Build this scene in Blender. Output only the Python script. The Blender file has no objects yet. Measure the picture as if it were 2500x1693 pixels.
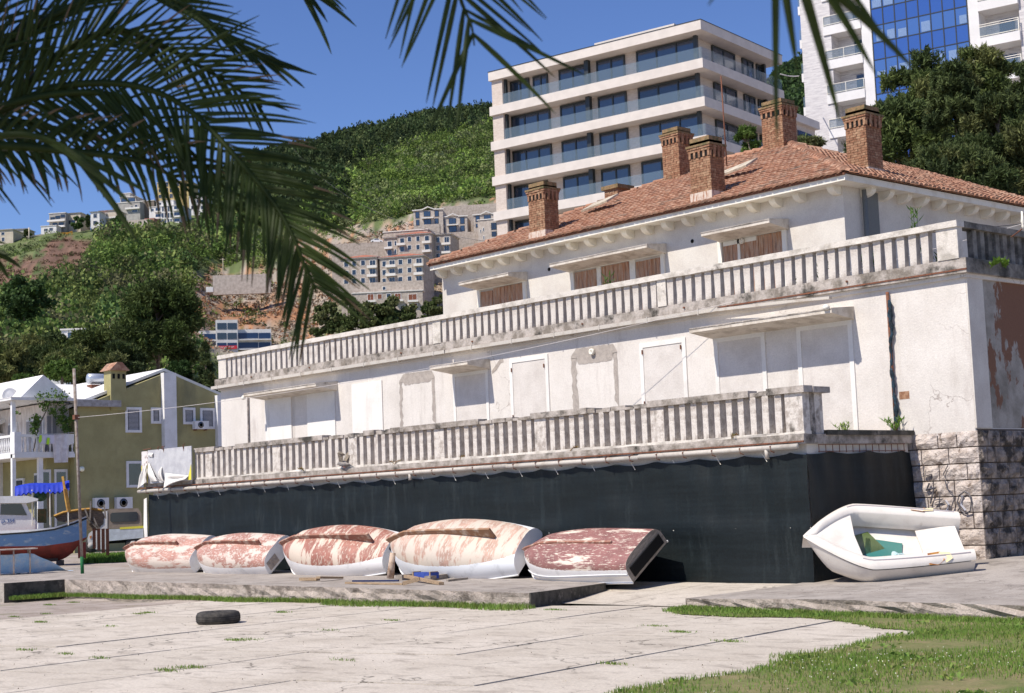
import bpy, bmesh, math, random
import numpy as np
from mathutils import Vector, Matrix
R = math.radians
rnd = random.Random(7)
NR = np.random.default_rng(11)
SC = bpy.context.scene
COL = SC.collection

# ------------------------------------------------------------------ camera, sky, sun
H = 1.75
CF = np.array([-0.7364472, 0.66864389, 0.10276605])
CR = np.array([0.66875965, 0.74248387, -0.03844783])
CU = np.array([0.10201005, -0.04041099, 0.99396222])
FPX = 3818.0
O = np.array([0.0, 0.0, H])
cd = bpy.data.cameras.new('camera'); cam = bpy.data.objects.new('camera', cd); COL.objects.link(cam)
cam.matrix_world = Matrix(((CR[0], CU[0], -CF[0], 0), (CR[1], CU[1], -CF[1], 0), (CR[2], CU[2], -CF[2], H), (0, 0, 0, 1)))
cd.sensor_width = 36; cd.lens = FPX / 2500 * 36
cd.clip_start = 0.1; cd.clip_end = 9000
cd.dof.use_dof = True; cd.dof.focus_distance = 34; cd.dof.aperture_fstop = 5.0
SC.camera = cam
SUN = Vector((-0.085, -0.61, 0.785)).normalized()      # towards the sun
w = bpy.data.worlds.new('World'); SC.world = w; w.use_nodes = True
nt = w.node_tree; nt.nodes.clear()
sky = nt.nodes.new('ShaderNodeTexSky'); sky.sky_type = 'NISHITA'; sky.sun_disc = False
sky.sun_elevation = math.asin(SUN.z); sky.sun_rotation = math.atan2(SUN.x, SUN.y)
sky.air_density = 1.0; sky.dust_density = 0.0; sky.ozone_density = 3.0; sky.altitude = 1800
hs = nt.nodes.new('ShaderNodeHueSaturation'); hs.inputs['Saturation'].default_value = 1.15; hs.inputs['Hue'].default_value = 0.514
bg = nt.nodes.new('ShaderNodeBackground'); bg.inputs['Strength'].default_value = 0.118
wo = nt.nodes.new('ShaderNodeOutputWorld')
nt.links.new(sky.outputs[0], hs.inputs['Color']); nt.links.new(hs.outputs[0], bg.inputs['Color']); nt.links.new(bg.outputs[0], wo.inputs['Surface'])
sd = bpy.data.lights.new('sun', 'SUN'); so = bpy.data.objects.new('sun', sd); COL.objects.link(so)
sd.energy = 4.7; sd.angle = R(0.53); sd.color = (1.0, 0.93, 0.82)
so.rotation_euler = SUN.to_track_quat('Z', 'Y').to_euler(); so.location = (0, -20, 60)
SC.view_settings.view_transform = 'Standard'; SC.view_settings.look = 'None'
SC.view_settings.exposure = 0.28; SC.view_settings.gamma = 1
SC.render.engine = 'CYCLES'
try: SC.cycles.max_bounces = 6; SC.cycles.transparent_max_bounces = 12
except Exception: pass

# ------------------------------------------------------------------ projection helpers (photo pixels, 2500 wide)
def ray(x, y): return CF + CR * (x - 1250) / FPX - CU * (y - 846.5) / FPX
def on(x, y, ax, v):
    d = ray(x, y); t = (v - O[ax]) / d[ax]; return Vector(O + d * t)
FH = np.array([CF[0], CF[1]]) / math.hypot(CF[0], CF[1]); RH = np.array([-FH[1], FH[0]]) * -1
def PD(x, y, dep):                       # point at horizontal depth dep
    d = ray(x, y); t = dep / (d[0] * FH[0] + d[1] * FH[1]); return Vector(O + d * t)
def px_of(P):
    d = np.array(P, float) - O; z = d @ CF; return 1250 + FPX * (d @ CR) / z, 846.5 - FPX * (d @ CU) / z
K = 2500 / 2324

# ------------------------------------------------------------------ materials
MATS = {}
def M(name, c1, c2=None, s=5.0, th=(.4, .6), rough=.85, bump=0.0, bs=40.0, metal=0.0, c3=None, s3=1.0, th3=(.52, .62),
      st=(1, 1, 1), st3=(1, 1, 1), grain=.10, isl=None, spec=.3, vcol=False, bd=.02, det=5, trans=0, coat=0, crack=None, streak=None):
    if name in MATS: return MATS[name]
    m = bpy.data.materials.new(name); MATS[name] = m; m.use_nodes = True
    n = m.node_tree.nodes; l = m.node_tree.links; b = n['Principled BSDF']
    tc = n.new('ShaderNodeTexCoord')
    def noise(scale, stretch, d=5, ro=.6, seed=0.):
        mp = n.new('ShaderNodeMapping'); mp.inputs['Scale'].default_value = stretch; mp.inputs['Location'].default_value = (seed, seed * .7, seed * 1.3)
        l.new(tc.outputs['Object'], mp.inputs['Vector'])
        t = n.new('ShaderNodeTexNoise'); t.inputs['Scale'].default_value = scale; t.inputs['Detail'].default_value = d; t.inputs['Roughness'].default_value = ro
        l.new(mp.outputs[0], t.inputs['Vector']); return t.outputs['Fac']
    def ramp(f, a, c):
        r = n.new('ShaderNodeMapRange'); r.inputs['From Min'].default_value = a; r.inputs['From Max'].default_value = c; l.new(f, r.inputs['Value']); return r.outputs[0]
    def mix(f, a, c, typ='MIX'):
        x = n.new('ShaderNodeMix'); x.data_type = 'RGBA'; x.blend_type = typ
        for s_, v in ((0, f), (6, a), (7, c)):
            if hasattr(v, 'links') or isinstance(v, bpy.types.NodeSocket): l.new(v, x.inputs[s_])
            elif s_ == 0: x.inputs[0].default_value = v
            else: x.inputs[s_].default_value = (*v, 1)
        return x.outputs[2]
    col = c1
    if vcol:
        a = n.new('ShaderNodeVertexColor'); a.layer_name = 'Col'; col = a.outputs['Color']
    if isl:
        g = n.new('ShaderNodeNewGeometry'); col = mix(g.outputs['Random Per Island'], col, isl)
    if c2: col = mix(ramp(noise(s, st, det), *th), col, c2)
    if c3: col = mix(ramp(noise(s3, st3, 6, .65, 5.3), *th3), col, c3)
    if streak:      # vertical run-off stains: (strength, colour)
        f1 = noise(3.2, (1, 1, .12), 6, .7, 3.3); f2 = noise(.7, (1, 1, .6), 4, .6, 8.8)
        mm = n.new('ShaderNodeMath'); mm.operation = 'MULTIPLY'; l.new(ramp(f1, .52, .70), mm.inputs[0]); l.new(ramp(f2, .42, .62), mm.inputs[1])
        m2 = n.new('ShaderNodeMath'); m2.operation = 'MULTIPLY'; m2.inputs[1].default_value = streak[0]; l.new(mm.outputs[0], m2.inputs[0]); col = mix(m2.outputs[0], col, streak[1])
    if crack:       # (scale, width, colour, mask threshold)
        nd = n.new('ShaderNodeTexNoise'); nd.inputs['Scale'].default_value = crack[0] * 3; nd.inputs['Detail'].default_value = 6; l.new(tc.outputs['Object'], nd.inputs['Vector'])
        vm = n.new('ShaderNodeVectorMath'); vm.operation = 'MULTIPLY_ADD'; vm.inputs[1].default_value = (.55 / crack[0],) * 3; l.new(nd.outputs['Color'], vm.inputs[0]); l.new(tc.outputs['Object'], vm.inputs[2])
        vo = n.new('ShaderNodeTexVoronoi'); vo.feature = 'DISTANCE_TO_EDGE'; vo.inputs['Scale'].default_value = crack[0]; l.new(vm.outputs[0], vo.inputs['Vector'])
        inv = ramp(vo.outputs['Distance'], crack[1], 0.0); mk = ramp(noise(crack[0] * .8, (1, 1, 1), 3, .5, 6.6), crack[3], crack[3] + .06)
        mm = n.new('ShaderNodeMath'); mm.operation = 'MULTIPLY'; l.new(inv, mm.inputs[0]); l.new(mk, mm.inputs[1]); col = mix(mm.outputs[0], col, crack[2])
    if grain:
        f = noise(max(s * 4, 25), (1, 1, 1), 3, .7, 9.1); lo = ramp(f, .3, .7)
        dk = mix(lo, (1 - grain,) * 3, (1 + grain * .6,) * 3); col = mix(1.0, col, dk, 'MULTIPLY')
    if isinstance(col, tuple): b.inputs['Base Color'].default_value = (*col, 1)
    else: l.new(col, b.inputs['Base Color'])
    b.inputs['Roughness'].default_value = rough; b.inputs['Metallic'].default_value = metal
    b.inputs['Specular IOR Level'].default_value = spec
    if coat: b.inputs['Coat Weight'].default_value = coat; b.inputs['Coat Roughness'].default_value = .15
    if trans:
        tr = n.new('ShaderNodeBsdfTranslucent'); ms = n.new('ShaderNodeMixShader'); ms.inputs[0].default_value = trans
        if isinstance(col, tuple): tr.inputs['Color'].default_value = (*col, 1)
        else: l.new(col, tr.inputs['Color'])
        out = n['Material Output']; l.new(b.outputs[0], ms.inputs[1]); l.new(tr.outputs[0], ms.inputs[2]); l.new(ms.outputs[0], out.inputs['Surface'])
    if bump:
        bn = n.new('ShaderNodeBump'); bn.inputs['Strength'].default_value = bump; bn.inputs['Distance'].default_value = bd
        l.new(noise(bs, (1, 1, 1), 6, .65, 2.2), bn.inputs['Height']); l.new(bn.outputs[0], b.inputs['Normal'])
    return m

def glassy(name, c, rough=.06, alpha=1.0, ior=1.6, spec=.9):
    m = bpy.data.materials.new(name); m.use_nodes = True; b = m.node_tree.nodes['Principled BSDF']
    b.inputs['Base Color'].default_value = (*c, 1); b.inputs['Roughness'].default_value = rough
    b.inputs['Specular IOR Level'].default_value = spec; b.inputs['IOR'].default_value = ior
    if alpha < 1: b.inputs['Alpha'].default_value = alpha
    MATS[name] = m; return m

plaster = M('plaster_white', (.69, .645, .60), (.61, .565, .52), s=.9, th=(.40, .66), bump=.4, bs=24, c3=(.44, .385, .35), s3=.75, th3=(.60, .76), st3=(1, 1, .4), grain=.1, crack=(.5, .006, (.36, .31, .28), .52), streak=(.45, (.36, .31, .27)))
plaster_side = M('plaster_peeling_shade', (.38, .35, .315), (.21, .19, .16), s=1.3, th=(.4, .6), bump=.5, bs=9, c3=(.20, .10, .062), s3=.9, th3=(.54, .56), st3=(1, 1, .45))  # dark base carries the side's shade; stains and peeling are wear
plaster_up = M('plaster_upper', (.65, .61, .555), (.56, .51, .46), s=1.1, th=(.42, .68), bump=.4, bs=22, grain=.1, streak=(.3, (.36, .31, .26)))
trim = M('trim_cream', (.80, .765, .68), (.66, .6, .5), s=2, th=(.5, .72), grain=.06)
board = M('board_white', (.76, .73, .69), (.66, .63, .59), s=1.2, th=(.5, .75), grain=.06, streak=(.35, (.5, .44, .39)))
block = M('blockwork_white', (.655, .61, .57), (.57, .525, .485), s=1.6, th=(.42, .65), bump=.5, bs=16, streak=(.4, (.42, .36, .33)))
cement = M('cement_patch', (.42, .37, .33), (.34, .30, .27), s=6, bump=.4, bs=30)
conc = M('concrete_rail', (.66, .61, .55), (.44, .40, .35), s=3.2, th=(.47, .66), bump=.7, bs=22, c3=(.15, .13, .11), s3=2.1, th3=(.64, .76))
conc_old = M('concrete_weathered', (.46, .41, .37), (.22, .19, .16), s=3.4, th=(.4, .62), bump=.9, bs=18, c3=(.055, .05, .042), s3=1.7, th3=(.53, .66), grain=.14)
conc_dark = M('concrete_dark', (.11, .10, .085), (.05, .048, .04), s=5, bump=.8, bs=25, c3=(.25, .22, .19), s3=3, th3=(.62, .7))
side_conc = M('side_concrete_shade_dirt', (.26, .24, .215), (.13, .12, .105), s=3.4, th=(.4, .62), bump=.8, bs=18, c3=(.05, .048, .042), s3=1.7, th3=(.50, .66), grain=.14)  # side concrete: its shade is put into the darker base, dirt stains on top
bal_m = M('baluster_concrete', (.62, .57, .52), (.45, .40, .36), s=4, th=(.45, .65), bump=.7, bs=30, c3=(.18, .155, .13), s3=2.6, th3=(.62, .74))
bal_low = M('baluster_stained', (.64, .59, .54), (.40, .35, .31), s=7, th=(.45, .62), bump=.8, bs=30, c3=(.12, .105, .09), s3=3.6, th3=(.60, .74), st3=(1, 1, .5))
paving = M('paving_concrete', (.60, .535, .46), (.49, .43, .36), s=.7, isl=(.55, .49, .415), th=(.42, .66), bump=.6, bs=14, c3=(.31, .265, .22), s3=1.5, th3=(.52, .72), st3=(1, 2.2, 1), grain=.2, crack=(.42, .011, (.15, .13, .105), .44))
plat_m = M('platform_concrete', (.41, .365, .325), (.32, .28, .245), s=1.1, th=(.4, .62), bump=.7, bs=16, c3=(.21, .185, .165), s3=2.2, th3=(.52, .70), grain=.2, crack=(.6, .008, (.12, .10, .085), .46))
plat_side = M('platform_edge', (.47, .40, .35), (.33, .28, .24), s=3, th=(.4, .62), bump=1.0, bs=11, c3=(.18, .15, .125), s3=2.4, th3=(.55, .66), grain=.2, bd=.06)
dirt = M('gravel_ground', (.40, .34, .30), (.29, .24, .20), s=1.4, th=(.4, .65), bump=.8, bs=30, c3=(.20, .2, .1), s3=.35, th3=(.55, .66), grain=.2)
tile_m = M('roof_tile', (.42, .205, .125), (.31, .155, .10), s=5, isl=(.50, .325, .225), c3=(.20, .15, .115), s3=1.6, th3=(.53, .7), bump=.4, bs=50)
brick_m = M('chimney_brick', (.33, .16, .09), (.24, .115, .065), s=9, isl=(.45, .29, .18), c3=(.15, .10, .06), s3=3, th3=(.56, .72), bump=.6, bs=60)
mortar = M('mortar', (.36, .28, .22), (.25, .2, .15), s=12, bump=.5)
brick_cap = M('chimney_cap', (.30, .19, .10), (.20, .14, .07), s=10, bump=.8, bs=30, c3=(.12, .11, .05), s3=5, th3=(.5, .62))
ashlar = M('stone_block', (.60, .52, .47), (.43, .35, .30), s=5, th=(.45, .66), isl=(.66, .58, .53), bump=1.0, bs=7, c3=(.22, .17, .135), s3=4, th3=(.585, .66), grain=.16, bd=.1)
stone_joint = M('stone_joint', (.16, .11, .08), None, grain=.2)
wood_red = M('shutter_wood', (.40, .20, .10), (.50, .37, .28), s=4, th=(.4, .66), st=(6, 6, .6), isl=(.42, .2, .11), c3=(.16, .1, .08), s3=3, st3=(5, 5, .5), th3=(.55, .7), bump=.4)
wood_raw = M('plank_wood', (.42, .30, .19), (.28, .2, .13), s=5, st=(1, 8, 8), bump=.4)
wood_y = M('timber_yellow', (.55, .32, .08), (.42, .22, .06), s=4)
wood_g = M('timber_grey', (.36, .31, .26), (.22, .19, .16), s=6, st=(1, 1, 6), bump=.5)
rust = M('rust_metal', (.22, .085, .045), (.13, .06, .04), s=20, rough=.8)
pipe_w = M('gutter_metal', (.52, .48, .43), (.38, .33, .28), s=3, th=(.5, .7), rough=.6)
netm = M('shade_net', (.0035, .0072, .0085), (.0075, .013, .015), s=2.2, th=(.42, .72), rough=.55, st=(.25, .25, 5), c3=(.022, .032, .035), s3=1.1, th3=(.58, .88), st3=(3, 3, .35), grain=.5, bump=.35, bs=90, streak=(.5, (.05, .062, .065)))
black = M('dark_void', (.006, .006, .006), None, grain=0)
white_p = M('white_paint', (.80, .79, .78), (.70, .68, .66), s=2, th=(.55, .75), rough=.4, spec=.5, grain=.04)
gel = M('gelcoat_white', (.72, .67, .61), (.63, .575, .52), s=2.5, th=(.5, .72), rough=.35, spec=.5, grain=.04, c3=(.5, .44, .38), s3=3, th3=(.66, .76))
soffit = M('facade_cream', (.66, .60, .55), (.60, .545, .5), s=1, grain=.04)
facade_stone = M('facade_stone', (.62, .54, .48), (.52, .44, .38), s=3, st=(1, 1, 6), grain=.12)
frame_d = M('frame_dark', (.025, .03, .032), None, rough=.4, grain=0, spec=.5)
leafpalm = M('palm_leaf', (.020, .038, .008), (.042, .064, .013), s=6, rough=.55, spec=.18, isl=(.036, .05, .012), trans=.3, grain=0)
rachis_unused = M('palm_rachis', (.10, .12, .04), (.07, .09, .03), s=3, rough=.6)
drytip = M('palm_dry', (.13, .09, .05), None, grain=0)
bark = M('bark', (.12, .085, .06), (.2, .16, .13), s=12, bump=.6, bs=20)
GL = glassy('window_glass', (.03, .05, .09)); GB = glassy('glass_blue', (.015, .06, .28), rough=.08, spec=1.0, ior=2.0)
GR = glassy('glass_rail', (.22, .30, .36), alpha=.22, spec=.6); GD = glassy('glass_dark', (.012, .016, .025), rough=.15)
GV = glassy('glass_vision', (.10, .16, .30), rough=.12)

# ------------------------------------------------------------------ mesh builder
class MB:
    def __init__(s): s.v = []; s.f = []; s.smooth = False; s.sm = []
    def add(s, vs, fs, smooth=False):
        o = len(s.v); s.v += [tuple(v) for v in vs]; s.f += [tuple(i + o for i in f) for f in fs]; s.sm += [smooth] * len(fs); return s
    def box(s, x0, x1, y0, y1, z0, z1):
        return s.add([(x0, y0, z0), (x1, y0, z0), (x1, y1, z0), (x0, y1, z0), (x0, y0, z1), (x1, y0, z1), (x1, y1, z1), (x0, y1, z1)],
                     [(0, 3, 2, 1), (4, 5, 6, 7), (0, 1, 5, 4), (1, 2, 6, 5), (2, 3, 7, 6), (3, 0, 4, 7)])
    def obox(s, c, a, b, d, ha, hb, hd):      # oriented box
        c, a, b, d = Vector(c), Vector(a).normalized() * ha, Vector(b).normalized() * hb, Vector(d).normalized() * hd
        vs = [c + a * i + b * j + d * k for k in (-1, 1) for i, j in ((-1, -1), (1, -1), (1, 1), (-1, 1))]
        return s.add(vs, [(0, 3, 2, 1), (4, 5, 6, 7), (0, 1, 5, 4), (1, 2, 6, 5), (2, 3, 7, 6), (3, 0, 4, 7)])
    def beam(s, p, q, w, h, up=(0, 0, 1)):
        p, q = Vector(p), Vector(q); a = q - p; b = a.cross(Vector(up))
        if b.length < 1e-4: b = a.cross(Vector((1, 0, 0)))
        d = b.cross(a); return s.obox((p + q) / 2, a, b, d, a.length / 2, w / 2, h / 2)
    def prism(s, poly, d, cap=True):          # poly: 3D points, extruded by vector d
        n = len(poly); d = Vector(d); vs = [Vector(p) for p in poly] + [Vector(p) + d for p in poly]
        fs = [(i, (i + 1) % n, (i + 1) % n + n, i + n) for i in range(n)]
        if cap: fs += [tuple(range(n))[::-1], tuple(range(n, 2 * n))]
        return s.add(vs, fs)
    def tube(s, pts, r, n=6, closed=False):
        pts = [Vector(p) for p in pts]; vs = []; m = len(pts)
        for i, p in enumerate(pts):
            t = (pts[min(i + 1, m - 1)] - pts[max(i - 1, 0)]).normalized()
            u = t.cross(Vector((0, 0, 1)));
            if u.length < .1: u = t.cross(Vector((1, 0, 0)))
            u.normalize(); v = t.cross(u); rr = r[i] if isinstance(r, (list, tuple)) else r
            vs += [p + (u * math.cos(a) + v * math.sin(a)) * rr for a in [2 * math.pi * k / n for k in range(n)]]
        fs = [(i * n + k, i * n + (k + 1) % n, (i + 1) * n + (k + 1) % n, (i + 1) * n + k) for i in range(m - 1) for k in range(n)]
        fs += [tuple(range(n))[::-1], tuple(range((m - 1) * n, m * n))]
        return s.add(vs, fs, n > 5)
    def lathe(s, c, prof, n=14, axis='z'):    # prof: (r, h)
        c = Vector(c); vs = []
        for r_, h in prof:
            for k in range(n):
                a = 2 * math.pi * k / n; x, y = r_ * math.cos(a), r_ * math.sin(a)
                vs.append(c + (Vector((x, y, h)) if axis == 'z' else Vector((x, h, y)) if axis == 'y' else Vector((h, x, y))))
        m = len(prof)
        fs = [(i * n + k, i * n + (k + 1) % n, (i + 1) * n + (k + 1) % n, (i + 1) * n + k) for i in range(m - 1) for k in range(n)]
        fs += [tuple(range(n))[::-1], tuple(range((m - 1) * n, m * n))]
        return s.add(vs, fs, True)
    def grid(s, fn, nu, nv, smooth=True):
        vs = [fn(i / nu, j / nv) for j in range(nv + 1) for i in range(nu + 1)]
        fs = [(j * (nu + 1) + i, j * (nu + 1) + i + 1, (j + 1) * (nu + 1) + i + 1, (j + 1) * (nu + 1) + i) for j in range(nv) for i in range(nu)]
        return s.add(vs, fs, smooth)
    def build(s, name, mat, parent=None, world=True):
        me = bpy.data.meshes.new(name)
        vs = s.v
        if parent is not None and world:
            inv = WM[parent.name].inverted(); vs = [inv @ Vector(v) for v in vs]
        me.from_pydata([tuple(v) for v in vs], [], s.f); me.materials.append(mat)
        if any(s.sm): me.polygons.foreach_set('use_smooth', s.sm)
        o = bpy.data.objects.new(name, me); COL.objects.link(o)
        if parent is not None:
            o.parent = parent; WM[o.name] = WM[parent.name]
        return o
WM = {}
def tag(o, label=None, cat=None, group=None, kind=None):
    if label: o['label'] = label
    if cat: o['category'] = cat
    if group: o['group'] = group
    if kind: o['kind'] = kind
    return o
def thing(name, label, cat, loc=(0, 0, 0), rz=0, group=None, rot=None):
    o = bpy.data.objects.new(name, None); COL.objects.link(o); o.location = loc
    o.rotation_euler = rot if rot else (0, 0, rz); o.empty_display_size = .3
    WM[o.name] = Matrix.Translation(Vector(loc)) @ o.rotation_euler.to_matrix().to_4x4()
    return tag(o, label, cat, group)
def copy_tree(o, parent=None):
    c = o.copy(); COL.objects.link(c); c.parent = parent
    for ch in list(o.children): copy_tree(ch, c)
    return c
def bx(*a): return MB().box(*a)
def npmesh(name, V, F, mat, parent=None, colors=None, world=False, smooth=False):
    me = bpy.data.meshes.new(name); k = F.shape[1]
    if parent is not None and world:
        inv = np.array(WM[parent.name].inverted()); V = V @ inv[:3, :3].T + inv[:3, 3]
    me.vertices.add(len(V)); me.vertices.foreach_set('co', V.astype(np.float32).ravel())
    me.loops.add(F.size); me.loops.foreach_set('vertex_index', F.astype(np.int32).ravel())
    me.polygons.add(len(F)); me.polygons.foreach_set('loop_start', np.arange(0, F.size, k, dtype=np.int32))
    me.polygons.foreach_set('loop_total', np.full(len(F), k, dtype=np.int32))
    if smooth: me.polygons.foreach_set('use_smooth', np.ones(len(F), bool))
    me.update(calc_edges=True)
    if colors is not None:
        a = me.color_attributes.new('Col', 'FLOAT_COLOR', 'POINT'); a.data.foreach_set('color', np.c_[colors, np.ones(len(V))].astype(np.float32).ravel())
    me.materials.append(mat); o = bpy.data.objects.new(name, me); COL.objects.link(o)
    if parent is not None: o.parent = parent; WM[o.name] = WM[parent.name]
    return o
def leaf_quads(C, size, aspect=1.0, up=0.0, out=None):
    """one small quad per centre; size array"""
    n = len(C); a = NR.normal(size=(n, 3)); a[:, 2] += up
    if out is not None: a += out
    a /= np.linalg.norm(a, axis=1)[:, None]; b = NR.normal(size=(n, 3)); b -= (b * a).sum(1)[:, None] * a; b /= np.linalg.norm(b, axis=1)[:, None]
    s = np.asarray(size)[:, None]; a = a * s * aspect * .5; b = b * s * .5
    V = np.stack([C - a * 1.0, C + b * .8, C + a * 1.0, C - b * .8], 1).reshape(-1, 3)
    return V, np.arange(n * 4).reshape(-1, 4)

# ================================================================== SETTING
def zA(X): return max(0.0, min(.3, (-22.9 - X) * .0103))
def gz(X, Y):                                  # ground height away from the slab
    t = max(0, min(1, (Y - 20.2) / 1.2)); z = -.30 * (1 - t) + (zA(X) - .03) * t
    if Y < 26.2: z -= .1 * t
    if X > -24.7 and Y < 33: z = min(z, -.30) if Y < 22.4 else -.30 + min(1, (Y - 22.4) / 3.4) * .2 + (max(0, min(1, (Y - 25.3) / 4.2)) * .27 if X > -19.6 else 0)
    return z
def ground_sheet():
    xs = sorted(set([-3000, -1500, -800, -400, -250, -160, -120, -100] + [round(-90 + i * 1.2, 2) for i in range(72)] + [0, 6, 15, 40, 120, 400, 1500, 3000]))
    ys = sorted(set([-3000, -1000, -300, -80, -20, 0, 8, 14, 18] + [round(19 + i * .4, 2) for i in range(32)] + [33, 36, 40, 46, 55, 70, 100, 200, 500, 1500, 3000]))
    V = []
    for y in ys:
        for x in xs: V.append((x, y, gz(x, y) + (rnd.uniform(-.012, .012) if -90 < x < 5 and 21 < y < 40 else 0) - (4 if abs(x) > 700 or abs(y) > 700 else 0)))
    n = len(xs); F = [(j * n + i, j * n + i + 1, (j + 1) * n + i + 1, (j + 1) * n + i) for j in range(len(ys) - 1) for i in range(n - 1)]
    b = MB().add(V, F); return tag(b.build('ground', dirt), kind='structure')
ground_sheet()
# concrete slab, with its ramp between the two platforms; joints are shallow open grooves between real slabs
pv = MB()
ang = R(100.5); ja = Vector((math.cos(ang), math.sin(ang), 0)); jb = Vector((math.cos(R(8)), math.sin(R(8)), 0))
org = on(0, 1638, 2, -.22)
def slab_z(x, y):
    if y <= 22.4: return -.22
    return -.22 + min(1, (y - 22.4) / 3.0) * .215
GAP = .022
def inside(p):  # pavement outline
    return True
for i in range(-4, 14):
    for j in range(-9, 14):
        p0 = org + ja * 0 - Vector((-ja.y, ja.x, 0)) * 0
        na = Vector((ja.y, -ja.x, 0))
        def pt(a, c): return org + na * (a * 2.62) + ja * (c * 3.1 + a * 0.25)
        o1 = GAP / 2.62; o2 = GAP / 3.1
        q = [pt(i + o1, j + o2), pt(i + 1 - o1, j + o2), pt(i + 1 - o1, j + 1 - o2), pt(i + o1, j + 1 - o2)]
        cx = sum(v.x for v in q) / 4; cy = sum(v.y for v in q) / 4
        if cy > 23.5 or cy < -8: continue
        z = -.22 + rnd.uniform(-.006, .006)
        if max(v.y for v in q) > 22.3: 
            q = [Vector((v.x, min(v.y, 22.4), 0)) for v in q]
            if q[2].y - q[1].y < .05: continue
        jit = [Vector((rnd.uniform(-.004, .004), rnd.uniform(-.004, .004), 0)) for _ in q]
        pv.prism([Vector((v.x, v.y, z - .12)) + k for v, k in zip(q, jit)], (0, 0, .12))
# ramp up to the net corner
def rampz(x, y): return -.209 + max(0, min(1, (y - 22.38) / 3.0)) * .22
for a, b_ in ((-24.6, -22.05), (-22.03, -19.0)):
    pv.grid(lambda u, v: (a + (b_ - a) * u, 22.2 + 3.7 * v, rampz(0, 22.2 + 3.7 * v)), 6, 10, False)
tag(pv.build('pavement', paving), kind='structure')

# raised platforms -------------------------------------------------
def platform(front, back_y, ztop, name, mat_top=plat_m):
    m = MB(); sd_ = MB()
    n = len(front)
    NB_ = 12
    for k in range(NB_):
        for i in range(n - 1):
            (x0, y0), (x1, y1) = front[i], front[i + 1]
            def p(x, y, t): yy = y + (back_y - y) * t; return (x - .31 * (yy - y) * max(0, min(1, (x + 30) / 7)) * (1 if name == 'x' else 0), yy, ztop(x, yy))
            m.add([p(x0, y0, k / NB_), p(x1, y1, k / NB_), p(x1, y1, (k + 1) / NB_), p(x0, y0, (k + 1) / NB_)], [(0, 1, 2, 3)])
    return m
# left platform front edge with a slightly broken outline
fa = [(-41.55, 20.37)]
x = -41.2
while x < -23.0:
    fa.append((x, 20.33 + (x + 41.5) / 18.6 * .68 + rnd.uniform(-.05, .045))); x += rnd.uniform(.2, .45)
fa += [(-22.95, 21.04)]
zpl = lambda X, Y: .075 + max(0, min(.18, (-22.9 - X) * .009)) 
pm = platform(fa, 25.9, zpl, 'x')
pm.add([(-22.95, 21.04, zpl(-22.95, 0)), (-23.95, 24.2, .06), (-23.9, 25.9, .06), (-22.95, 25.9, -.02)], [(0, 3, 2, 1)]) if False else None
pf = tag(pm.build('platform_floor', plat_m), kind='structure')
pe = MB(); lo = []
for i in range(len(fa) - 1):
    (x0, y0), (x1, y1) = fa[i], fa[i + 1]
    for k in range(4):
        def q(x, y, t, j): 
            rr = random.Random(int(x * 1000) + j * 7); zt = zpl(x, y); return (x, y + (rr.uniform(-.03, .05) if 0 < j < 4 else 0) + .0, zt + (-.30 - zt) * t)
        pe.add([q(x0, y0, k / 4, k), q(x1, y1, k / 4, k), q(x1, y1, (k + 1) / 4, k + 1), q(x0, y0, (k + 1) / 4, k + 1)], [(0, 3, 2, 1)])
tag(pe.build('platform_edge', plat_side), kind='structure')
pd = MB(); ztr = zpl(-23, 0)
pd.prism([(-22.95, 21.04, -.3), (-22.95, 21.04, ztr + .003), (-23.86, 24.06, ztr - .01), (-23.86, 24.06, -.3)], (.03, .01, 0))
pd.prism([(-41.55, 18.6, -.3), (-41.55, 18.6, .24), (-41.55, 20.37, .243), (-41.55, 20.37, -.3)], (-.03, 0, 0))
tag(pd.build('platform_end', conc_dark), kind='structure')  # both ends face away from the sun; their shade is put into the colour
# the part of the platform left of the step comes forward
pl = MB(); pl.add([(-75, 18.6, .30), (-41.56, 18.6, .24), (-41.56, 20.37, .243), (-41.56, 25.9, .243), (-75, 25.9, .32)], [(0, 1, 2, 3, 4)])
pl.add([(-75, 18.6, .30), (-41.56, 18.6, .24), (-41.56, 18.6, -.3), (-75, 18.6, -.3)], [(0, 3, 2, 1)])
pl.add([(-75, 25.9, .32), (-41.56, 25.9, .243), (-41.56, 25.9, -.1), (-75, 25.9, -.1)], [(0, 1, 2, 3)])
tag(pl.build('platform_floor_left', plat_m), kind='structure')
# right platform
fb = [(-19.8, 22.1)]
x = -19.5
while x < -6: fb.append((x, 22.08 - (x + 19.8) * .085 + rnd.uniform(-.05, .05))); x += rnd.uniform(.2, .5)
zpb = lambda X, Y: -.05 + max(0, min(1, (Y - 22.0) / 3.6)) * .06 + max(0, min(1, (X + 19.8) / 3)) * .06 + (max(0, min(1, (Y - 25.3) / 4.2)) * .27)
pm2 = platform(fb, 33, zpb, 'y'); tag(pm2.build('platform_floor_right', plat_m), kind='structure')
pe2 = MB()
for i in range(len(fb) - 1):
    (x0, y0), (x1, y1) = fb[i], fb[i + 1]
    for k in range(4):
        def q2(x, y, t, j):
            rr = random.Random(int(x * 977) + j * 5); zt = zpb(x, y); return (x, y + (rr.uniform(-.05, .06) if 0 < j < 4 else 0), zt + (-.30 - zt) * t)
        pe2.add([q2(x0, y0, k / 4, k), q2(x1, y1, k / 4, k), q2(x1, y1, (k + 1) / 4, k + 1), q2(x0, y0, (k + 1) / 4, k + 1)], [(0, 3, 2, 1)])
pe2.add([(-19.8, 22.1, -.05), (-19.8, 22.1, -.3), (-19.8, 25.6, -.3), (-19.8, 25.6, .01)], [(0, 3, 2, 1)])
tag(pe2.build('platform_edge_right', plat_side), kind='structure')

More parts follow.
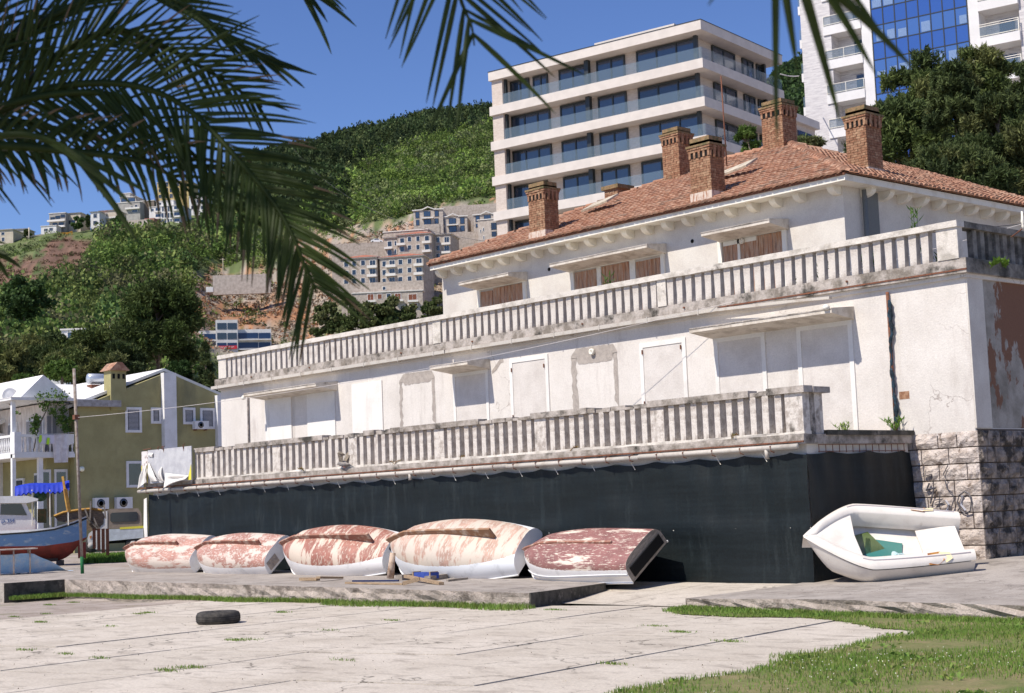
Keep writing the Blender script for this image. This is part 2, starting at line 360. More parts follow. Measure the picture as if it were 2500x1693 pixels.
# ---- grass
grass_m = M('grass', (.11, .22, .03), (.17, .28, .05), s=1.5, isl=(.27, .30, .08), trans=.25, grain=0, rough=.6)
weed_m = M('weed_leaf', (.10, .20, .03), (.15, .27, .04), s=3, isl=(.2, .3, .06), trans=.3, grain=0)
turf = M('turf', (.17, .18, .06), (.27, .22, .11), s=2.0, th=(.4, .65), bump=.8, bs=40, c3=(.11, .16, .035), s3=.9, th3=(.5, .7), grain=.25)
def blades(P, h, wd, lean=.5):
    n = len(P); a = NR.uniform(0, 6.283, n); d = np.c_[np.cos(a), np.sin(a), np.zeros(n)]; hh = h * NR.uniform(.5, 1.3, n)
    b2 = NR.uniform(0, 6.283, n); ln = np.c_[np.cos(b2), np.sin(b2), np.zeros(n)] * (hh * NR.uniform(0, lean, n))[:, None]
    w_ = d * wd * .5; up = np.c_[np.zeros((n, 2)), hh]
    V = np.stack([P - w_, P + w_, P + w_ * .7 + up * .55 + ln * .35, P + up + ln, P - w_ * .7 + up * .55 + ln * .35], 1).reshape(-1, 3)
    return V, np.arange(n * 5).reshape(-1, 5)
# lawn at the right: irregular edge
edge = [on(a, b_, 2, -.22) for a, b_ in ((1500, 1693), (1640, 1668), (1850, 1640), (1915, 1615), (1910, 1603), (1980, 1597), (2060, 1585), (2110, 1572), (2150, 1560), (2240, 1552), (2230, 1540), (2150, 1536), (2060, 1518), (1960, 1508), (1800, 1508), (1660, 1500), (1640, 1497))]
poly = [(p.x, p.y) for p in edge] + [(-20.0, 22.35), (-5, 20.9), (2, 18), (2, 4), (-9, 6)]
rj = random.Random(12); p2_ = []
for i in range(len(poly) - 5):
    (x0, y0), (x1, y1) = poly[i], poly[i + 1]; n_ = max(1, int(math.hypot(x1 - x0, y1 - y0) / .12))
    for k in range(n_): t = k / n_; p2_.append((x0 + (x1 - x0) * t + rj.uniform(-.05, .05), y0 + (y1 - y0) * t + rj.uniform(-.05, .05)))
poly = p2_ + poly[-5:]
def inpoly(x, y, P):
    c = False; n = len(P)
    for i in range(n):
        x0, y0 = P[i]; x1, y1 = P[i - 1]
        if (y0 > y) != (y1 > y) and x < (x1 - x0) * (y - y0) / (y1 - y0) + x0: c = not c
    return c
bm = bmesh.new(); vs = [bm.verts.new((p[0], p[1], -.208)) for p in poly]; bm.faces.new(vs); bmesh.ops.triangulate(bm, faces=bm.faces[:])
me = bpy.data.meshes.new('lawn_soil'); bm.to_mesh(me); bm.free(); me.materials.append(turf); o = bpy.data.objects.new('lawn_soil', me); COL.objects.link(o); tag(o, kind='structure')
pts = []
rg = random.Random(3)
while len(pts) < 60000:
    x, y = rg.uniform(-20, -5), rg.uniform(6, 22.4)
    if not inpoly(x, y, poly): continue
    fade = math.sin(x * 2.1 + 1) * math.sin(y * 1.7) + math.sin(x * .9 - y * 1.3)
    if rg.random() < .42 - .45 * fade: continue
    pts.append((x, y, -.21))
for (x0, y0) in p2_:
    for k in range(16): pts.append((x0 + rg.gauss(0, .07), y0 + rg.gauss(0, .05), -.215))
pts_far = len(pts); V, F = blades(np.array(pts), .052, .011)
o = npmesh('lawn_grass', V, F, grass_m); tag(o, 'short green lawn grass at the lower right corner of the paving', 'grass', kind='stuff')
# clover flower heads: tiny pale clumps
cl = np.array([(x, y, z + .06) for x, y, z in pts[::42] if x > -12.5 and y < 17])
V, F = leaf_quads(cl, np.full(len(cl), .018)); V2, F2 = leaf_quads(cl, np.full(len(cl), .018))
o = npmesh('clover_flowers', np.r_[V, V2], np.r_[F, F2 + len(V)], M('clover_white', (.62, .62, .5), None, grain=0)); tag(o, 'tiny white clover flowers scattered over the lawn', 'flowers', kind='stuff')
# grass strip along left platform, weeds by right platform
pts = []
for k in range(9000):
    t = rg.random(); X = -41.3 + 18.6 * t; Y = 20.33 + (X + 41.5) / 18.6 * .68
    wdt = .25 + .22 * math.sin(X * 1.3) + (.25 if X > -29 else 0)
    Y2 = Y - rg.random() ** 1.5 * max(.12, wdt) - .02; pts.append((X, Y2, -.22))
for k in range(2500): pts.append((-41.9 - rg.random() * 3, 18.5 - rg.random() * .3, -.22))
for k in range(1800):
    Y = 18.7 + rg.random() * 1.7; pts.append((-41.5 + rg.random() ** 2 * .35, Y, -.22))
V, F = blades(np.array(pts), .11, .016, .9)
o = npmesh('edge_grass', V, F, grass_m); tag(o, 'strip of green grass along the foot of the long concrete platform', 'grass', kind='stuff')
pts = []
for k in range(4600):
    X = -19.6 + 9 * rg.random() ** 1.5; Y = 22.0 - (X + 19.8) * .085 - rg.random() ** 1.4 * (.75 if X < -17.3 else .5); pts.append((X, Y, -.22))
V, F = blades(np.array(pts), .075, .016, .9)
o = npmesh('platform_grass', V, F, grass_m); tag(o, 'grass growing at the foot of the right concrete platform', 'grass', kind='stuff')
# small tufts in the joints
tp = []
for px_, py_, n_ in ((690, 1496, 60), (1350, 1490, 60), (960, 1516, 40), (1660, 1545, 90), (1780, 1567, 60), (1495, 1622, 50), (575, 1564, 70), (610, 1562, 30), (360, 1497, 60), (340, 1500, 40), (100, 1520, 60), (120, 1478, 80), (180, 1472, 60),
                     (270, 1530, 20), (60, 1588, 30), (160, 1598, 30), (245, 1608, 30), (405, 1638, 50), (475, 1630, 50), (440, 1632, 30), (800, 1540, 20), (35, 1507, 40), (110, 1500, 30), (1600, 1530, 40), (840, 1613, 20)):
    c = on(px_, py_, 2, -.22)
    for k in range(n_ * 2): tp.append((c.x + rg.gauss(0, .13), c.y + rg.gauss(0, .05), -.22))
V, F = blades(np.array(tp), .035, .012, .9)
o = npmesh('joint_tufts', V, F, grass_m); tag(o, 'small grass tufts growing in the joints of the concrete paving', 'grass', kind='stuff')
pb_ = np.array([[rg.uniform(-48, -9), rg.uniform(4, 22), -.205] for _ in range(2600)]); V, F = leaf_quads(pb_, NR.uniform(.008, .026, len(pb_)))
tag(npmesh('loose_grit', V, F, M('grit', (.22, .18, .14), (.4, .35, .28), s=3)), 'loose grit and dry leaf litter scattered over the paving', 'grit', kind='stuff')
wd_ = []
for _ in range(150):
    x, y = rg.uniform(-19, -7), rg.uniform(8, 22)
    if inpoly(x, y, poly): wd_ += [(x + rg.gauss(0, .09), y + rg.gauss(0, .09), -.19 + rg.uniform(0, .035)) for _k in range(22)]
V, F = leaf_quads(np.array(wd_), NR.uniform(.025, .055, len(wd_)), aspect=1.8, up=.6); tag(npmesh('lawn_weeds', V, F, grass_m), 'broad leaved weeds scattered through the lawn', 'weeds', kind='stuff')
# grass by the truck and rough ground at far left
tp = []
for k in range(7000):
    c = PD(rg.uniform(205, 330), 1330, rg.uniform(60, 70)); tp.append((c.x, c.y, .27))
V, F = blades(np.array(tp), .22, .05, .9)
o = npmesh('rough_grass', V, F, weed_m); tag(o, 'rough green grass and weeds in front of the small truck', 'grass', kind='stuff')

# ================================================================== VILLA
VX0, VX1, VY = -47.82, -17.95, 29.42
villa = thing('old_villa', 'long abandoned white villa with tiled roof, balustraded terraces and bricked-up windows', 'building', (-32.9, VY, 0))
def part(b, name, mat, parent=villa): return b.build(name, mat, parent)
# lower body
b = MB(); b.box(VX0, VX1 - .004, VY, 42.6, 2.95, 6.34); part(b, 'wall', plaster)
b = MB(); b.box(VX1 - .1, VX1 + .0, VY + .62, 42.6, 3.06, 6.3); part(b, 'side_wall', plaster_side)
b = MB(); b.box(VX1 - .1, VX1 + .035, VY + .003, VY + .62, 3.06, 6.3); part(b, 'corner_strip', plaster_up)
b = MB(); b.box(VX0 + .5, VX1 - .12, VY + .25, 42.4, 0, 2.95); part(b, 'base_wall', plaster)
# ashlar base : real blocks with open joints
jb_ = MB(); jb_.box(-20.6, VX1 - .0, VY + .06, 42.2, -.1, 3.04); part(jb_, 'stone_backing', stone_joint)
st = MB(); st2 = MB(); r1 = random.Random(5)
def rough_block(mb, x0, x1, z0, z1, side):
    nx, nz = 4, 3; g = .012; vs = []; dep = .05 + r1.random() * .03
    for j in range(nz + 1):
        for i in range(nx + 1):
            a = x0 + g + (x1 - x0 - 2 * g) * i / nx; c = z0 + g + (z1 - z0 - 2 * g) * j / nz
            e = 0 if i in (0, nx) or j in (0, nz) else .02 + r1.random() * .045
            vs.append((a, VY + .0 - e - .002, c) if side == 0 else (VX1 + .045 + e, a, c))
    fs = []
    for j in range(nz):
        for i in range(nx):
            q = (j * (nx + 1) + i, j * (nx + 1) + i + 1, (j + 1) * (nx + 1) + i + 1, (j + 1) * (nx + 1) + i)
            fs.append(q)
    o_ = len(vs)
    for i, (j0, i0) in enumerate(((0, 0), (0, nx), (nz, nx), (nz, 0))):
        v = vs[j0 * (nx + 1) + i0]; vs.append((v[0], VY + .08, v[2]) if side == 0 else (VX1 - .05, v[1], v[2]))
    c4 = [0, nx, nz * (nx + 1) + nx, nz * (nx + 1)]
    for i in range(4): fs.append((c4[i], o_ + i, o_ + (i + 1) % 4, c4[(i + 1) % 4]))
    mb.add(vs, fs)
zc = -.09
k = 0
while zc < 3.0:
    z1 = min(zc + .345, 3.045)
    x = -20.6 + (.1 if k % 2 else -.2)
    while x < VX1 + .04:
        wx = r1.uniform(.32, .78); x1 = x + wx
        if x1 > VX1 - .15: x1 = VX1 + .045
        if x < -20.6: x = -20.6
        rough_block(st, x, x1, zc, z1, 0); x = x1
    y = VY + .0
    while y < 38:
        y1 = y + r1.uniform(.3, .75); rough_block(st2, y, y1, zc, z1, 1); y = y1
    zc = z1; k += 1
part(st, 'stone_base', ashlar); part(st2, 'stone_base_side', M('stone_block_shade_stained', (.36, .30, .255), (.22, .18, .15), s=5, th=(.42, .6), isl=(.42, .35, .30), bump=1.0, bs=7, c3=(.06, .05, .042), s3=2.6, th3=(.48, .60), grain=.16, bd=.1))  # side stones coloured darker for their shade, plus dark stains
# graffiti strokes on the stone (dark outline, greyish fill)
gf = MB(); gg = MB()
def gpt(a, b_): p = on(1900 + a / 3.498, 1050 + b_ / 3.498, 1, VY - .075); return p
spray = M('spray_paint_dark', (.10, .095, .11), (.3, .27, .26), s=9, th=(.5, .7)); spray2 = M('spray_paint_grey', (.40, .40, .45), (.55, .5, .47), s=8, th=(.45, .65))
for pts_, r_ in (([(1245, 310), (1240, 395), (1310, 380), (1300, 425)], .016), ([(1265, 520), (1290, 455)], .02), ([(1262, 510), (1345, 495)], .02), ([(1330, 490), (1300, 630)], .02), ([(1450, 300), (1410, 380), (1435, 420)], .012),
                 ([(1425, 430), (1440, 500), (1490, 540), (1500, 600), (1470, 680), (1460, 710), (1490, 780), (1520, 830), (1540, 920)], .013), ([(1340, 640), (1420, 620)], .012), ([(1330, 600), (1410, 590)], .012), ([(1380, 560), (1370, 660)], .012),
                 ([(1590, 525), (1630, 545), (1650, 610), (1640, 690), (1600, 715), (1560, 690), (1530, 620), (1545, 560), (1590, 525)], .018), ([(1550, 660), (1530, 700), (1520, 745)], .014), ([(1390, 770), (1450, 820), (1540, 812)], .012)):
    gf.tube([gpt(*p) for p in pts_], r_, 4)
for pts_ in ([(1430, 600), (1455, 640), (1440, 690)], [(1455, 720), (1480, 790), (1520, 880)], [(1570, 560), (1560, 640), (1600, 690)]): gg.tube([gpt(*p) for p in pts_], .03, 4)
part(gf, 'graffiti', spray); part(gg, 'graffiti_fill', spray2)
# upper terrace slab, parapet base, cornice
b = MB(); b.box(VX0 - .14, VX1 + .137, VY - .16, 42.8, 6.36, 6.68); part(b, 'terrace_slab', conc_old)
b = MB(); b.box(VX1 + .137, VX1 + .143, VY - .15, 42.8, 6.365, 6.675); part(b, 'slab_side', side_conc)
b = MB(); b.box(VX0 - .06, VX1 + .06, VY - .07, VY + .35, 6.27, 6.36); b.box(VX1 - .3, VX1 + .06, VY + .35, 42.7, 6.27, 6.36); part(b, 'cornice', plaster)
b = MB(); yf = VY - .24
b.box(-45.0 - 3.0, -35.05, yf - .05, yf + .06, 6.33, 6.43)
b.box(-35.0, -24.6, yf - .05, yf + .06, 6.33, 6.43)
b.beam((-24.6, yf, 6.36), (-22.4, yf - .1, 6.28), .1, .07); b.beam((-22.4, yf - .1, 6.28), (-21.2, yf - .12, 6.22), .1, .06)
for i in range(14): b.box(-47.6 + i * 1.72, -47.57 + i * 1.72, yf - .062, yf + .05, 6.3, 6.45)
part(b, 'gutter', pipe_w)
b = MB(); b.box(-48.0, -17.8, VY - .175, VY - .158, 6.415, 6.45)
for i in range(7): x = -45.8 + i * 4.1 + rnd.uniform(-.6, .6); b.tube([(x, VY - .2, 6.56), (x, VY + .1, 6.56)], .025, 6)
part(b, 'rust_flashing', rust)
# ---- balustrades
def rail(mb, p, q, w_, h_, seg=.5, j=.006):
    p, q = Vector(p), Vector(q); L = (q - p).length; n = max(2, int(L / seg)); d = (q - p) / L; s = Vector((d.y, -d.x, 0)); vs = []
    for i in range(n + 1):
        c = p + d * L * i / n
        for a, c2 in ((-1, 0), (1, 0), (1, 1), (-1, 1)):
            vs.append(c + s * (a * w_ / 2 + rnd.uniform(-j, j)) + Vector((0, 0, h_ * c2 + rnd.uniform(-j, j))))
    fs = []
    for i in range(n):
        for k_ in range(4): fs.append((i * 4 + k_, i * 4 + (k_ + 1) % 4, (i + 1) * 4 + (k_ + 1) % 4, (i + 1) * 4 + k_))
    fs += [(3, 2, 1, 0), (n * 4, n * 4 + 1, n * 4 + 2, n * 4 + 3)]
    mb.add(vs, fs)
YB = 29.34
b = MB(); rail(b, (VX0 + .16, YB, 7.36), (VX1 + .02, YB, 7.36), .30, .135)
part(b, 'handrail', conc)
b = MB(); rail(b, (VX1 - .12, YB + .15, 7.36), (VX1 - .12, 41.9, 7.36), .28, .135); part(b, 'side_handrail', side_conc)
b = MB()
for x, w_ in ((-47.4, .5), (-35.5, .36), (-26.5, .30), (-18.22, .52)): part(bx(x - w_ / 2, x + w_ / 2, YB - .1, YB + .1, 6.68, 7.37), 'balustrade_post', conc)
for y in (33, 37, 41): part(bx(VX1 - .22, VX1 - .02, y - .2, y + .2, 6.68, 7.37), 'balustrade_post', side_conc)
def bal_mesh(zb, zt, w0, w1, d, mat):
    m = MB(); h = zt - zb; vs = []
    prof = ((0, w0 * .92, d), (.06, w0, d), (.5, (w0 + w1) / 2, d * .97), (.94, w1, d), (1, w1 * .95, d))
    for t, ww, dd in prof:
        for a, c in ((-1, -1), (1, -1), (1, 1), (-1, 1)): vs.append((a * ww / 2, c * dd / 2, t * h))
    fs = [(i * 4 + k_, i * 4 + (k_ + 1) % 4, i * 4 + 4 + (k_ + 1) % 4, i * 4 + 4 + k_) for i in range(4) for k_ in range(4)] + [(3, 2, 1, 0), (16, 17, 18, 19)]
    m.add(vs, fs); me = bpy.data.meshes.new('baluster'); me.from_pydata(m.v, [], m.f); me.materials.append(mat); return me
bu = bal_mesh(6.67, 7.375, .17, .20, .15, bal_m); bl_ = bal_mesh(3.06, 3.87, .15, .16, .21, bal_low)
posU = [-46.98 + i * .31 for i in range(37) if -46.98 + i * .31 < -35.72] + [-35.17 + i * .31 for i in range(29) if -35.17 + i * .31 < -26.7] + [-26.22 + i * .31 for i in range(26) if -26.22 + i * .31 < -18.5]
posL = []
postsL = [-42.42, -38.66, -34.9, -31.15, -27.33, -23.53, -19.75]
for a, c in zip([-46.2] + postsL[:-1], postsL):
    lo_, hi_ = a + .42, c - .40; n_ = int(round((hi_ - lo_) / .335)); posL += [lo_ + (hi_ - lo_) * i / n_ for i in range(n_ + 1) if lo_ + (hi_ - lo_) * i / n_ > -43.3]
YL = 25.72
cand = sorted([(-x, 0, x) for x in posL] + [(-x, 1, x) for x in posU]); near = cand[:0]
allb = [(x, 1) for x in posU] + [(x, 0) for x in posL]; allb.sort(key=lambda t: (t[0] < -26.6 if t[1] else False, -t[0]))
allb.sort(key=lambda t: -(px_of((t[0], YB if t[1] else YL, 5))[0]) )
rest = MB()
for i, (x, up_) in enumerate(allb):
    me = bu if up_ else bl_; loc = Vector((x + rnd.uniform(-.008, .008), YB if up_ else YL, 6.67 if up_ else 3.06)); rz = rnd.uniform(-.05, .05)
    if i < 100:
        o = bpy.data.objects.new('baluster', me); COL.objects.link(o); o.parent = villa; o.location = loc - Vector(villa.location); o.rotation_euler[2] = rz
    else: rest.add([tuple(loc + Vector(v.co)) for v in me.vertices], [tuple(p.vertices) for p in me.polygons])
o = part(rest, 'balusters', bal_m); o['kind'] = 'stuff'
rs_ = MB(); y = 30.0
while y < 41.8:
    if min(abs(y - q_) for q_ in (33, 37, 41)) > .3: rs_.box(VX1 - .20, VX1 - .06, y - .08, y + .08, 6.68, 7.37)
    y += .31
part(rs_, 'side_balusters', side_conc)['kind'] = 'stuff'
# ---- lower terrace
b = MB(); b.box(-46.25, -19.5, 25.56, VY - .01, 2.82, 3.02); part(b, 'lower_slab', conc_old)
b = MB(); rail(b, (-46.2, YL, 3.02), (-19.5, YL, 3.02), .24, .06, .6, .012); part(b, 'lower_curb', conc)
# handrail with broken stretches
b = MB(); x = -43.2; brk = [(-42.2, -41.0), (-36.4, -34.5), (-33.9, -33.2), (-29.7, -27.8), (-25.9, -23.8), (-21.1, -20.5)]
while x < -19.45:
    x2 = min(x + .24, -19.42); bad = any(a < x < c for a, c in brk); h_ = .13 if not bad else rnd.uniform(.05, .11); yo = 0 if not bad else rnd.uniform(.02, .08)
    b.box(x, x2 + (.002 if bad else .0), YL - .16 + yo, YL + .14, 3.86 + rnd.uniform(0, .01), 3.87 + h_); x = x2
b.box(-19.78, -19.42, YL + .14, 26.42, 3.86, 3.985); part(b, 'lower_handrail', conc_old)
b = MB()
for x in postsL[:-1]: part(bx(x - .2, x + .2, YL - .1, YL + .1, 3.05, 3.87), 'lower_post', bal_low)
b.box(-19.98, -19.53, YL - .1, YL + .12, 3.05, 3.87); b.box(-19.72, -19.53, 26.02, 26.28, 3.02, 3.87); part(b, 'lower_post', bal_low)
b = MB(); b.box(-19.72, -19.55, YL + .12, 26.02, 3.02, 3.87); part(b, 'lower_end_wall', conc_old)
b = MB(); b.box(-19.62, -19.44, 26.3, VY - .02, 3.0, 3.10); part(b, 'side_curb', conc_dark)
b = MB(); b.box(-46.1, -19.58, 25.74, VY - .1, 0, 2.82); part(b, 'lower_wall', plaster_up)
b = MB(); yg = 25.47
segs = [(-46.6, -37.0), (-37.0, -28.4), (-28.4, -24.0), (-24.0, -19.6)]
for i, (a, c) in enumerate(segs): b.tube([(a, yg + .002 * i, 2.765 + (.01 if i % 2 else 0)), (c, yg, 2.765 + (.01 if i % 2 else -.01))], .055, 8)
b.tube([(-32.2, yg, 2.75), (-32.2, yg, 2.58)], .045, 8); b.tube([(-20.4, yg, 2.75), (-20.4, yg + .02, 2.55)], .045, 8)
part(b, 'lower_gutter', pipe_w)
b = MB(); b.box(-46.6, -19.5, 25.53, 25.557, 2.855, 2.885)
x = -46
while x < -19.7:
    b.tube([(x, 25.56, 2.84), (x, 25.40, 2.80), (x + .02, 25.41, 2.70), (x + .03, 25.5, 2.68)], .012, 4); x += .78 + rnd.uniform(-.06, .06)
part(b, 'gutter_hook', rust)
# grille under the side slab
b = MB()
for z_ in (2.80, 2.66): b.beam((-19.50, 26.02, z_), (-19.50, 29.1, z_ + .01), .014, .014)
for i in range(14): b.beam((-19.50, 26.04 + i * .232, 2.805), (-19.50, 26.04 + i * .232, 2.64), .012, .012, (1, 0, 0))
part(b, 'wire_grille', rust)
# ---- windows of the middle storey
def plate(name, mat, x0, x1, z0, z1, t, y=VY, parent=villa): b = MB(); b.box(x0, x1, y - t, y + .05, z0, z1); return b.build(name, mat, parent)
for x0, x1 in ((-44.97, -43.4), (-42.48, -40.93), (-40.0, -38.43)):
    plate('window_panel', board, x0, x1, 3.02, 5.86 if x0 < -42 else 5.84, .035)
def framed(x0, x1, z1, shade=False, f=.12):
    o = MB(); o.box(x0, x0 + f, VY - .03, VY + .05, 3.0, z1); o.box(x1 - f, x1, VY - .03, VY + .05, 3.0, z1); o.box(x0 + f, x1 - f, VY - .03, VY + .05, z1 - f, z1)
    o = o.build('window_frame', trim if False else board, villa)
    i_ = MB(); i_.box(x0 + f, x1 - f, VY - .012, VY + .04, 3.0, z1 - f); i_.build('blocked_opening', block, o)
    return o
framed(-32.52, -30.94, 5.92); framed(-27.5, -25.92, 5.84); framed(-35.02, -33.45, 5.74, f=.11); framed(-25.0, -23.41, 5.72, f=.12); framed(-22.47, -20.9, 5.72, f=.12)
hk = MB()
for x in (-32.42, -31.09, -27.39, -26.07):
    for z_ in (5.62, 4.3): hk.box(x - .012, x + .012, VY - .06, VY - .03, z_ - .07, z_ + .04)
part(hk, 'shutter_hinge', rust)
def patch(x0, x1, z1, wl, wr, wt):
    m = MB(); r2 = random.Random(int(x0 * 10)); n_ = 26
    def strip(f):
        vs = []
        for i in range(n_ + 1):
            a, c = f(i / n_); vs += [a, c]
        m.add([(p[0], VY - .006, p[1]) for p in vs], [(2 * i, 2 * i + 1, 2 * i + 3, 2 * i + 2) for i in range(n_)])
    j = lambda s_: r2.uniform(-s_, s_)
    strip(lambda t: ((x0 + j(.03), 3.0 + (z1 - .25 - 3.0) * t), (x0 + wl + j(.05) - (.05 if t < .4 else 0), 3.0 + (z1 - .25 - 3.0) * t)))
    strip(lambda t: ((x1 - wr * (1 if t > .5 else .35) + j(.03), 3.0 + (z1 - .25 - 3.0) * t), (x1 + j(.015), 3.0 + (z1 - .25 - 3.0) * t)))
    strip(lambda t: ((x0 + .0 + (x1 - x0) * t, z1 - .27 - (wt - .25) + j(.02) if .14 < t < .9 else z1 - .26), (x0 + (x1 - x0) * t, z1 - (.2 * max(0, .12 - t) / .12 if t < .12 else .2 * max(0, t - .92) / .08) + j(.012))))
    return part(m, 'cement_patch', cement)
patch(-37.58, -35.88, 5.94, .13, .14, .33); patch(-30.05, -28.32, 5.95, .19, .14, .42)
b = MB(); b.add([(-33.3, VY - .006, 5.66), (-33.1, VY - .006, 5.82), (-32.95, VY - .006, 5.95), (-32.8, VY - .006, 5.98), (-32.78, VY - .006, 5.86), (-32.9, VY - .006, 5.85), (-33.1, VY - .006, 5.66), (-33.28, VY - .006, 5.58)], [tuple(range(8))]); part(b, 'cement_patch', cement)
b = MB(); b.lathe((-29.2, VY - .03, 5.8), [(.085, .02), (.085, -.06), (.05, -.07), (.03, -.02)], 14, 'y'); part(b, 'vent_cap', trim)
b = MB(); b.box(-19.78, -19.52, VY - .004, VY + .02, 3.80, 3.97); part(b, 'exposed_brick', brick_m)
# ---- hoods (awnings of concrete)
def hood(x0, x1, yw, yf, zt, mat=trim, nm='window_hood'):
    m = MB(); m.prism([(x0, yw, zt), (x0, yf, zt - .08), (x0, yf, zt - .19), (x0, yw, zt - .30)], (x1 - x0, 0, 0)); o = m.build(nm, mat, villa)
    e = MB(); e.box(x0 - .01, x1 + .01, yf - .012, yf + .0, zt - .115, zt - .09); e.build('drip_edge', conc_old, o); return o
hoodm = M('hood_plaster', (.66, .60, .52), (.46, .40, .33), s=3, th=(.45, .65), bump=.4, c3=(.22, .17, .13), s3=3, th3=(.6, .74))
hood(-45.0, -40.78, VY, 28.57, 6.02, hoodm); hood(-35.05, -33.36, VY, 28.57, 6.02, hoodm); hood(-25.05, -20.83, VY, 28.57, 6.0, hoodm)
for x0, x1 in ((-39.25, -36.78), (-34.85, -30.7), (-28.62, -26.18)):
    hood(x0, x1, 34.2, 33.35, 9.36, hoodm)
# insulator and lamp on hoods
b = MB(); b.lathe((-45.05, 28.6, 5.78), [(.02, -.05), (.07, -.03), (.08, .03), (.05, .08), (.02, .1)], 10); part(b, 'insulator', trim)
b = MB(); b.lathe((-20.95, 28.54, 5.93), [(.03, -.05), (.08, -.03), (.08, .03), (.04, .07)], 10); part(b, 'insulator', trim)
b = MB(); b.tube([(-46.0, VY - .05, 5.95), (-46.0, VY - .05, 3.0)], .035, 6); part(b, 'downpipe', M('pipe_dark', (.12, .11, .11), (.3, .26, .24), s=6))
b = MB(); b.tube([(-19.88, VY - .06, 6.2), (-19.88, VY - .06, 3.1)], .035, 6); o = part(b, 'downpipe', rust)
rag = M('rag_blue', (.022, .05, .075), (.014, .022, .03), s=6, c3=(.07, .13, .18), s3=9, th3=(.6, .72), bump=.6)
m = MB(); vs = []; nn = 40
for i in range(nn + 1):
    t = i / nn; z_ = 6.02 - 2.85 * t; rr = .022 + .010 * math.sin(i * 1.7) + .008 * math.sin(i * .6) + .022 * t + (.03 if t < .3 else 0) * math.sin(t / .3 * math.pi); cx_ = -19.86 + .012 * math.sin(i * .8) + .02 * math.sin(i * .23) + (.02 if t < .3 else 0)
    for k_ in range(8): a = k_ * math.pi / 4; q_ = 1 + .35 * math.sin(i * 2.3 + k_ * 2); vs.append((cx_ + math.cos(a) * rr * q_, VY - .08 + math.sin(a) * rr * .7 * q_, z_))
m.add(vs, [(i * 8 + k_, i * 8 + (k_ + 1) % 8, i * 8 + 8 + (k_ + 1) % 8, i * 8 + 8 + k_) for i in range(nn) for k_ in range(8)]); m.build('cloth_wrap', rag, o)
# ---- upper storey
UY = 34.2; UX0, UX1 = -41.12, -24.34
b = MB(); b.box(UX0, UX1, UY, 47.2, 6.45, 10.0); part(b, 'upper_wall', plaster_up)
b = MB(); b.box(UX0 + .2, UX1 + .5, UY - .6, 47.8, 9.95, 10.02); part(b, 'soffit', trim)
b = MB(); b.box(UX0 + .15, UX1 + .55, UY - .65, UY - .6, 9.93, 10.10); b.box(UX1 + .5, UX1 + .55, UY - .6, 47.8, 9.93, 10.10); part(b, 'fascia', trim)
b = MB(); b.box(UX0 + .12, UX1 + .58, UY - .70, UY - .651, 10.07, 10.12); part(b, 'eave_gutter', rust)
def bracket(x, y, dx, dy):
    m = MB(); pr_ = [(0, 0), (.38, 0), (.38, -.05), (.36, -.11), (.30, -.17), (.22, -.21), (.11, -.235), (0, -.235)]
    s_ = Vector((-dy, dx, 0)) * .105
    m.prism([Vector((x + dx * a, y + dy * a, 9.95 + c)) - s_ for a, c in pr_], s_ * 2); part(m, 'eave_bracket', trim)
for i in range(21): bracket(-40.95 + i * .806 if i < 20 else UX1 - .15, UY + .01, 0, -1)
for i in range(14): bracket(UX1 - .01, UY + .9 + i * .85, 1, 0)
b = MB(); b.tube([(UX1 + .12, 35.0, 9.9), (UX1 + .12, 35.0, 6.7)], .07, 8); b.box(UX1 - .002, UX1 + .03, 35.25, 35.75, 6.7, 9.9); part(b, 'downpipe', M('pipe_grey', (.17, .18, .18), None))
b = MB()
for x, z_ in ((-35.76, 9.44 - .15), (-29.69, 9.39 - .12)): b.lathe((x, UY - .0, z_), [(.06, -.012), (.06, .05)], 10, 'y')
part(b, 'vent_hole', black)
# shuttered doors of the upper storey
def shutters(x0, x1, zt, n, y=UY, lean=0):
    m = MB(); wd = (x1 - x0) / n
    for i in range(n): m.box(x0 + wd * i + .006, x0 + wd * (i + 1) - .006, y - .03 - rnd.uniform(0, .012), y + .03, 6.5, zt + rnd.uniform(-.012, .0))
    return part(m, 'shutter', wood_red)
def dframe(x0, x1, zt): 
    m = MB(); m.box(x0 - .14, x0, UY - .07, UY + .02, 6.45, zt + .14); m.box(x1, x1 + .14, UY - .07, UY + .02, 6.45, zt + .14); m.box(x0, x1, UY - .07, UY + .02, zt, zt + .14); return part(m, 'door_frame', trim)
dframe(-39.1, -36.98, 9.04); shutters(-39.08, -38.5, 8.98, 3); shutters(-38.46, -37.0, 9.03, 8)
dframe(-34.6, -30.92, 9.05); shutters(-34.58, -33.62, 9.02, 5); shutters(-33.4, -32.22, 9.04, 7); shutters(-31.95, -30.95, 8.98, 6)
for a_, c_ in ((-33.6, -33.42), (-32.2, -31.97), (-27.99, -27.9)): part(bx(a_, c_, UY - .05, UY + .02, 6.5, 9.05), 'door_mullion', trim)
dframe(-28.56, -26.4, 9.06); shutters(-28.54, -28.0, 8.98, 3); shutters(-27.9, -26.42, 9.05, 9)
b = MB(); b.box(-28.5, -27.3, UY - .05, UY - .032, 8.93, 9.05); b.lathe((-27.8, UY - .08, 8.98), [(.09, -.02), (.09, .02)], 10, 'y'); part(b, 'torn_board', trim)
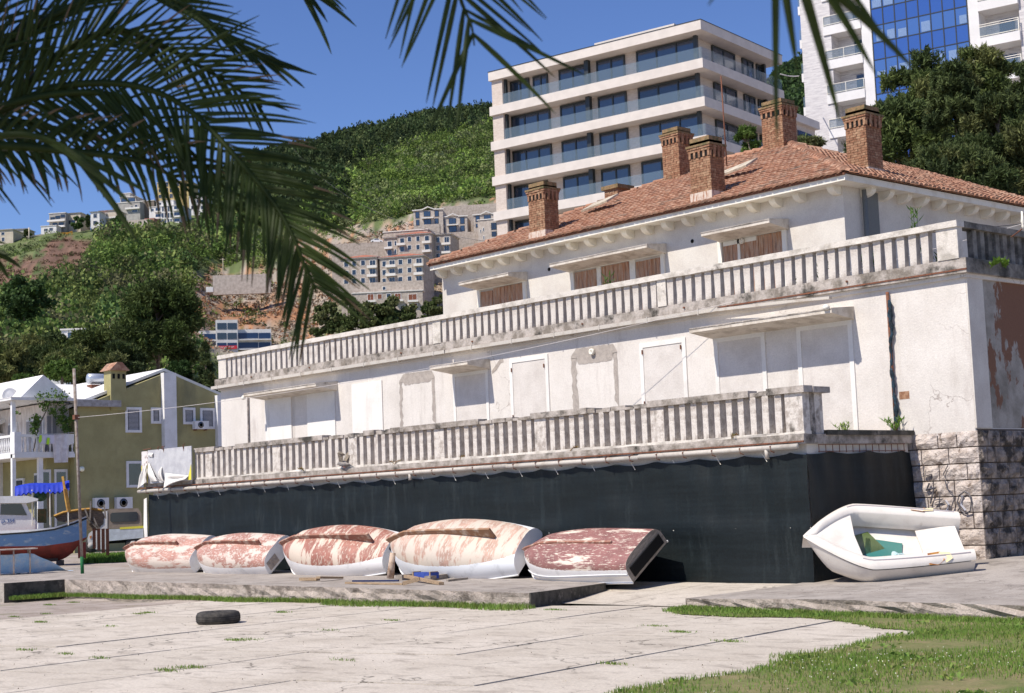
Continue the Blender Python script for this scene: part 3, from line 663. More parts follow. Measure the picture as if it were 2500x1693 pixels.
# ---- tiled roof: every tile is a half-round shell
ex0, ex1, ey0, ey1, ez, SL = UX0 + .1, UX1 + .6, UY - .68, 47.9, 10.14, .43
rise = 7.15; rz_ = ez + SL * rise
b = MB(); A_, B_, C_, D_ = (ex0 + .03, ey0 + .03, ez), (ex1 - .03, ey0 + .03, ez), (ex1 - .03, ey1, ez), (ex0 + .03, ey1, ez)
P_, Q_ = (ex0 + rise, ey0 + rise, rz_), (ex1 - rise, ey0 + rise, rz_)
b.add([A_, B_, C_, D_, P_, Q_], [(0, 1, 5, 4), (1, 2, 5), (2, 3, 4, 5), (3, 0, 4), (3, 2, 1, 0)]); part(b, 'roof_deck', tile_m)
tl = MB(); rt = random.Random(9)
def tiles(org_, da, dup, wa, rows_len, inside_fn):
    da, dup = Vector(da).normalized(), Vector(dup).normalized(); nn_ = da.cross(dup).normalized()
    if nn_.z < 0: nn_ = -nn_
    TW, TL = .215, .36; na_ = int(wa / TW); nr = int(rows_len / TL) + 1
    for r_ in range(nr):
        for a in range(na_):
            c0 = Vector(org_) + da * (TW * (a + .5)) + dup * (TL * r_ - .05)
            if not inside_fn(c0 + dup * TL * .5): continue
            jz = rt.uniform(-.008, .012); ja_ = rt.uniform(-.012, .012); vs = []
            for t, rr, hz in ((0, .098, .035), (1, .082, .0)):
                for k_ in range(6):
                    th_ = math.pi * k_ / 5; vs.append(c0 + dup * (t * (TL + .05)) + da * (ja_ + math.cos(th_) * rr) + nn_ * (math.sin(th_) * rr * .75 + hz + jz))
            tl.add(vs, [(k_, k_ + 1, k_ + 7, k_ + 6) for k_ in range(5)] + [(0, 5, 4, 3, 2, 1)])
front_in = lambda p: p.x - ex0 > p.y - ey0 - .05 and ex1 - p.x > p.y - ey0 - .05 and p.y < ey0 + rise
tiles((ex0, ey0 - .04, ez - .02), (1, 0, 0), (0, 1, SL), ex1 - ex0, rise * math.hypot(1, SL), front_in)
right_in = lambda p: p.y - ey0 > ex1 - p.x - .05 and ex1 - p.x < rise
tiles((ex1 + .04, ey0, ez - .02), (0, 1, 0), (-1, 0, SL), ey1 - ey0, rise * math.hypot(1, SL), right_in)
left_in = lambda p: p.y - ey0 > p.x - ex0 - .05 and p.x - ex0 < rise
tiles((ex0 - .04, ey0, ez - .02), (0, 1, 0), (1, 0, SL), 8, rise * math.hypot(1, SL), left_in)
part(tl, 'roof_tiles', tile_m)
rd = MB()
def ridge(p, q, n_):
    p, q = Vector(p), Vector(q); d = (q - p) / n_
    for i in range(n_):
        a = p + d * i; s_ = d.cross(Vector((0, 0, 1))).normalized(); vs = []
        for t, rr, hz in ((0, .15, .05), (1.12, .125, .02)):
            for k_ in range(7):
                th_ = math.pi * k_ / 6; vs.append(a + d * t + s_ * math.cos(th_) * rr + Vector((rt.uniform(-.004, .004), 0, math.sin(th_) * rr * .8 + hz)))
        rd.add(vs, [(k_, k_ + 1, k_ + 8, k_ + 7) for k_ in range(6)] + [(0, 6, 5, 4, 3, 2, 1)])
ridge(B_, Q_, 26); ridge(A_, P_, 26); ridge(P_, Q_, 8); ridge(C_, Q_, 20); part(rd, 'ridge_tiles', tile_m)
# loose tiles and skylight lids
b = MB()
for px_, py_, L_ in ((1790, 432, .75), (1465, 512, .6)):
    b = MB()
    x_, y_ = (0, 0)
    for t in np.linspace(0, 12, 240):
        P0 = on(px_, py_, 1, ey0 + .3 + t)
        if P0.z < ez + SL * (P0.y - ey0) + .1: break
    b.obox(P0 + Vector((0, 0, .22)), (1, 0, .12), (0, 1, SL + .1), (0, -.4, 1), L_, .32, .03); part(b, 'skylight_lid', M('zinc_lid', (.62, .55, .42), (.4, .33, .25), s=4, rough=.5))
# ---- brick chimneys
def chimney(x0, x1, y0, dy, zb, zt, crown=True, plast=0):
    ch = MB(); ch.box(x0 + .02, x1 - .02, y0 + .02, y0 + dy - .02, zb, zt - .12); par = part(ch, 'chimney', mortar)
    m = MB(); zc_ = zb + plast; BH = .072; k_ = 0; ztop = zt - (.62 if crown else .16)
    def course(z0_, z1_, gx=0, wv=.0):
        off = .12 if k_ % 2 else 0
        for (a0, a1, fx) in ((x0 - gx, x1 + gx, 0), (y0 - gx, y0 + dy + gx, 1)):
            a = a0 - off
            while a < a1 - .02:
                s_, e_ = max(a, a0), min(a + .245, a1)
                if e_ - s_ > .03:
                    j_ = rt.uniform(-.004, .006)
                    if fx == 0: m.box(s_ + .005, e_ - .005, y0 - gx - j_, y0 + .05, z0_ + .005, z1_ - .005)
                    else:
                        m.box(x1 - .05, x1 + gx + j_, s_ + .005, e_ - .005, z0_ + .005, z1_ - .005)
                        m.box(x0 - gx - j_, x0 + .05, s_ + .005, e_ - .005, z0_ + .005, z1_ - .005)
                a += .25
    while zc_ < ztop: course(zc_, zc_ + BH); zc_ += BH; k_ += 1
    if crown:
        z0_ = zc_; nf = 4
        # slots between little piers
        for i in range(nf + 1):
            xx = x0 + (x1 - x0 - .07) * i / nf; m.box(xx, xx + .075, y0 - .03, y0 + .12, z0_, z0_ + .17)
        for i in range(4):
            yy = y0 + (dy - .07) * i / 3
            for xs in ((x1 - .1, x1 + .03), (x0 - .03, x0 + .1)): m.box(xs[0], xs[1], yy + .001, yy + .075, z0_, z0_ + .17)
        z0_ += .17; course(z0_, z0_ + BH, .03); k_ += 1; course(z0_ + BH, z0_ + 2 * BH, .05)
        z0_ += 2 * BH
        # ribs on the side face
        for i in range(3): yy = y0 + dy * (.18 + .28 * i); m.box(x1 + .03, x1 + .075, yy, yy + .07, z0_ - .36, z0_)
        c_ = MB(); c_.box(x0 - .07, x1 + .07, y0 - .07, y0 + dy + .07, z0_, z0_ + .06); c_.box(x0 + .02, x1 - .02, y0 + .02, y0 + dy - .02, z0_ + .06, zt); c_.build('chimney_cap', brick_cap, par)
        v_ = MB(); v_.box(x0 + .02, x1 - .02, y0 - .005, y0 + .02, z0_ - .31, z0_ - .15); v_.box(x1 - .02, x1 + .005, y0 + .02, y0 + dy - .02, z0_ - .31, z0_ - .15); v_.build('smoke_vent', black, par)
    else:
        c_ = MB(); c_.box(x0 - .08, x1 + .08, y0 - .08, y0 + dy + .08, zt - .14, zt); c_.build('chimney_cap', brick_cap, par)
    if plast:
        c_ = MB(); c_.box(x0 - .02, x1 + .02, y0 - .02, y0 + dy + .02, zb, zb + plast); c_.build('flaking_plaster', M('chimney_plaster', (.62, .52, .44), (.38, .2, .13), s=7, th=(.5, .6), st=(2, 2, .5), bump=.5), par)
    m.build('bricks', brick_m, par)
chimney(-36.1, -35.36, 33.72, .62, 10.16, 12.05, plast=.32)
chimney(-29.23, -28.46, 33.72, .62, 10.16, 12.12, plast=.36)
chimney(-35.0, -34.26, 39.0, .7, 12.3, 14.32, plast=.1)
chimney(-31.65, -30.8, 40.2, .75, 12.8, 14.7, plast=.12)
chimney(-26.12, -25.42, 37.0, .75, 10.6, 12.82, plast=.4)
chimney(-38.1, -37.45, 39.3, .7, 10.8, 12.95, crown=False)
b = MB(); b.lathe((-24.9, 45.0, 10.5), [(.09, 0), (.09, .55), (.14, .6), (.14, .66), (.06, .75)], 8); part(b, 'flue_pipe', brick_cap)
b = MB(); b.tube([(-32.05, 38.8, 12.2), (-32.1, 38.8, 15.5)], .022, 6); part(b, 'antenna_mast', rust)

# ---- plants on the terraces (each its own thing)
def leafy(name, label, cat, c, h, n, L, wd, mat, spread=.5, group=None, drop=0):
    t = thing(name, label, cat, c, 0, group); m = MB(); r3 = random.Random(int(abs(c[0]) * 100 + c[2] * 10))
    for s_ in range(max(1, n // 14)):
        a0 = r3.uniform(0, 6.28); tip = Vector(c) + Vector((math.cos(a0) * spread * .35, math.sin(a0) * spread * .2, h))
        m.tube([c, (Vector(c) + tip) / 2 + Vector((0, 0, .05)), tip], .008, 4)
        for i in range(14):
            t_ = .15 + .85 * i / 14; p = Vector(c).lerp(tip, t_); a = i * 2.4 + a0; d = Vector((math.cos(a), math.sin(a), r3.uniform(.5, 1.3) - drop)).normalized() * L * r3.uniform(.7, 1.1)
            s2 = d.cross(Vector((0, 0, 1))).normalized() * wd / 2; m.add([p, p + d * .4 + s2, p + d, p + d * .4 - s2], [(0, 1, 2, 3)])
    m.build('foliage', mat, t); return t
ol = M('oleander_leaf', (.07, .14, .03), (.12, .2, .05), s=4, isl=(.15, .24, .06), trans=.25, grain=0)
leafy('oleander_plant', 'tall young oleander sprouting behind the upper balustrade above the middle hood', 'plant', (-28.9, 29.75, 6.7), 1.15, 42, .26, .05, ol)
leafy('oleander_plant', 'oleander whose tip rises over the upper balustrade near its right corner', 'plant', (-19.5, 30.0, 6.7), 1.4, 42, .24, .05, ol)
for i, (x, h_, lb) in enumerate(((-20.6, .5, 'low bushy oleander behind the upper balustrade beside the grey downpipe'), (-21.9, .55, 'slim oleander seen through the upper balusters left of the grey downpipe'), (-18.85, .45, 'small oleander behind the last upper balusters at the corner post'),
                              (-24.2, .5, 'dark shrub behind the upper balusters under the rightmost hood'), (-27.9, .5, 'dry dark shrub behind the upper balusters right of the tall oleander'), (-30.6, .4, 'small weed behind the upper balusters under the middle hood'), (-22.6, .35, 'tiny grey-green weed standing left of the slim oleander'))):
    leafy('oleander_plant' if i < 3 else 'weed', lb, 'plant', (x, 29.7, 6.68), h_, 56 if i < 3 else 30, .2, .045, ol if i < 3 else weed_m, 1.0)
leafy('fig_seedling', 'green fig seedling on the dark ledge of the upper terrace side, nearer the corner', 'plant', on(2418, 655, 0, -17.75), .12, 40, .17, .09, weed_m, .8)
leafy('fig_seedling', 'green fig seedling on the dark ledge of the upper terrace side, at the picture edge', 'plant', on(2456, 655, 0, -17.75), .12, 40, .17, .09, weed_m, .8)
leafy('weed', 'tuft of weeds at the foot of the blue-wrapped downpipe', 'plant', (-19.8, 29.2, 3.1), .28, 90, .16, .03, weed_m, .9)
leafy('weed', 'yellowish weeds at the wall foot under the large lower hood', 'plant', (-21.1, 29.2, 3.05), .3, 80, .16, .03, grass_m, .9)
for i, x in enumerate((-37.2, -33.0, -30.3, -26.3, -21.4)):
    leafy('weed', 'small dry weed on the lower balustrade curb, %s' % ('leftmost of five', 'second of five from the left', 'middle one of five', 'second of five from the right', 'rightmost of five')[i], 'plant', (x, 25.58, 3.03), .08, 28, .1, .02, M('dry_weed', (.25, .12, .05), (.16, .16, .05), s=20), .7, 'weeds along the lower curb')

# ---- shade net
net = thing('shade_net', 'long dark green shade net hung along the whole ground floor of the villa', 'net', (-33, 25.6, 0))
def net_panel(fn, L_, nx, zbot, ztop, seed, extra=0):
    m = MB(); vs = []; nz = 16
    for j in range(nz + 1):
        for i in range(nx + 1):
            u = i / nx; s_ = u * L_; sc = abs(math.sin(s_ * math.pi / 1.25 + seed)) ** .7
            zt_ = ztop(u) + .07 * (1 - sc) * 1.0 - .03; zb_ = zbot(u); t = j / nz; z_ = zb_ + (zt_ - zb_) * t
            wv = .022 * math.sin(s_ * 9 + seed + 2 * t) * t ** 2 + .03 * math.sin(s_ * 2.1 + t * 3) + .02 * math.sin(s_ * 5.03 + t * 4) * sc * t + (.03 * math.exp(-((t - .44) / .03) ** 2)) + .012 * math.sin(t * 17 + 2 * math.sin(s_ * .8))
            vs.append(fn(u, wv, z_))
    m.add(vs, [(j * (nx + 1) + i, j * (nx + 1) + i + 1, (j + 1) * (nx + 1) + i + 1, (j + 1) * (nx + 1) + i) for j in range(nz) for i in range(nx)], True)
    return m
net_panel(lambda u, w_, z_: (-46.15 + 26.66 * u, 25.62 - w_, z_), 26.66, 260, lambda u: .23 * (1 - u) - .01, lambda u: 2.62 - .0 * u, 0).build('net_front', netm, net)
net_panel(lambda u, w_, z_: (-19.50 + w_, 25.62 + 3.75 * u, z_), 3.75, 40, lambda u: .0 + .2 * u, lambda u: 2.64, 1).build('net_side', netm, net)
ty = MB()
for i in range(60):
    x = -46.1 + i * .45 + rnd.uniform(-.1, .1)
    if rnd.random() < .45: ty.box(x, x + .014, 25.57, 25.585, 1.13 + rnd.uniform(-.01, .01), 1.14)
for i in range(21): x = -45.6 + i * 1.25; ty.beam((x, 25.58, 2.66), (x + .1, 25.60, 2.50), .012, .012)
ty.build('cable_tie', trim, net)
b = MB(); b.prism([(-46.35, 25.55, 0.2), (-46.28, 25.5, 1.2), (-46.38, 25.52, 1.6), (-46.3, 25.5, 2.5), (-46.12, 25.5, 2.55), (-46.15, 25.52, 1.5), (-46.12, 25.54, .2)], (0, .02, 0)); b.build('frayed_edge', board, net)

# ================================================================== BOATS ON THE PLATFORM
def hullmat(name, red, cream, zl, wear, st, top=(.80, .78, .77), zj=.012, seed=0., dirt_=.5):
    m = bpy.data.materials.new(name); m.use_nodes = True; n = m.node_tree.nodes; l = m.node_tree.links; b = n['Principled BSDF']
    tc = n.new('ShaderNodeTexCoord')
    def noise(sc, s_, d=6, sd_=0.):
        mp = n.new('ShaderNodeMapping'); mp.inputs['Scale'].default_value = s_; mp.inputs['Location'].default_value = (sd_, sd_ * 2, sd_); l.new(tc.outputs['Object'], mp.inputs[0])
        t = n.new('ShaderNodeTexNoise'); t.inputs['Scale'].default_value = sc; t.inputs['Detail'].default_value = d; t.inputs['Roughness'].default_value = .62; l.new(mp.outputs[0], t.inputs[0]); return t.outputs['Fac']
    def rng(f, a, c):
        r_ = n.new('ShaderNodeMapRange'); r_.inputs[1].default_value = a; r_.inputs[2].default_value = c; l.new(f, r_.inputs[0]); return r_.outputs[0]
    def mix(f, a, c):
        x = n.new('ShaderNodeMix'); x.data_type = 'RGBA'; l.new(f, x.inputs[0])
        for i, v in ((6, a), (7, c)):
            if isinstance(v, tuple): x.inputs[i].default_value = (*v, 1)
            else: l.new(v, x.inputs[i])
        return x.outputs[2]
    redv = mix(rng(noise(3, (1, 1, 1), 4, 3 + seed), .35, .65), red, tuple(min(1, c * 1.35) for c in red))
    worn = mix(rng(noise(1.9, st, 8, 7.7 + seed), wear - .03, wear + .02), redv, cream); worn = mix(rng(noise(16, st, 8, 3.1 + seed), wear + .035, wear + .05), worn, cream)
    worn = mix(rng(noise(9, st, 6, 1.7 + seed), .60, .66), worn, tuple(c * .85 for c in cream))
    sep = n.new('ShaderNodeSeparateXYZ'); l.new(tc.outputs['Object'], sep.inputs[0])
    ad = n.new('ShaderNodeMath'); ad.operation = 'MULTIPLY_ADD'; l.new(noise(14, (1, 1, 1), 4, seed), ad.inputs[0]); ad.inputs[1].default_value = zj * 4; l.new(sep.outputs[2], ad.inputs[2])
    up = mix(rng(noise(2.2, (1, 1, 1), 6, 4.4 + seed), .56, .76), top, tuple(c * dirt_ + .1 for c in top))
    c_ = mix(rng(ad.outputs[0], zl + zj * 2, zl + zj * 2 + .006), worn, up)
    l.new(c_, b.inputs['Base Color']); b.inputs['Roughness'].default_value = .55
    bn = n.new('ShaderNodeBump'); bn.inputs['Strength'].default_value = .25; bn.inputs['Distance'].default_value = .01; l.new(noise(30, (1, 1, 1), 4, 0), bn.inputs['Height']); l.new(bn.outputs[0], b.inputs['Normal'])
    return m
def hull_fn(L, B, D, box=.8, sheer=.30, tr=.8, flare=1.0, rock=.1, full=2.2, rise=0.0):
    def st_(t):
        if t < .6: b_ = (B / 2) * (1 - (1 - t / .6) ** full) ** .85 if t > 0 else 0.0
        else: b_ = (B / 2) * (1 - (1 - tr) * ((t - .6) / .4) ** 1.6)
        d_ = D * (.62 + .38 * min(1, max(t, 0) / .2) ** .8) * (1 - rock * abs(t - .5) * 1.4) * (1 - rise * max(0, (t - .4) / .6) ** 1.7)
        sh = sheer * (1 - t) ** 1.9 + .03 * t ** 2
        return b_, d_, sh
    def P(t, s):      # s -1..1 across, 0 keel
        b_, d_, sh = st_(t); a = abs(s) * math.pi / 2
        y = b_ * math.sin(a) ** box * (1 if s >= 0 else -1); z = -(d_) * max(0, math.cos(a)) ** box
        z = z + sh * (abs(s) ** 2); x = L * t + (0.05 * L * (1 - t) ** 6) * (1 - abs(s))
        return Vector((x, y, z))
    return P, st_
def dinghy(label, o_, ex, a, L, B, D, mat, keelmat, g='overturned rowing boats in front of the net', box=.8, keel=True, tr=.8, rail_m=white_p, roll_pitch=0, transmat=None, keelh=.1, full=2.2, kend=.74, rise=0.0):
    ex = Vector(ex).normalized(); up = Vector((0, 0, 1)); hz = ex.cross(up).normalized()      # horizontal normal towards camera side
    kdir = (hz * math.cos(a) + up * math.sin(a)).normalized(); kdir = (kdir - ex * kdir.dot(ex)).normalized()
    ez = -kdir; ey = ez.cross(ex)
    Mx = Matrix((ex, ey, ez)).transposed()
    t_ = thing('rowing_boat', label, 'boat', o_, 0, g, rot=Mx.to_euler())
    P, st_ = hull_fn(L, B, D, box=box, tr=tr, full=full, rise=rise)
    m = MB(); m.grid(lambda u, v: P(u ** 1.25, v * 2 - 1), 40, 26)
    m.build('hull', mat, t_, world=False)
    n_ = 18; pr = [P(1, s * 2 / n_ - 1) for s in range(n_ + 1)]
    m = MB(); m.prism([p + Vector((.004, 0, 0)) for p in pr], (-.03, 0, 0)); m.build('transom', transmat or rail_m, t_, world=False)
    for sg in (-1, 1):
        m = MB(); m.tube([P((i / 24) ** 1.25, sg) + Vector((0, sg * .012, 0)) for i in range(25)], .024, 6); m.build('gunwale', rail_m, t_, world=False)
    if keel:
        m = MB(); vs = []; nn = 26
        for i in range(nn + 1):
            t = .0 + kend * i / nn; p = P(t, 0); h_ = keelh * (.6 + .9 * min(1, t / .5)); w_ = .035
            q_ = Vector((p.x - .10 * max(0, 1 - t / .1), p.y, (p.z - keelh) if t < .3 else -(D + keelh) + 0 * t)); q_.z = min(q_.z, p.z - .03)
            vs += [p + Vector((0, -w_, .02)), p + Vector((0, w_, .02)), q_ + Vector((0, w_ * .8, 0)), q_ + Vector((0, -w_ * .8, 0))]
        fs = [(i * 4 + k_, i * 4 + (k_ + 1) % 4, i * 4 + 4 + (k_ + 1) % 4, i * 4 + 4 + k_) for i in range(nn) for k_ in range(4)] + [(0, 1, 2, 3), (nn * 4 + 3, nn * 4 + 2, nn * 4 + 1, nn * 4)]
        m.add(vs, fs); m.build('keel', keelmat, t_, world=False)
    m = MB(); m.grid(lambda u, v: P(.05 + .92 * u, v * 2 - 1) * 1.0 + Vector((0, 0, .03)), 20, 14); 
    return t_, Mx
RED = (.34, .115, .085); CREAM = (.72, .60, .50)
hm1 = hullmat('boat_paint_streaked', (.35, .18, .14), (.60, .51, .44), -.20, .525, (.5, 1.9, 2.6), top=(.74, .70, .66), seed=1)
hm2 = hullmat('boat_paint_blotched', (.33, .165, .13), (.61, .52, .45), -.27, .525, (1, 1.3, 1.6), seed=2)
hm3 = hullmat('boat_paint_red', (.27, .11, .08), (.60, .50, .41), -.36, .545, (2.0, .5, .6), seed=5)
hm4 = hullmat('boat_paint_pale', (.38, .24, .185), (.57, .49, .41), -.39, .51, (1.8, .45, .6), top=(.78, .80, .83), seed=8)
hm5 = hullmat('boat_paint_maroon', (.21, .095, .085), (.70, .61, .51), -.30, .575, (.4, 2.5, 2.5), seed=3)
km1 = M('keel_red', (.30, .14, .10), (.50, .38, .30), s=6, th=(.5, .62)); km2 = M('keel_brown', (.30, .17, .10), (.5, .4, .32), s=5, th=(.5, .65))
def place(px0, px1, y0, y1, L, z0, z1, zc=.66):
    A = on(px0 * K, 1240, 1, y0); B_2 = on(px1 * K, 1240, 1, y1); d = Vector((B_2.x - A.x, y1 - y0, 0)); return Vector((A.x, y0, z0 + zc)), Vector((d.x, d.y, z1 - z0)), d.length
for i, (lb, a, b_, y0, y1, B, D, mat, km, z0, z1, ang_, kw) in enumerate((
    ('leftmost overturned rowing boat, pink and cream streaked bottom, nearest the green pole', 290, 470, 24.0, 24.45, 1.40, .58, hm1, km1, .22, .19, 50, dict(box=.55, keelh=.09, kend=.76, tr=.92, full=3.2, rise=.08)),
    ('second overturned rowing boat from the left, blotchy pink bottom, wooden patch on its transom', 452, 638, 24.1, 24.6, 1.42, .60, hm2, km1, .18, .15, 50, dict(box=.60, kend=.86, tr=.90, keelh=.09, full=3.2, rise=.12)),
    ('brick-red overturned rowing boat in the middle, long keel and white sides', 646, 898, 24.4, 25.0, 1.62, .68, hm3, km1, .15, .11, 46, dict(box=.74, kend=.88, tr=.74, keelh=.10, full=3.2, rise=.34)),
    ('pale pink and white overturned rowing boat, fourth from the left, smooth white transom', 890, 1200, 24.7, 25.15, 1.74, .74, hm4, km2, .10, .07, 46, dict(box=.76, kend=.84, tr=.74, keelh=.11, full=3.2, rise=.36)))):
    o0, ex_, L_ = place(a, b_, y0, y1, 0, z0, z1, zc=B / 2 * math.cos(R(ang_)))
    t_, Mx = dinghy(lb, o0, ex_, R(ang_), L_, B, D, mat, km, **kw)
    if i == 1:
        m = MB(); m.obox((L_ + .006, .32, -.17), (1, 0, 0), (0, 1, 0), (0, 0, 1), .012, .20, .13); m.build('wooden_patch', plat_side, t_, world=False)
    if i == 2:
        m = MB(); m.lathe((L_ + .004, .05, -.28), [(.06, 0), (.06, .01)], 12, 'x'); m.build('drain_hole', black, t_, world=False)

o5, e5, L5 = place(1190, 1462, 25.0, 24.7, 0, .02, .0, zc=.52)
t5, Mx5 = dinghy('maroon flat-bottomed overturned boat, rightmost of the row, dark open stern', o5, e5, R(52), L5 + .1, 1.42, .52, hm5, km1, box=.46, keel=True, tr=.93, rail_m=white_p, keelh=.03, full=3.0, kend=.8, transmat=wood_g)
m = MB()
for s_ in (-.34, -.30): m.tube([hull_fn(L5 + .1, 1.42, .52, box=.46, tr=.93, full=3.0)[0](t, 1) * 1.0 + Vector((0, .02, s_ + .1)) for t in np.linspace(.1, 1, 14)], .014, 5)
m.build('rubbing_strake', white_p, t5, world=False)
m = MB(); m.obox((L5 + .12, 0, -.16), (1, 0, 0), (0, 1, 0), (0, 0, 1), .015, .55, .12); m.build('stern_shade_panel', black, t5, world=False)  # black panel stands in for the shade inside the stern

# white fibreglass boat on its side against the stone wall
ctr_b, ctr_s = Vector((-19.28, 25.16, .95)), Vector((-17.17, 27.52, .84)); exb = (ctr_s - ctr_b).normalized()
bv = Vector((-.609, .524, .595)); bv = (bv - exb * bv.dot(exb)).normalized(); nv = exb.cross(bv)      # deck normal
if nv.x < 0: nv = -nv
eyb = nv.cross(exb); Mw = Matrix((exb, eyb, nv)).transposed()
wb = thing('dinghy', 'white fibreglass dinghy lying on its side by the stone corner, glass panes inside', 'boat', ctr_b, 0, None, rot=Mw.to_euler())
LW = (ctr_s - ctr_b).length; up_s = 1 if eyb.z > 0 else -1
def hb(t): return 1.03 * (1 - (1 - min(1, t / .36)) ** 1.45) ** .95 * (1 - .28 * max(0, (t - .36) / .64) ** 1.3) if t > 0 else 0.0
m = MB()
def shell(u, v):
    t = u; s_ = v * 2 - 1; b_ = hb(t) + .01; a = abs(s_) * math.pi / 2
    return Vector((LW * t + .12 * (1 - t) ** 5 * (1 - abs(s_)) , b_ * math.sin(a) ** .7 * (1 if s_ > 0 else -1), -.62 * min(1, t / .16 + .15) ** .7 * math.cos(a) ** .7))
m.grid(shell, 34, 24); m.build('hull', gel, wb, world=False)
# broad rounded rims (side tanks) with a rolled outer edge
for sg in (-1, 1):
    m = MB(); W_ = .29
    def rim(u, v, sg=sg):
        t = u; b_ = hb(t); inn = max(0.0, b_ - W_ - .06 * math.sin(min(1, t) * 3.1)); yb = inn + (b_ + .02 - inn) * v
        zz = .10 * math.sin(math.pi * min(1, max(0, v))) ** .6 * min(1, t / .1) + .03
        return Vector((LW * t - .06 * (1 - t) ** 8, sg * yb, zz - (.28 if v < .001 else 0)))
    m.grid(rim, 40, 14); m.build('rim', gel, wb, world=False)
    m = MB(); m.tube([Vector((LW * t, sg * (hb(t) * .86), .125 * min(1, t / .12))) for t in np.linspace(.30, .97, 22)], .018, 5); m.build('rub_line', M('rub_grey', (.42, .38, .40), None), wb, world=False)
    m = MB(); m.add([(LW * .70, sg * (hb(.7) - .20), .145), (LW * .78, sg * (hb(.78) - .22), .145), (LW * .80, sg * (hb(.8) - .02), .10), (LW * .76, sg * (hb(.76) + .03), .02), (LW * .70, sg * (hb(.7) + .03), .05)], [(0, 1, 2, 3, 4)])
    m.build('torn_foam', M('foam_orange', (.50, .22, .04), (.30, .10, .03), s=9, th=(.45, .6), bump=.5), wb, world=False)
    m = MB(); m.add([(LW * .77, sg * (hb(.78) - .20), .15), (LW * .84, sg * (hb(.84) - .16), .15), (LW * .85, sg * (hb(.85) - .02), .11), (LW * .81, sg * (hb(.81) + .03), .06)], [(0, 1, 2, 3)]); m.build('torn_skin', M('skin_yellow', (.80, .70, .42), None), wb, world=False)
m = MB(); m.grid(lambda u, v: (lambda q: Vector((q.x, q.y * .90, q.z * .80 + .06)))(shell(.16 + .82 * u, v)), 30, 22); m.build('inner_liner', gel, wb, world=False)
# bow deck, floor, stern bench
m = MB(); m.add([(0.02, 0, .05)] + [(LW * t, hb(t) * .96, .05) for t in (.02, .05, .1, .16, .24, .32)] + [(LW * .30, -.0, .05)] + [(LW * t, -hb(t) * .96, .05) for t in (.32, .24, .16, .1, .05, .02)], [tuple(range(14))]); m.build('bow_deck', gel, wb, world=False)
m = MB(); m.add([(LW * .30, -.72, .05), (LW * .30, .72, .05), (LW * .31, .7, -.38), (LW * .31, -.7, -.38)], [(0, 1, 2, 3)]); m.add([(LW * .3, -.8, -.38), (LW * .3, .8, -.38), (LW * .98, .6, -.38), (LW * .98, -.6, -.38)], [(0, 1, 2, 3)]); m.build('floor', gel, wb, world=False)
m = MB(); m.prism([(LW * .74, -.50, -.38), (LW * .72, -.50, -.18), (LW * .86, -.46, -.13), (LW * .97, -.46, -.08), (LW * .97, -.46, -.38)], (0, .94, 0)); m.build('stern_bench', gel, wb, world=False)
gt = glassy('turquoise_glass', (.05, .20, .17), rough=.12)
for (x, y, r_, lb) in ((.37, -.22, .4, 'greenish glass windscreen lying in the dinghy, nearer its bow'), (.50, -.05, -.25, 'turquoise glass windscreen lying in the middle of the dinghy')):
    w0 = WM[wb.name] @ Vector((LW * x, y * up_s * -1, -.355)); g_ = thing('loose_windscreen', lb, 'windscreen', w0)
    mm = MB(); ax = (Mw @ Vector((math.cos(r_), math.sin(r_), 0))); ay = (Mw @ Vector((-math.sin(r_), math.cos(r_), .0))); mm.obox(w0, ax, ay, nv, .36, .30, .006); mm.build('pane', gt if x > .4 else glassy('green_glass', (.10, .14, .05), rough=.2), g_)
w0 = WM[wb.name] @ Vector((LW * .56, -.30 * up_s, -.26)); bg_ = MB()
bg_.grid(lambda u, v: w0 + (exb * math.cos(u * 6.283) * .17 + eyb * math.sin(u * 6.283) * .12) * math.sin(v * 3.14) * (1 + .25 * math.sin(u * 19 + v * 7)) + nv * (.07 * math.cos(v * 3.14) + .02 * math.sin(u * 25)), 22, 9)
o = bg_.build('plastic_bag', M('bag_pale', (.55, .72, .72), (.4, .55, .58), s=12, bump=.8)); tag(o, 'crumpled pale plastic bag lying inside the white dinghy', 'bag')

# ---- timber and rubble in front of the boats
def plank(label, p, q, w_, h_, mat, cat='plank', name='plank', group=None):
    m = MB(); m.beam(p, q, w_, h_); o = m.build(name, mat); return tag(o, label, cat, group)
def gA(px_, py_): 
    P0 = on(px_ * K, py_ * K, 2, .1); return on(px_ * K, py_ * K, 2, zpl(P0.x, P0.y) + .0)
for lb, a, b_, w_, h_, mat in (
    ('short orange-brown board lying on the platform below the brick-red boat', (683, 1318), (722, 1318), .16, .07, wood_raw),
    ('dark-edged board leaning on the short orange-brown board', (722, 1320), (775, 1314), .12, .05, wood_raw),
    ('long thin pale board lying flat left of the timber pile', (785, 1325), (915, 1328), .07, .04, wood_raw),
    ('dark blue strip lying behind the long pale board', (800, 1321), (905, 1320), .05, .04, M('paint_navy', (.03, .04, .10), None)),
    ('thick weathered board at the left of the timber pile', (905, 1317), (955, 1312), .2, .12, wood_g),
    ('broken board lying on the timber pile, pointing right', (922, 1318), (1002, 1328), .12, .06, wood_raw),
    ('grey chunk of board at the right of the timber pile', (970, 1318), (1012, 1312), .16, .1, wood_g),
    ('thin dark batten at the right end of the timber pile', (1015, 1320), (1060, 1315), .06, .04, wood_g)):
    p, q = gA(*a), gA(*b_); p.z += h_ / 2 + .0 + (.07 if 'lying on the timber' in lb or 'leaning on' in lb else 0); q.z += h_ / 2
    plank(lb, p, q, w_, h_, mat)
p = gA(915, 1330); plank('short angled board end sticking out of the front of the timber pile', (p.x, p.y, p.z + .05), (p.x + .28, p.y + .25, p.z + .14), .1, .09, wood_raw)
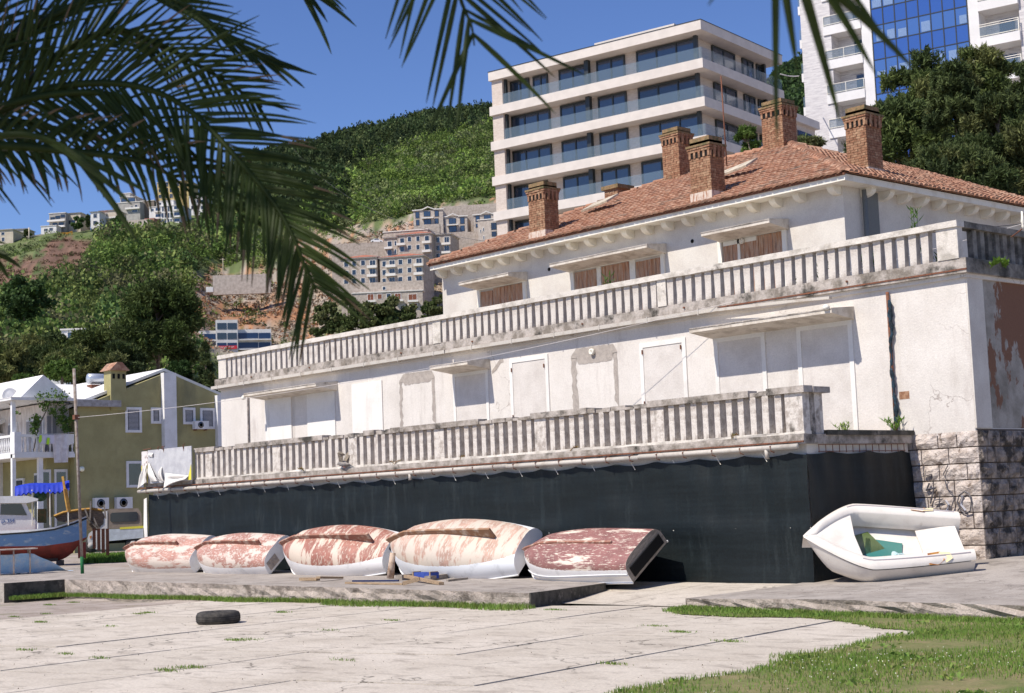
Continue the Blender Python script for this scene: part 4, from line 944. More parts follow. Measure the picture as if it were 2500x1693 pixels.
p = gA(955, 1316); m = MB(); m.box(p.x - .25, p.x + .42, p.y - .02, p.y + .22, p.z + .02, p.z + .17); t_ = thing('blue_crate', 'small blue crate in the timber pile', 'crate', p)
m.build('crate_body', M('crate_blue', (.03, .06, .28), (.05, .09, .35), s=8), t_); m = MB()
for i in (0, 1): m.box(p.x - .27 + i * .64, p.x - .23 + i * .64, p.y - .04, p.y + .2, p.z, p.z + .19)
m.build('crate_end', wood_raw, t_)
p0 = gA(886, 1313); m = MB(); m.tube([p0 + Vector((0, 0, 0)), p0 + Vector((.03, .02, .3)), p0 + Vector((.05, .06, .62))], [.09, .085, .07], 10); tag(m.build('wooden_post', M('post_bark', (.52, .40, .31), (.30, .19, .13), s=7, th=(.45, .6), bump=.5)), 'short peeled log propped against the transom of the brick-red boat', 'log')

# ---- tyre
tp_ = on(533, 1523, 2, -.22); tt = thing('car_tyre', 'worn black tyre lying flat on the paving slabs', 'tyre', tp_)
m = MB(); tm = M('tyre_rubber', (.035, .032, .03), (.09, .08, .07), s=9, th=(.4, .65), bump=.5, bs=50, rough=.8)
prof = [(.20, .02), (.25, .005), (.36, .0), (.405, .03), (.42, .10), (.415, .17), (.39, .215), (.34, .235), (.25, .22), (.20, .20), (.19, .11), (.20, .02)]
n_ = 44; vs = [Vector((tp_.x + r_ * math.cos(2 * math.pi * k_ / n_), tp_.y + r_ * math.sin(2 * math.pi * k_ / n_), tp_.z + h_)) for r_, h_ in prof for k_ in range(n_)]
m.add(vs, [(i * n_ + k_, i * n_ + (k_ + 1) % n_, (i + 1) * n_ + (k_ + 1) % n_, (i + 1) * n_ + k_) for i in range(len(prof) - 1) for k_ in range(n_)], True); m.build('casing', tm, tt)
m = MB()
for r_z in (.06, .10, .14):
    m.lathe((tp_.x, tp_.y, tp_.z + r_z), [(.4215, -.004), (.4235, 0), (.4215, .004)], 44)
m.build('tread_rib', M('tyre_dark', (.02, .018, .017), None), tt)

# ---- board with torn canvas at left end of the lower balustrade
bd = thing('notice_board', 'grey board with torn white canvas hung on the left end of the lower balustrade', 'board', (-44.7, 25.48, 3.0))
m = MB(); m.box(-45.88, -43.15, 25.44, 25.47, 3.0, 4.08); m.build('panel', M('panel_grey', (.42, .42, .45), (.52, .52, .54), s=3), bd)
m = MB(); m.box(-46.3, -45.89, 25.44, 25.47, 3.02, 4.06); m.build('panel', M('panel_poster', (.70, .66, .64), (.32, .24, .22), s=6, th=(.55, .62)), bd)
yl_ = M('yellow_film', (.75, .66, .08), None)
m = MB(); m.prism([(-43.38, 25.435, 3.02), (-43.16, 25.435, 3.02), (-43.16, 25.435, 3.5)], (0, -.01, 0)); m.box(-46.30, -46.27, 25.425, 25.437, 3.02, 3.6); m.box(-45.95, -45.92, 25.425, 25.437, 3.02, 3.6); m.build('yellow_edge', yl_, bd)
m = MB(); cv = lambda x, z_, d=.0: (x, 25.42 - d, z_)
def sheet(pts_a, pts_b, n_=14, bul=.12):
    def f(u, v):
        A = Vector(pts_a[0]).lerp(Vector(pts_a[1]), u); B_1 = Vector(pts_b[0]).lerp(Vector(pts_b[1]), u); p = A.lerp(B_1, v); p.y -= bul * math.sin(v * 3.1) * (.5 + .5 * math.sin(u * 9)); return p
    m.grid(f, n_, n_)
sheet((cv(-45.85, 3.72), cv(-45.82, 3.74)), (cv(-46.42, 2.86, .08), cv(-45.75, 3.06, .12))); sheet((cv(-45.8, 3.7), cv(-45.25, 3.25, .1)), (cv(-45.7, 3.06), cv(-44.75, 3.06, .12)))
sheet((cv(-44.72, 3.3), cv(-44.60, 2.82, .15)), (cv(-43.3, 3.16), cv(-43.35, 3.05, .1))); sheet((cv(-45.0, 3.5), cv(-44.95, 3.5)), (cv(-45.05, 3.08), cv(-44.7, 3.0, .05))); sheet((cv(-45.78, 4.0), cv(-45.5, 3.98)), (cv(-45.78, 3.86), cv(-45.5, 3.84)), 8, .05)
m.build('torn_canvas', board, bd)
m = MB()
for x, dz in ((-45.2, .0), (-44.95, 0), (-44.85, -.12), (-43.6, -.15)): m.tube([(x, 25.47, 4.02 + dz), (x, 25.41, 4.12), (x + .02, 25.46, 4.17)], .018, 5)
m.tube([(-46.2, 25.46, 4.12), (-45.7, 25.46, 4.13)], .015, 5); m.build('hook', rust, bd)

# ---- pigeon landing on the curb
pg = MB(); c0 = Vector((-35.2, 25.5, 3.14)); pm_ = M('pigeon_grey', (.17, .16, .17), (.30, .27, .24), s=14, isl=None)
def ell(c, ex_, ey_, ez_, n1=12, n2=8): pg.grid(lambda u, v: Vector(c) + Vector(ex_) * math.sin(v * math.pi) * math.cos(u * 2 * math.pi) + Vector(ey_) * math.sin(v * math.pi) * math.sin(u * 2 * math.pi) + Vector(ez_) * math.cos(v * math.pi), n1, n2)
rr = Vector((.74, .0, 0)).normalized()
pt_ = thing('pigeon', 'grey pigeon with raised wings landing on the curb of the lower balustrade', 'bird', c0)
bodyL = [(-.26, .005, .012), (-.22, .02, .035), (-.17, .035, .05), (-.08, .02, .085), (.02, 0, .09), (.12, .0, .065), (.2, -.01, .035), (.32, -.02, .02)]
m = MB(); n_ = 10; vs = []
for x, z_, r_ in bodyL:
    for k_ in range(n_):
        a = 2 * math.pi * k_ / n_; vs.append(c0 + Vector((x, math.cos(a) * r_ * .8, z_ + math.sin(a) * r_ * (.4 if x > .25 else 1))))
m.add(vs, [(i * n_ + k_, i * n_ + (k_ + 1) % n_, (i + 1) * n_ + (k_ + 1) % n_, (i + 1) * n_ + k_) for i in range(len(bodyL) - 1) for k_ in range(n_)] + [tuple(range(n_))[::-1], tuple(range((len(bodyL) - 1) * n_, len(bodyL) * n_))], True); m.build('body', pm_, pt_)
for sg in (-1, 1):
    m = MB(); base = c0 + Vector((-.05, sg * .05, .06))
    wp = [(-.04, 0, 0), (.12, 0, 0), (.22, sg * .06, .16), (.42, sg * .12, .16), (.40, sg * .14, .20), (.16, sg * .12, .30), (.02, sg * .10, .24)]
    m.prism([base + Vector(p) for p in wp], (0, sg * .008, 0)); m.build('wing', M('pigeon_wing', (.30, .25, .19), (.14, .12, .11), s=20), pt_)
m = MB(); m.prism([c0 + Vector((-.26, 0, .02)), c0 + Vector((-.30, 0, 0)), c0 + Vector((-.25, .01, -.005))], (0, .008, 0)); m.build('beak', black, pt_)
m = MB()
for s_ in (-.03, .03): m.tube([c0 + Vector((.06, s_, -.06)), c0 + Vector((.1, s_, -.115))], .008, 4)
m.build('leg', M('pigeon_leg', (.4, .12, .1), None), pt_)

# ================================================================== LEFT: POLE, TABLE, BOTTLE, FISHING BOAT, TRUCK, HOUSE
pb = Vector((-45.16, 22.73, .22)); pl_ = thing('metal_pole', 'tall thin grey metal pole with green painted foot standing on the platform', 'pole', pb)
lean = -Vector((RH[0], RH[1], 0)) * .20; top_ = pb + lean + Vector((0, 0, 6.4))
m = MB(); m.tube([pb.lerp(top_, .085), top_], .05, 8); m.build('shaft', M('pole_grey', (.33, .29, .26), (.22, .17, .14), s=8), pl_)
m = MB(); m.tube([pb, pb.lerp(top_, .086)], .056, 8); m.build('painted_foot', M('pole_green', (.02, .14, .05), None), pl_)
m = MB(); c_ = pb.lerp(top_, .76); m.box(c_.x - .08, c_.x + .08, c_.y - .08, c_.y + .08, c_.z - .06, c_.z + .08); m.build('clamp', rust, pl_)
wire_m = M('wire_dark', (.08, .075, .08), None, grain=0); wire_l = M('wire_pale', (.62, .58, .56), None, grain=0)
def wire(name, label, p, q, sag, r_, mat, n_=24):
    p, q = Vector(p), Vector(q); m = MB(); m.tube([p.lerp(q, i / n_) - Vector((0, 0, sag * 4 * (i / n_) * (1 - i / n_))) for i in range(n_ + 1)], r_, 4)
    return tag(m.build(name, mat), label, 'cable')
hookp = on(2497, 547, 0, -17.6)
hk_ = thing('cable_hook', 'white cable insulator bracket at the right end of the upper balustrade', 'insulator', hookp)
m = MB(); m.lathe(hookp, [(.02, -.12), (.035, -.05), (.02, 0), (.045, .05), (.03, .12), (.02, .28)], 8); m.build('insulator_body', trim, hk_); m = MB(); m.tube([hookp + Vector((-.3, 0, -.25)), hookp + Vector((0, 0, -.1))], .015, 5); m.build('bracket_arm', rust, hk_)
wire('cable', 'pale cable running from the grey pole across the villa front to the upper right corner', c_, hookp, .62, .0065, wire_l)
wire('cable', 'dark cable sloping from the hillside across the roof tiles to the upper right corner', PD(700, 343, 200), hookp, 5.2, .012, wire_m, 40)
# white plastic table
def leg(m, p, q, r_=.028): m.tube([p, q], r_, 6)
tb0 = on(35 * K, 1305 * K, 2, .26); TR = Vector((.26, .966, 0)); TF = Vector((-.966, .26, 0))
tbt = thing('table', 'worn wooden table with thin legs at the lower left edge', 'table', tb0); sp = 48 / 3818
tw = M('table_wood', (.62, .52, .45), (.42, .32, .26), s=4, st=(1, 1, 1), bump=.3)
m = MB(); m.obox(tb0 + Vector((0, 0, .80)) + TR * (-.05) + TF * .3, TR, TF, (0, 0, 1), .72, .42, .018); m.build('tabletop', tw, tbt)
for dx, dy in ((-.48, .0), (-.05, .0), (.46, .05), (-.48, .6), (.5, .62)):
    p = tb0 + TR * dx + TF * dy; m = MB(); leg(m, p, p + Vector((0, 0, .79))); m.build('leg', tw, tbt)
bt0 = on(42 * K, 1303 * K, 2, .26); bt_ = thing('wine_bottle', 'green wine bottle with white label standing beside the table leg', 'bottle', bt0)
m = MB(); m.lathe(bt0, [(.05, 0), (.055, .01), (.055, .20), (.045, .24), (.022, .28), (.02, .36), (.024, .37), (.02, .38)], 12); m.build('glass_body', glassy('bottle_green', (.02, .06, .015), rough=.1), bt_)
m = MB(); m.lathe(bt0, [(.0565, .05), (.0565, .16)], 12); m.build('paper_label', board, bt_)
# light blue tarp-covered hull behind the table
tarp = MB(); tmat = M('tarp_blue', (.35, .55, .78), (.60, .66, .74), s=2.5, th=(.45, .62), bump=.4, bs=6)
tc0 = PD(40, 1400, 50); tc0.z = .28
def tf(u, v):
    x = -3.2 + 5.0 * u; z_ = (.62 * (1 - v) if x < .55 else max(.0, .62 - (x - .55) * .55) * (1 - v)) + .02 * math.sin(x * 7 + v * 5); d = -.15 - .45 * v + (.1 * math.sin(x * 3))
    return tc0 + TR * x + TF * (-d * -1 * .6) * -1 + Vector((0, 0, max(.01, z_)))
tarp.grid(tf, 40, 12); tarp.add([tc0 + TR * -3.2 + TF * .09 + Vector((0, 0, .62)), tc0 + TR * .55 + TF * .09 + Vector((0, 0, .62)), tc0 + TR * .5 + TF * 1.3 + Vector((0, 0, .55)), tc0 + TR * -3.2 + TF * 1.3 + Vector((0, 0, .55))], [(0, 1, 2, 3)])
tag(tarp.build('blue_tarpaulin', tmat), 'pale blue tarpaulin-covered mound behind the table and bottle', 'tarpaulin')

# helper frame: local x = image right, y = away, z = up, metres from photo pixels at a depth
class Frame:
    def __init__(s, px_, py_, dep, yaw=0.0):
        s.o = PD(px_, py_, dep); dv = Vector((s.o.x, s.o.y, 0)).normalized(); s.rz = math.atan2(-dv.x, dv.y) + yaw; s.px, s.py, s.dep = px_, py_, dep
        s.sc = dep / 3818.0 * math.sqrt(1 + ((px_ - 1250) / 3818) ** 2)
        s.c = math.cos(s.rz); s.s_ = math.sin(s.rz)
    def pt(s, px_, py_, d=0.0):           # local coords of the photo pixel on the frame's vertical plane (y=0), pushed back d
        r_ = ray(px_, py_); n_ = np.array([-s.s_, s.c, 0]); o_ = np.array(s.o)
        t = ((o_ - O) @ n_ + d) / (r_ @ n_); P0 = O + r_ * t; q = P0 - o_
        return (float(q[0] * s.c + q[1] * s.s_), d, float(q[2]))
    def thing(s, name, label, cat, group=None): return thing(name, label, cat, s.o, s.rz, group)
# fishing boat
fb_ = Frame(100, 1368, 58); W_ = lambda x, y, d=0: Vector(fb_.pt(x / 4.92, 1100 + y / 4.92, d))
fbt = fb_.thing('fishing_boat', 'blue and white wooden fishing boat with cabin and blue canopy at left', 'boat')
fmat_b = M('boat_blue', (.14, .27, .50), (.36, .45, .56), s=2.5, th=(.55, .66), st=(1, 1, 2.5), bump=.3, rough=.5); fmat_r = M('boat_red', (.30, .06, .045), (.20, .05, .04), s=3, bump=.2); fwh = M('boat_white', (.70, .69, .68), (.58, .56, .54), s=2, th=(.5, .7), rough=.5)
HB = 1.25
def sheer(t): return np.interp(t, [-1.2, -.4, 0, .35, .62, .85, 1.0], [1000, 1010, 1010, 985, 950, 880, 815])
def wl(t): return np.interp(t, [-1.2, 0, .5, .85, 1.0], [1165, 1155, 1150, 1100, 1045])
def kl(t): return np.interp(t, [-1.2, 0, .7, .82, .9, 1.0], [1320, 1325, 1330, 1260, 1150, 1060])
X1 = 1050
def fw(t): return HB * (1 - max(0, t - .25) ** 2.4 * 2.0) if t > .25 else HB * (1 - max(0, -t - .3) ** 2 * 1.0)
def hullstrip(yfa, yfb, ea, eb, nm, mat):
    m = MB()
    for sg in (-1, 1):
        def f(u, v):
            t = -1.2 + 2.2 * u; ya, yb = yfa(t), yfb(t); y = ya + (yb - ya) * v; wdt = max(.03, fw(t)) * (ea + (eb - ea) * v ** 1.4)
            p = W_(X1 * t, y); return Vector((p.x, HB + sg * wdt * 1.0, p.z))
        m.grid(f, 40, 8)
    return m.build(nm, mat, fbt, world=False)
hullstrip(sheer, wl, 1.0, .82, 'hull', fmat_b); hullstrip(wl, kl, .82, .06, 'bottom', fmat_r)
hullstrip(lambda t: sheer(t) - (28 + 40 * max(0, .5 - t)), lambda t: sheer(t) - 8, .985, 1.0, 'bulwark', fwh)
m = MB()
for sg in (-1, 1): m.tube([Vector((W_(X1 * t, sheer(t)).x, HB + sg * (max(.03, fw(t)) + .02), W_(X1 * t, sheer(t)).z)) for t in np.linspace(-1.2, 1, 30)], .035, 6)
m.build('rub_rail', M('rub_black', (.03, .03, .03), None), fbt, world=False)
m = MB(); n_ = 16; L_ = [Vector((W_(X1 * t, 0).x, HB - fw(t) * .96, W_(X1 * t, sheer(t) - 18).z)) for t in np.linspace(-1.2, .97, n_)]; Rr = [Vector((p.x, 2 * HB - p.y, p.z)) for p in L_]
m.add(L_ + Rr, [(i, i + 1, n_ + i + 1, n_ + i) for i in range(n_ - 1)]); m.build('deck', M('deck_brown', (.25, .10, .07), None), fbt, world=False)
m = MB(); a = W_(945, 1110); c_ = W_(1045, 1300); m.box(a.x, c_.x, HB - .03, HB + .03, c_.z, a.z); m.build('rudder', fmat_r, fbt, world=False)
def fprism(nm, pts_, d0, d1, mat, par=None):
    m = MB(); q = [W_(x, y, 0) for x, y in pts_]; m.prism([(p.x, d0, p.z) for p in q], (0, d1 - d0, 0)); return m.build(nm, mat, par or fbt, world=False)
cab = fprism('cabin', [(-900, 640), (310, 628), (345, 720), (450, 870), (440, 960), (-900, 985)], HB - .85, HB + .85, fwh)
fprism('cabin_roof', [(-900, 560), (330, 545), (460, 580), (455, 600), (320, 632), (-900, 632)], HB - 1.0, HB + 1.0, fwh)
fprism('roof_rail', [(25, 560), (330, 540), (330, 548), (25, 572)], HB - .7, HB - .6, wood_red)
fprism('cabin_window', [(-700, 640), (-60, 640), (-40, 780), (-700, 780)], HB - .87, HB - .84, GD); fprism('cabin_window', [(10, 645), (255, 640), (325, 780), (0, 772)], HB - .87, HB - .84, GD)
fprism('engine_box', [(450, 700), (560, 700), (560, 870), (450, 870)], HB - .4, HB + .4, M('net_heap', (.10, .12, .05), (.2, .14, .06), s=9))
m = MB(); cm = M('canopy_blue', (.015, .035, .38), (.02, .05, .48), s=6, rough=.6)
A0 = W_(175, 430); A1 = W_(835, 375)
def canopy(u, v):
    x = A0.x + (A1.x - A0.x) * u; zt = W_(0, 430 - 60 * u).z; s_ = v * 2 - 1; dr = -.14 * abs(s_) ** 3 - (.24 + .04 * math.sin(u * 70) if abs(s_) > .99 else 0); return Vector((x, HB + s_ * .95, zt + dr + .05 * math.sin(u * 6)))
m.grid(canopy, 48, 12); m.build('canopy', cm, fbt, world=False)
m = MB()
for x in (385, 600, 820): 
    for yy in (HB - .9, HB + .9): p = W_(x, 470); q = W_(x, 900); m.tube([(p.x, yy, p.z), (p.x, yy, q.z)], .02, 5)
m.build('canopy_pole', trim, fbt, world=False)
m = MB(); p = W_(780, 460); q = W_(830, 735); m.beam((p.x, HB - .95, p.z), (q.x, HB - .9, q.z), .12, .12); p = W_(755, 310); m.beam((p.x, HB - .9, p.z), (W_(780, 470).x, HB - .92, W_(780, 470).z), .08, .08); m.build('yellow_spar', wood_y, fbt, world=False)
m = MB(); p = W_(590, 470); q = W_(610, 800); m.beam((p.x, HB - .6, p.z), (q.x, HB - .6, q.z), .2, .2); m.build('green_post', M('post_green', (.12, .13, .07), (.2, .15, .1), s=6), fbt, world=False)
m = MB(); p = W_(485, 545); m.grid(lambda u, v: Vector((p.x + math.cos(u * 6.283) * .24 * math.sin(v * 3.14), HB - .3 + math.sin(u * 6.283) * .2 * math.sin(v * 3.14), p.z + .2 * math.cos(v * 3.14))), 14, 8); m.build('net_bundle', M('bundle_green', (.05, .13, .05), (.12, .2, .1), s=14, bump=.8), fbt, world=False)
def text_obj(name, body, loc_m, size, mat, parent, extr=.004, shear=0):
    cu = bpy.data.curves.new(name, 'FONT'); cu.body = body; cu.size = size; cu.extrude = extr; cu.align_x = 'LEFT'; cu.align_y = 'BOTTOM'; cu.shear = shear
    tmp = bpy.data.objects.new('tmp_text', cu); COL.objects.link(tmp); dg = bpy.context.evaluated_depsgraph_get(); me = bpy.data.meshes.new_from_object(tmp.evaluated_get(dg)); bpy.data.objects.remove(tmp)
    me.materials.clear(); me.materials.append(mat); me.transform(loc_m); o = bpy.data.objects.new(name, me); COL.objects.link(o); o.parent = parent; return o
RX = Matrix.Rotation(math.pi / 2, 4, 'X')
p = W_(10, 890); q = W_(170, 845)
text_obj('registration_number', 'D-354', Matrix.Translation((p.x, HB - .862, p.z)) @ Matrix.Rotation(-.06, 4, 'Y') @ RX, (q.x - p.x) / 2.55, M('letter_blue', (.02, .08, .30), None), fbt, shear=.15)
m = MB()
for x in (450, 680): p = W_(x, 1330); q = W_(x + 60, 1385); m.box(p.x, q.x + .1, HB - .6, HB + .6, q.z, p.z)
p = W_(-300, 1330); q = W_(700, 1372); m.box(p.x, q.x, HB - .2, HB + .2, q.z + .1, p.z + .02); m.build('cradle_block', M('block_dark', (.09, .07, .06), None), fbt, world=False)
# clutter aft of the boat: small wooden skiff with boards
sk = Frame(215, 1330, 62); sw = lambda x, y, d=0: Vector(sk.pt(x / 4.92, 1100 + y / 4.92, d)); skt = sk.thing('wooden_skiff', 'small wooden skiff full of loose sticks behind the fishing boat stern', 'boat')
m = MB(); up_ = [(650, 790), (760, 745), (950, 715), (1110, 700), (1220, 720)]; lw_ = [(700, 830), (800, 800), (950, 800), (1110, 960), (1200, 960)]
m.prism([sw(*p) for p in up_] + [sw(1260, 800), sw(1190, 960), sw(1060, 970), sw(1000, 900), sw(700, 850)], (0, 1.0, 0)); m.build('hull', M('skiff_wood', (.30, .22, .14), (.16, .12, .09), s=5, st=(1, 1, 5)), skt, world=False)
m = MB(); m.tube([sw(x, y, -.03) for x, y in up_], .05, 5); m.build('gunwale', wood_y, skt, world=False)
m = MB()
for a, c_ in (((1090, 610), (1080, 840)), ((1020, 700), (1070, 850)), ((1030, 790), (1180, 950)), ((1010, 800), (1200, 940)), ((1250, 650), (1270, 820)), ((1120, 800), (1190, 960))): m.beam(sw(*a, -.1), sw(*c_, -.1), .06 if a[0] != 1090 else .14, .06)
m.build('stick', wood_g, skt, world=False)
# truck
tk = Frame(255, 1352, 70); tw_ = lambda x, y, d=0: Vector(tk.pt(x / 4.92, 1100 + y / 4.92, d)); tkt = tk.thing('pickup_truck', 'small white flatbed truck with brown canvas canopy parked by the villa end', 'truck')
def tpr(nm, pts_, d0, d1, mat, par=None):
    m = MB(); q = [tw_(x, y, 0) for x, y in pts_]; m.prism([(p.x, d0, p.z) for p in q], (0, d1 - d0, 0)); return m.build(nm, mat, par or tkt, world=False)
twh = M('truck_white', (.72, .70, .67), (.6, .57, .54), s=3, rough=.45)
tpr('cab', [(1050, 1060), (1065, 1000), (1140, 940), (1160, 860), (1200, 745), (1290, 725), (1290, 1190), (1150, 1190), (1120, 1110), (1060, 1130)], 0, 1.7, twh)
tpr('cab_window', [(1150, 925), (1200, 765), (1245, 755), (1245, 880), (1190, 925)], -.02, .01, GD)
cn = tpr('canopy', [(1290, 720), (1320, 705), (1660, 695), (1700, 760), (1715, 940), (1290, 940)], .02, 1.68, M('canvas_brown', (.24, .19, .15), (.30, .24, .19), s=3, bump=.3))
tpr('canopy_window', [(1325, 770), (1345, 750), (1640, 738), (1655, 755), (1655, 840), (1635, 856), (1345, 862), (1325, 845)], -.01, .01, GD, cn)
tpr('side_board', [(1300, 950), (1720, 935), (1725, 1050), (1305, 1090)], -.03, 1.72, M('tray_white', (.62, .66, .70), (.5, .53, .56), s=3))
tpr('yellow_panel', [(1440, 925), (1725, 905), (1725, 935), (1440, 950)], -.04, .0, yl_)
tpr('chassis', [(1150, 1090), (1720, 1070), (1720, 1100), (1150, 1130)], .3, 1.4, black)
for cx_, cy_ in ((1095, 1145), (1600, 1125)):
    for d in (.1, 1.6): p = tw_(cx_, cy_); m = MB(); m.lathe((p.x, d, p.z), [(.12, -.1), (.3, -.09), (.33, -.06), (.33, .06), (.3, .09), (.12, .1)], 18, 'y'); wh = m.build('wheel', tm, tkt, world=False); m = MB(); m.lathe((p.x, d, p.z), [(.15, -.105), (.15, .105)], 12, 'y'); m.build('rim', M('rim_steel', (.4, .38, .36), None), wh, world=False)
tpr('headlight', [(1075, 1030), (1100, 1025), (1100, 1055), (1080, 1060)], -.02, .01, M('lamp_orange', (.5, .2, .08), None))
pf_ = Frame(247, 1355, 60)
for i, x in enumerate((1130, 1185, 1238, 1290)):
    a = Vector(pf_.pt(x / 4.92, 1100 + 950 / 4.92)); c_ = Vector(pf_.pt(x / 4.92 + 1, 1100 + (1180 + i * 25) / 4.92)); t_ = pf_.thing('fence_post', ('leftmost', 'second from the left', 'third from the left', 'rightmost')[i] + ' of the four dark rusty posts before the truck', 'post', 'dark posts in front of the truck')
    m = MB(); m.box(a.x - .06, a.x + .06, 0, .1, c_.z, a.z); m.build('shaft', rust, t_, world=False)
    m = MB(); m.box(a.x - .07, a.x + .07, -.01, .11, a.z, a.z + .03); m.build('cap', rust, t_, world=False)

# ---- olive green house
ol_w = M('wall_olive', (.37, .335, .165), (.31, .28, .135), s=.8, bump=.2, c3=(.17, .165, .10), s3=.35, th3=(.55, .72), st3=(1, 1, .3)); wht = M('house_white', (.78, .77, .77), (.70, .69, .68), s=2); roofw = M('roof_white', (.80, .78, .76), (.72, .7, .68), s=2)
HX = -78.0; hs_ = thing('green_house', 'olive green two-storey house with white trim, white roof and corner balcony', 'house', (HX, 41, .3))
def hp(b, nm, mat, par=None): return b.build(nm, mat, par or hs_)
m = MB(); yl0, yr0 = 38.86, 48.0
m.prism([(HX, yl0, 0), (HX, yr0, 0), (HX, yr0, 8.85), (HX, 44.55, 10.1), (HX, yl0, 7.95)], (-14, 0, 0)); hp(m, 'wall', ol_w)
m = MB()
m.prism([(HX - .35, yl0 - .2, 8.0), (HX - .35, 44.55, 10.2), (HX - .35, yr0 + .3, 8.86), (HX - .35, yr0 + .3, 9.02), (HX - .35, 44.55, 10.36), (HX - .35, yl0 - .2, 8.16)], (-14, 0, 0)); hp(m, 'roof', roofw)
m = MB(); m.box(HX, HX + .35, 44.12, 44.9, 0, 10.05); m.box(HX, HX + .3, 47.57, 48.02, 0, 8.85); hp(m, 'pilaster', wht)
# white roof with front gable, seen over the balcony
m = MB(); m.prism([(HX - .5, 36.0, 8.5), (HX - .5, 37.37, 9.8), (HX - .5, 39.0, 8.6)], (-6, 0, 0)); hp(m, 'front_gable', roofw)
m = MB(); m.add([(HX - .3, 38.0, 8.5), (HX - .3, 41.9, 8.5), (HX - 5, 41.9, 9.75), (HX - 5, 37.4, 9.75)], [(0, 1, 2, 3)]); m.box(HX - .3, HX - .02, 38.8, 41.9, 8.3, 8.5); hp(m, 'lower_roof', roofw)
m = MB(); m.box(HX, HX + .45, 38.83, 41.43, 8.08, 8.43); hp(m, 'gutter_box', M('gutter_grey', (.42, .40, .40), (.3, .28, .27), s=4))
m = MB(); m.box(HX - .7, HX + .1, 41.0, 41.92, 7.9, 10.1); ch = hp(m, 'chimney', ol_w); m = MB(); m.prism([(HX - .9, 40.85, 10.1), (HX - .9, 42.05, 10.1), (HX - .9, 41.6, 10.55), (HX - .9, 41.3, 10.55)], (1.2, 0, 0)); hp(m, 'chimney_cap', tile_m, ch)
m = MB()
for y in (41.1, 41.4, 41.7): m.box(HX + .09, HX + .12, y, y + .14, 9.65, 9.92)
hp(m, 'smoke_vent', black, ch)
for y0, y1, z0, z1, dark in ((41.88, 42.88, 6.7, 8.1, 0), (43.46, 44.1, 7.2, 8.1, 0), (45.48, 46.27, 7.18, 8.13, 0), (46.59, 47.55, 6.92, 8.12, 0), (41.9, 42.92, 3.68, 5.13, 1)):
    m = MB(); f = .14; m.box(HX, HX + .06, y0, y0 + f, z0, z1); m.box(HX, HX + .06, y1 - f, y1, z0, z1); m.box(HX, HX + .06, y0 + f, y1 - f, z1 - f, z1); m.box(HX, HX + .08, y0 + f, y1 - f, z0, z0 + f); wf = hp(m, 'window', wht)
    if dark: hp(bx(HX - .05, HX + .02, y0 + f, y1 - f, z0 + f, z1 - f), 'pane', GD, wf)
    else:
        m = MB(); z_ = z0 + f
        while z_ < z1 - f - .03: m.box(HX, HX + .03 + .01, y0 + f + .06, y1 - f - .06, z_ + .012, z_ + .052); z_ += .07
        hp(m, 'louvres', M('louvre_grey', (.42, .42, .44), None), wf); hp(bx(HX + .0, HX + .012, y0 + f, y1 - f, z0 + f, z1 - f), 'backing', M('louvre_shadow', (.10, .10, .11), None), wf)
def ac(label, y0, y1, z0, z1):
    t_ = thing('air_conditioner', label, 'air conditioner', (HX + .2, (y0 + y1) / 2, z0)); m = MB(); m.box(HX + .06, HX + .36, y0, y1, z0, z1); hp(m, 'casing', wht, t_)
    cy = y0 + (y1 - y0) * .42; m = MB(); m.lathe((HX + .37, cy, (z0 + z1) / 2), [((z1 - z0) * .38, -.01), ((z1 - z0) * .38, .01)], 18, 'x'); f_ = hp(m, 'fan_grille', black, t_)
    m = MB(); 
    for k_ in range(3): m.lathe((HX + .385, cy, (z0 + z1) / 2), [((z1 - z0) * (.1 + .1 * k_), 0), ((z1 - z0) * (.12 + .1 * k_), .004)], 16, 'x')
    hp(m, 'guard_ring', M('guard_grey', (.3, .3, .3), None), f_); m = MB(); m.box(HX, HX + .34, y0 + .1, y0 + .14, z0 - .08, z0); m.box(HX, HX + .34, y1 - .14, y1 - .1, z0 - .08, z0); hp(m, 'bracket', rust, t_)
ac('air conditioner low on the olive wall, left of the two above the truck', 39.85, 40.67, 2.55, 3.16); ac('air conditioner low on the olive wall, right of the two above the truck', 41.14, 42.08, 2.55, 3.16); ac('air conditioner high on the olive wall between two louvred windows', 46.05, 46.95, 6.9, 7.36)
t_ = thing('wall_lamp', 'small round white lamp on the olive wall just right of the pole', 'lamp', (HX + .1, 39.17, 4.7)); m = MB(); m.lathe((HX + .22, 39.17, 4.72), [(.02, -.14), (.12, -.1), (.15, 0), (.12, .1), (.03, .14)], 12); hp(m, 'globe', M('globe_white', (.85, .85, .7), None, rough=.3), t_); m = MB(); m.box(HX, HX + .2, 39.15, 39.19, 4.56, 4.6); hp(m, 'arm', rust, t_)
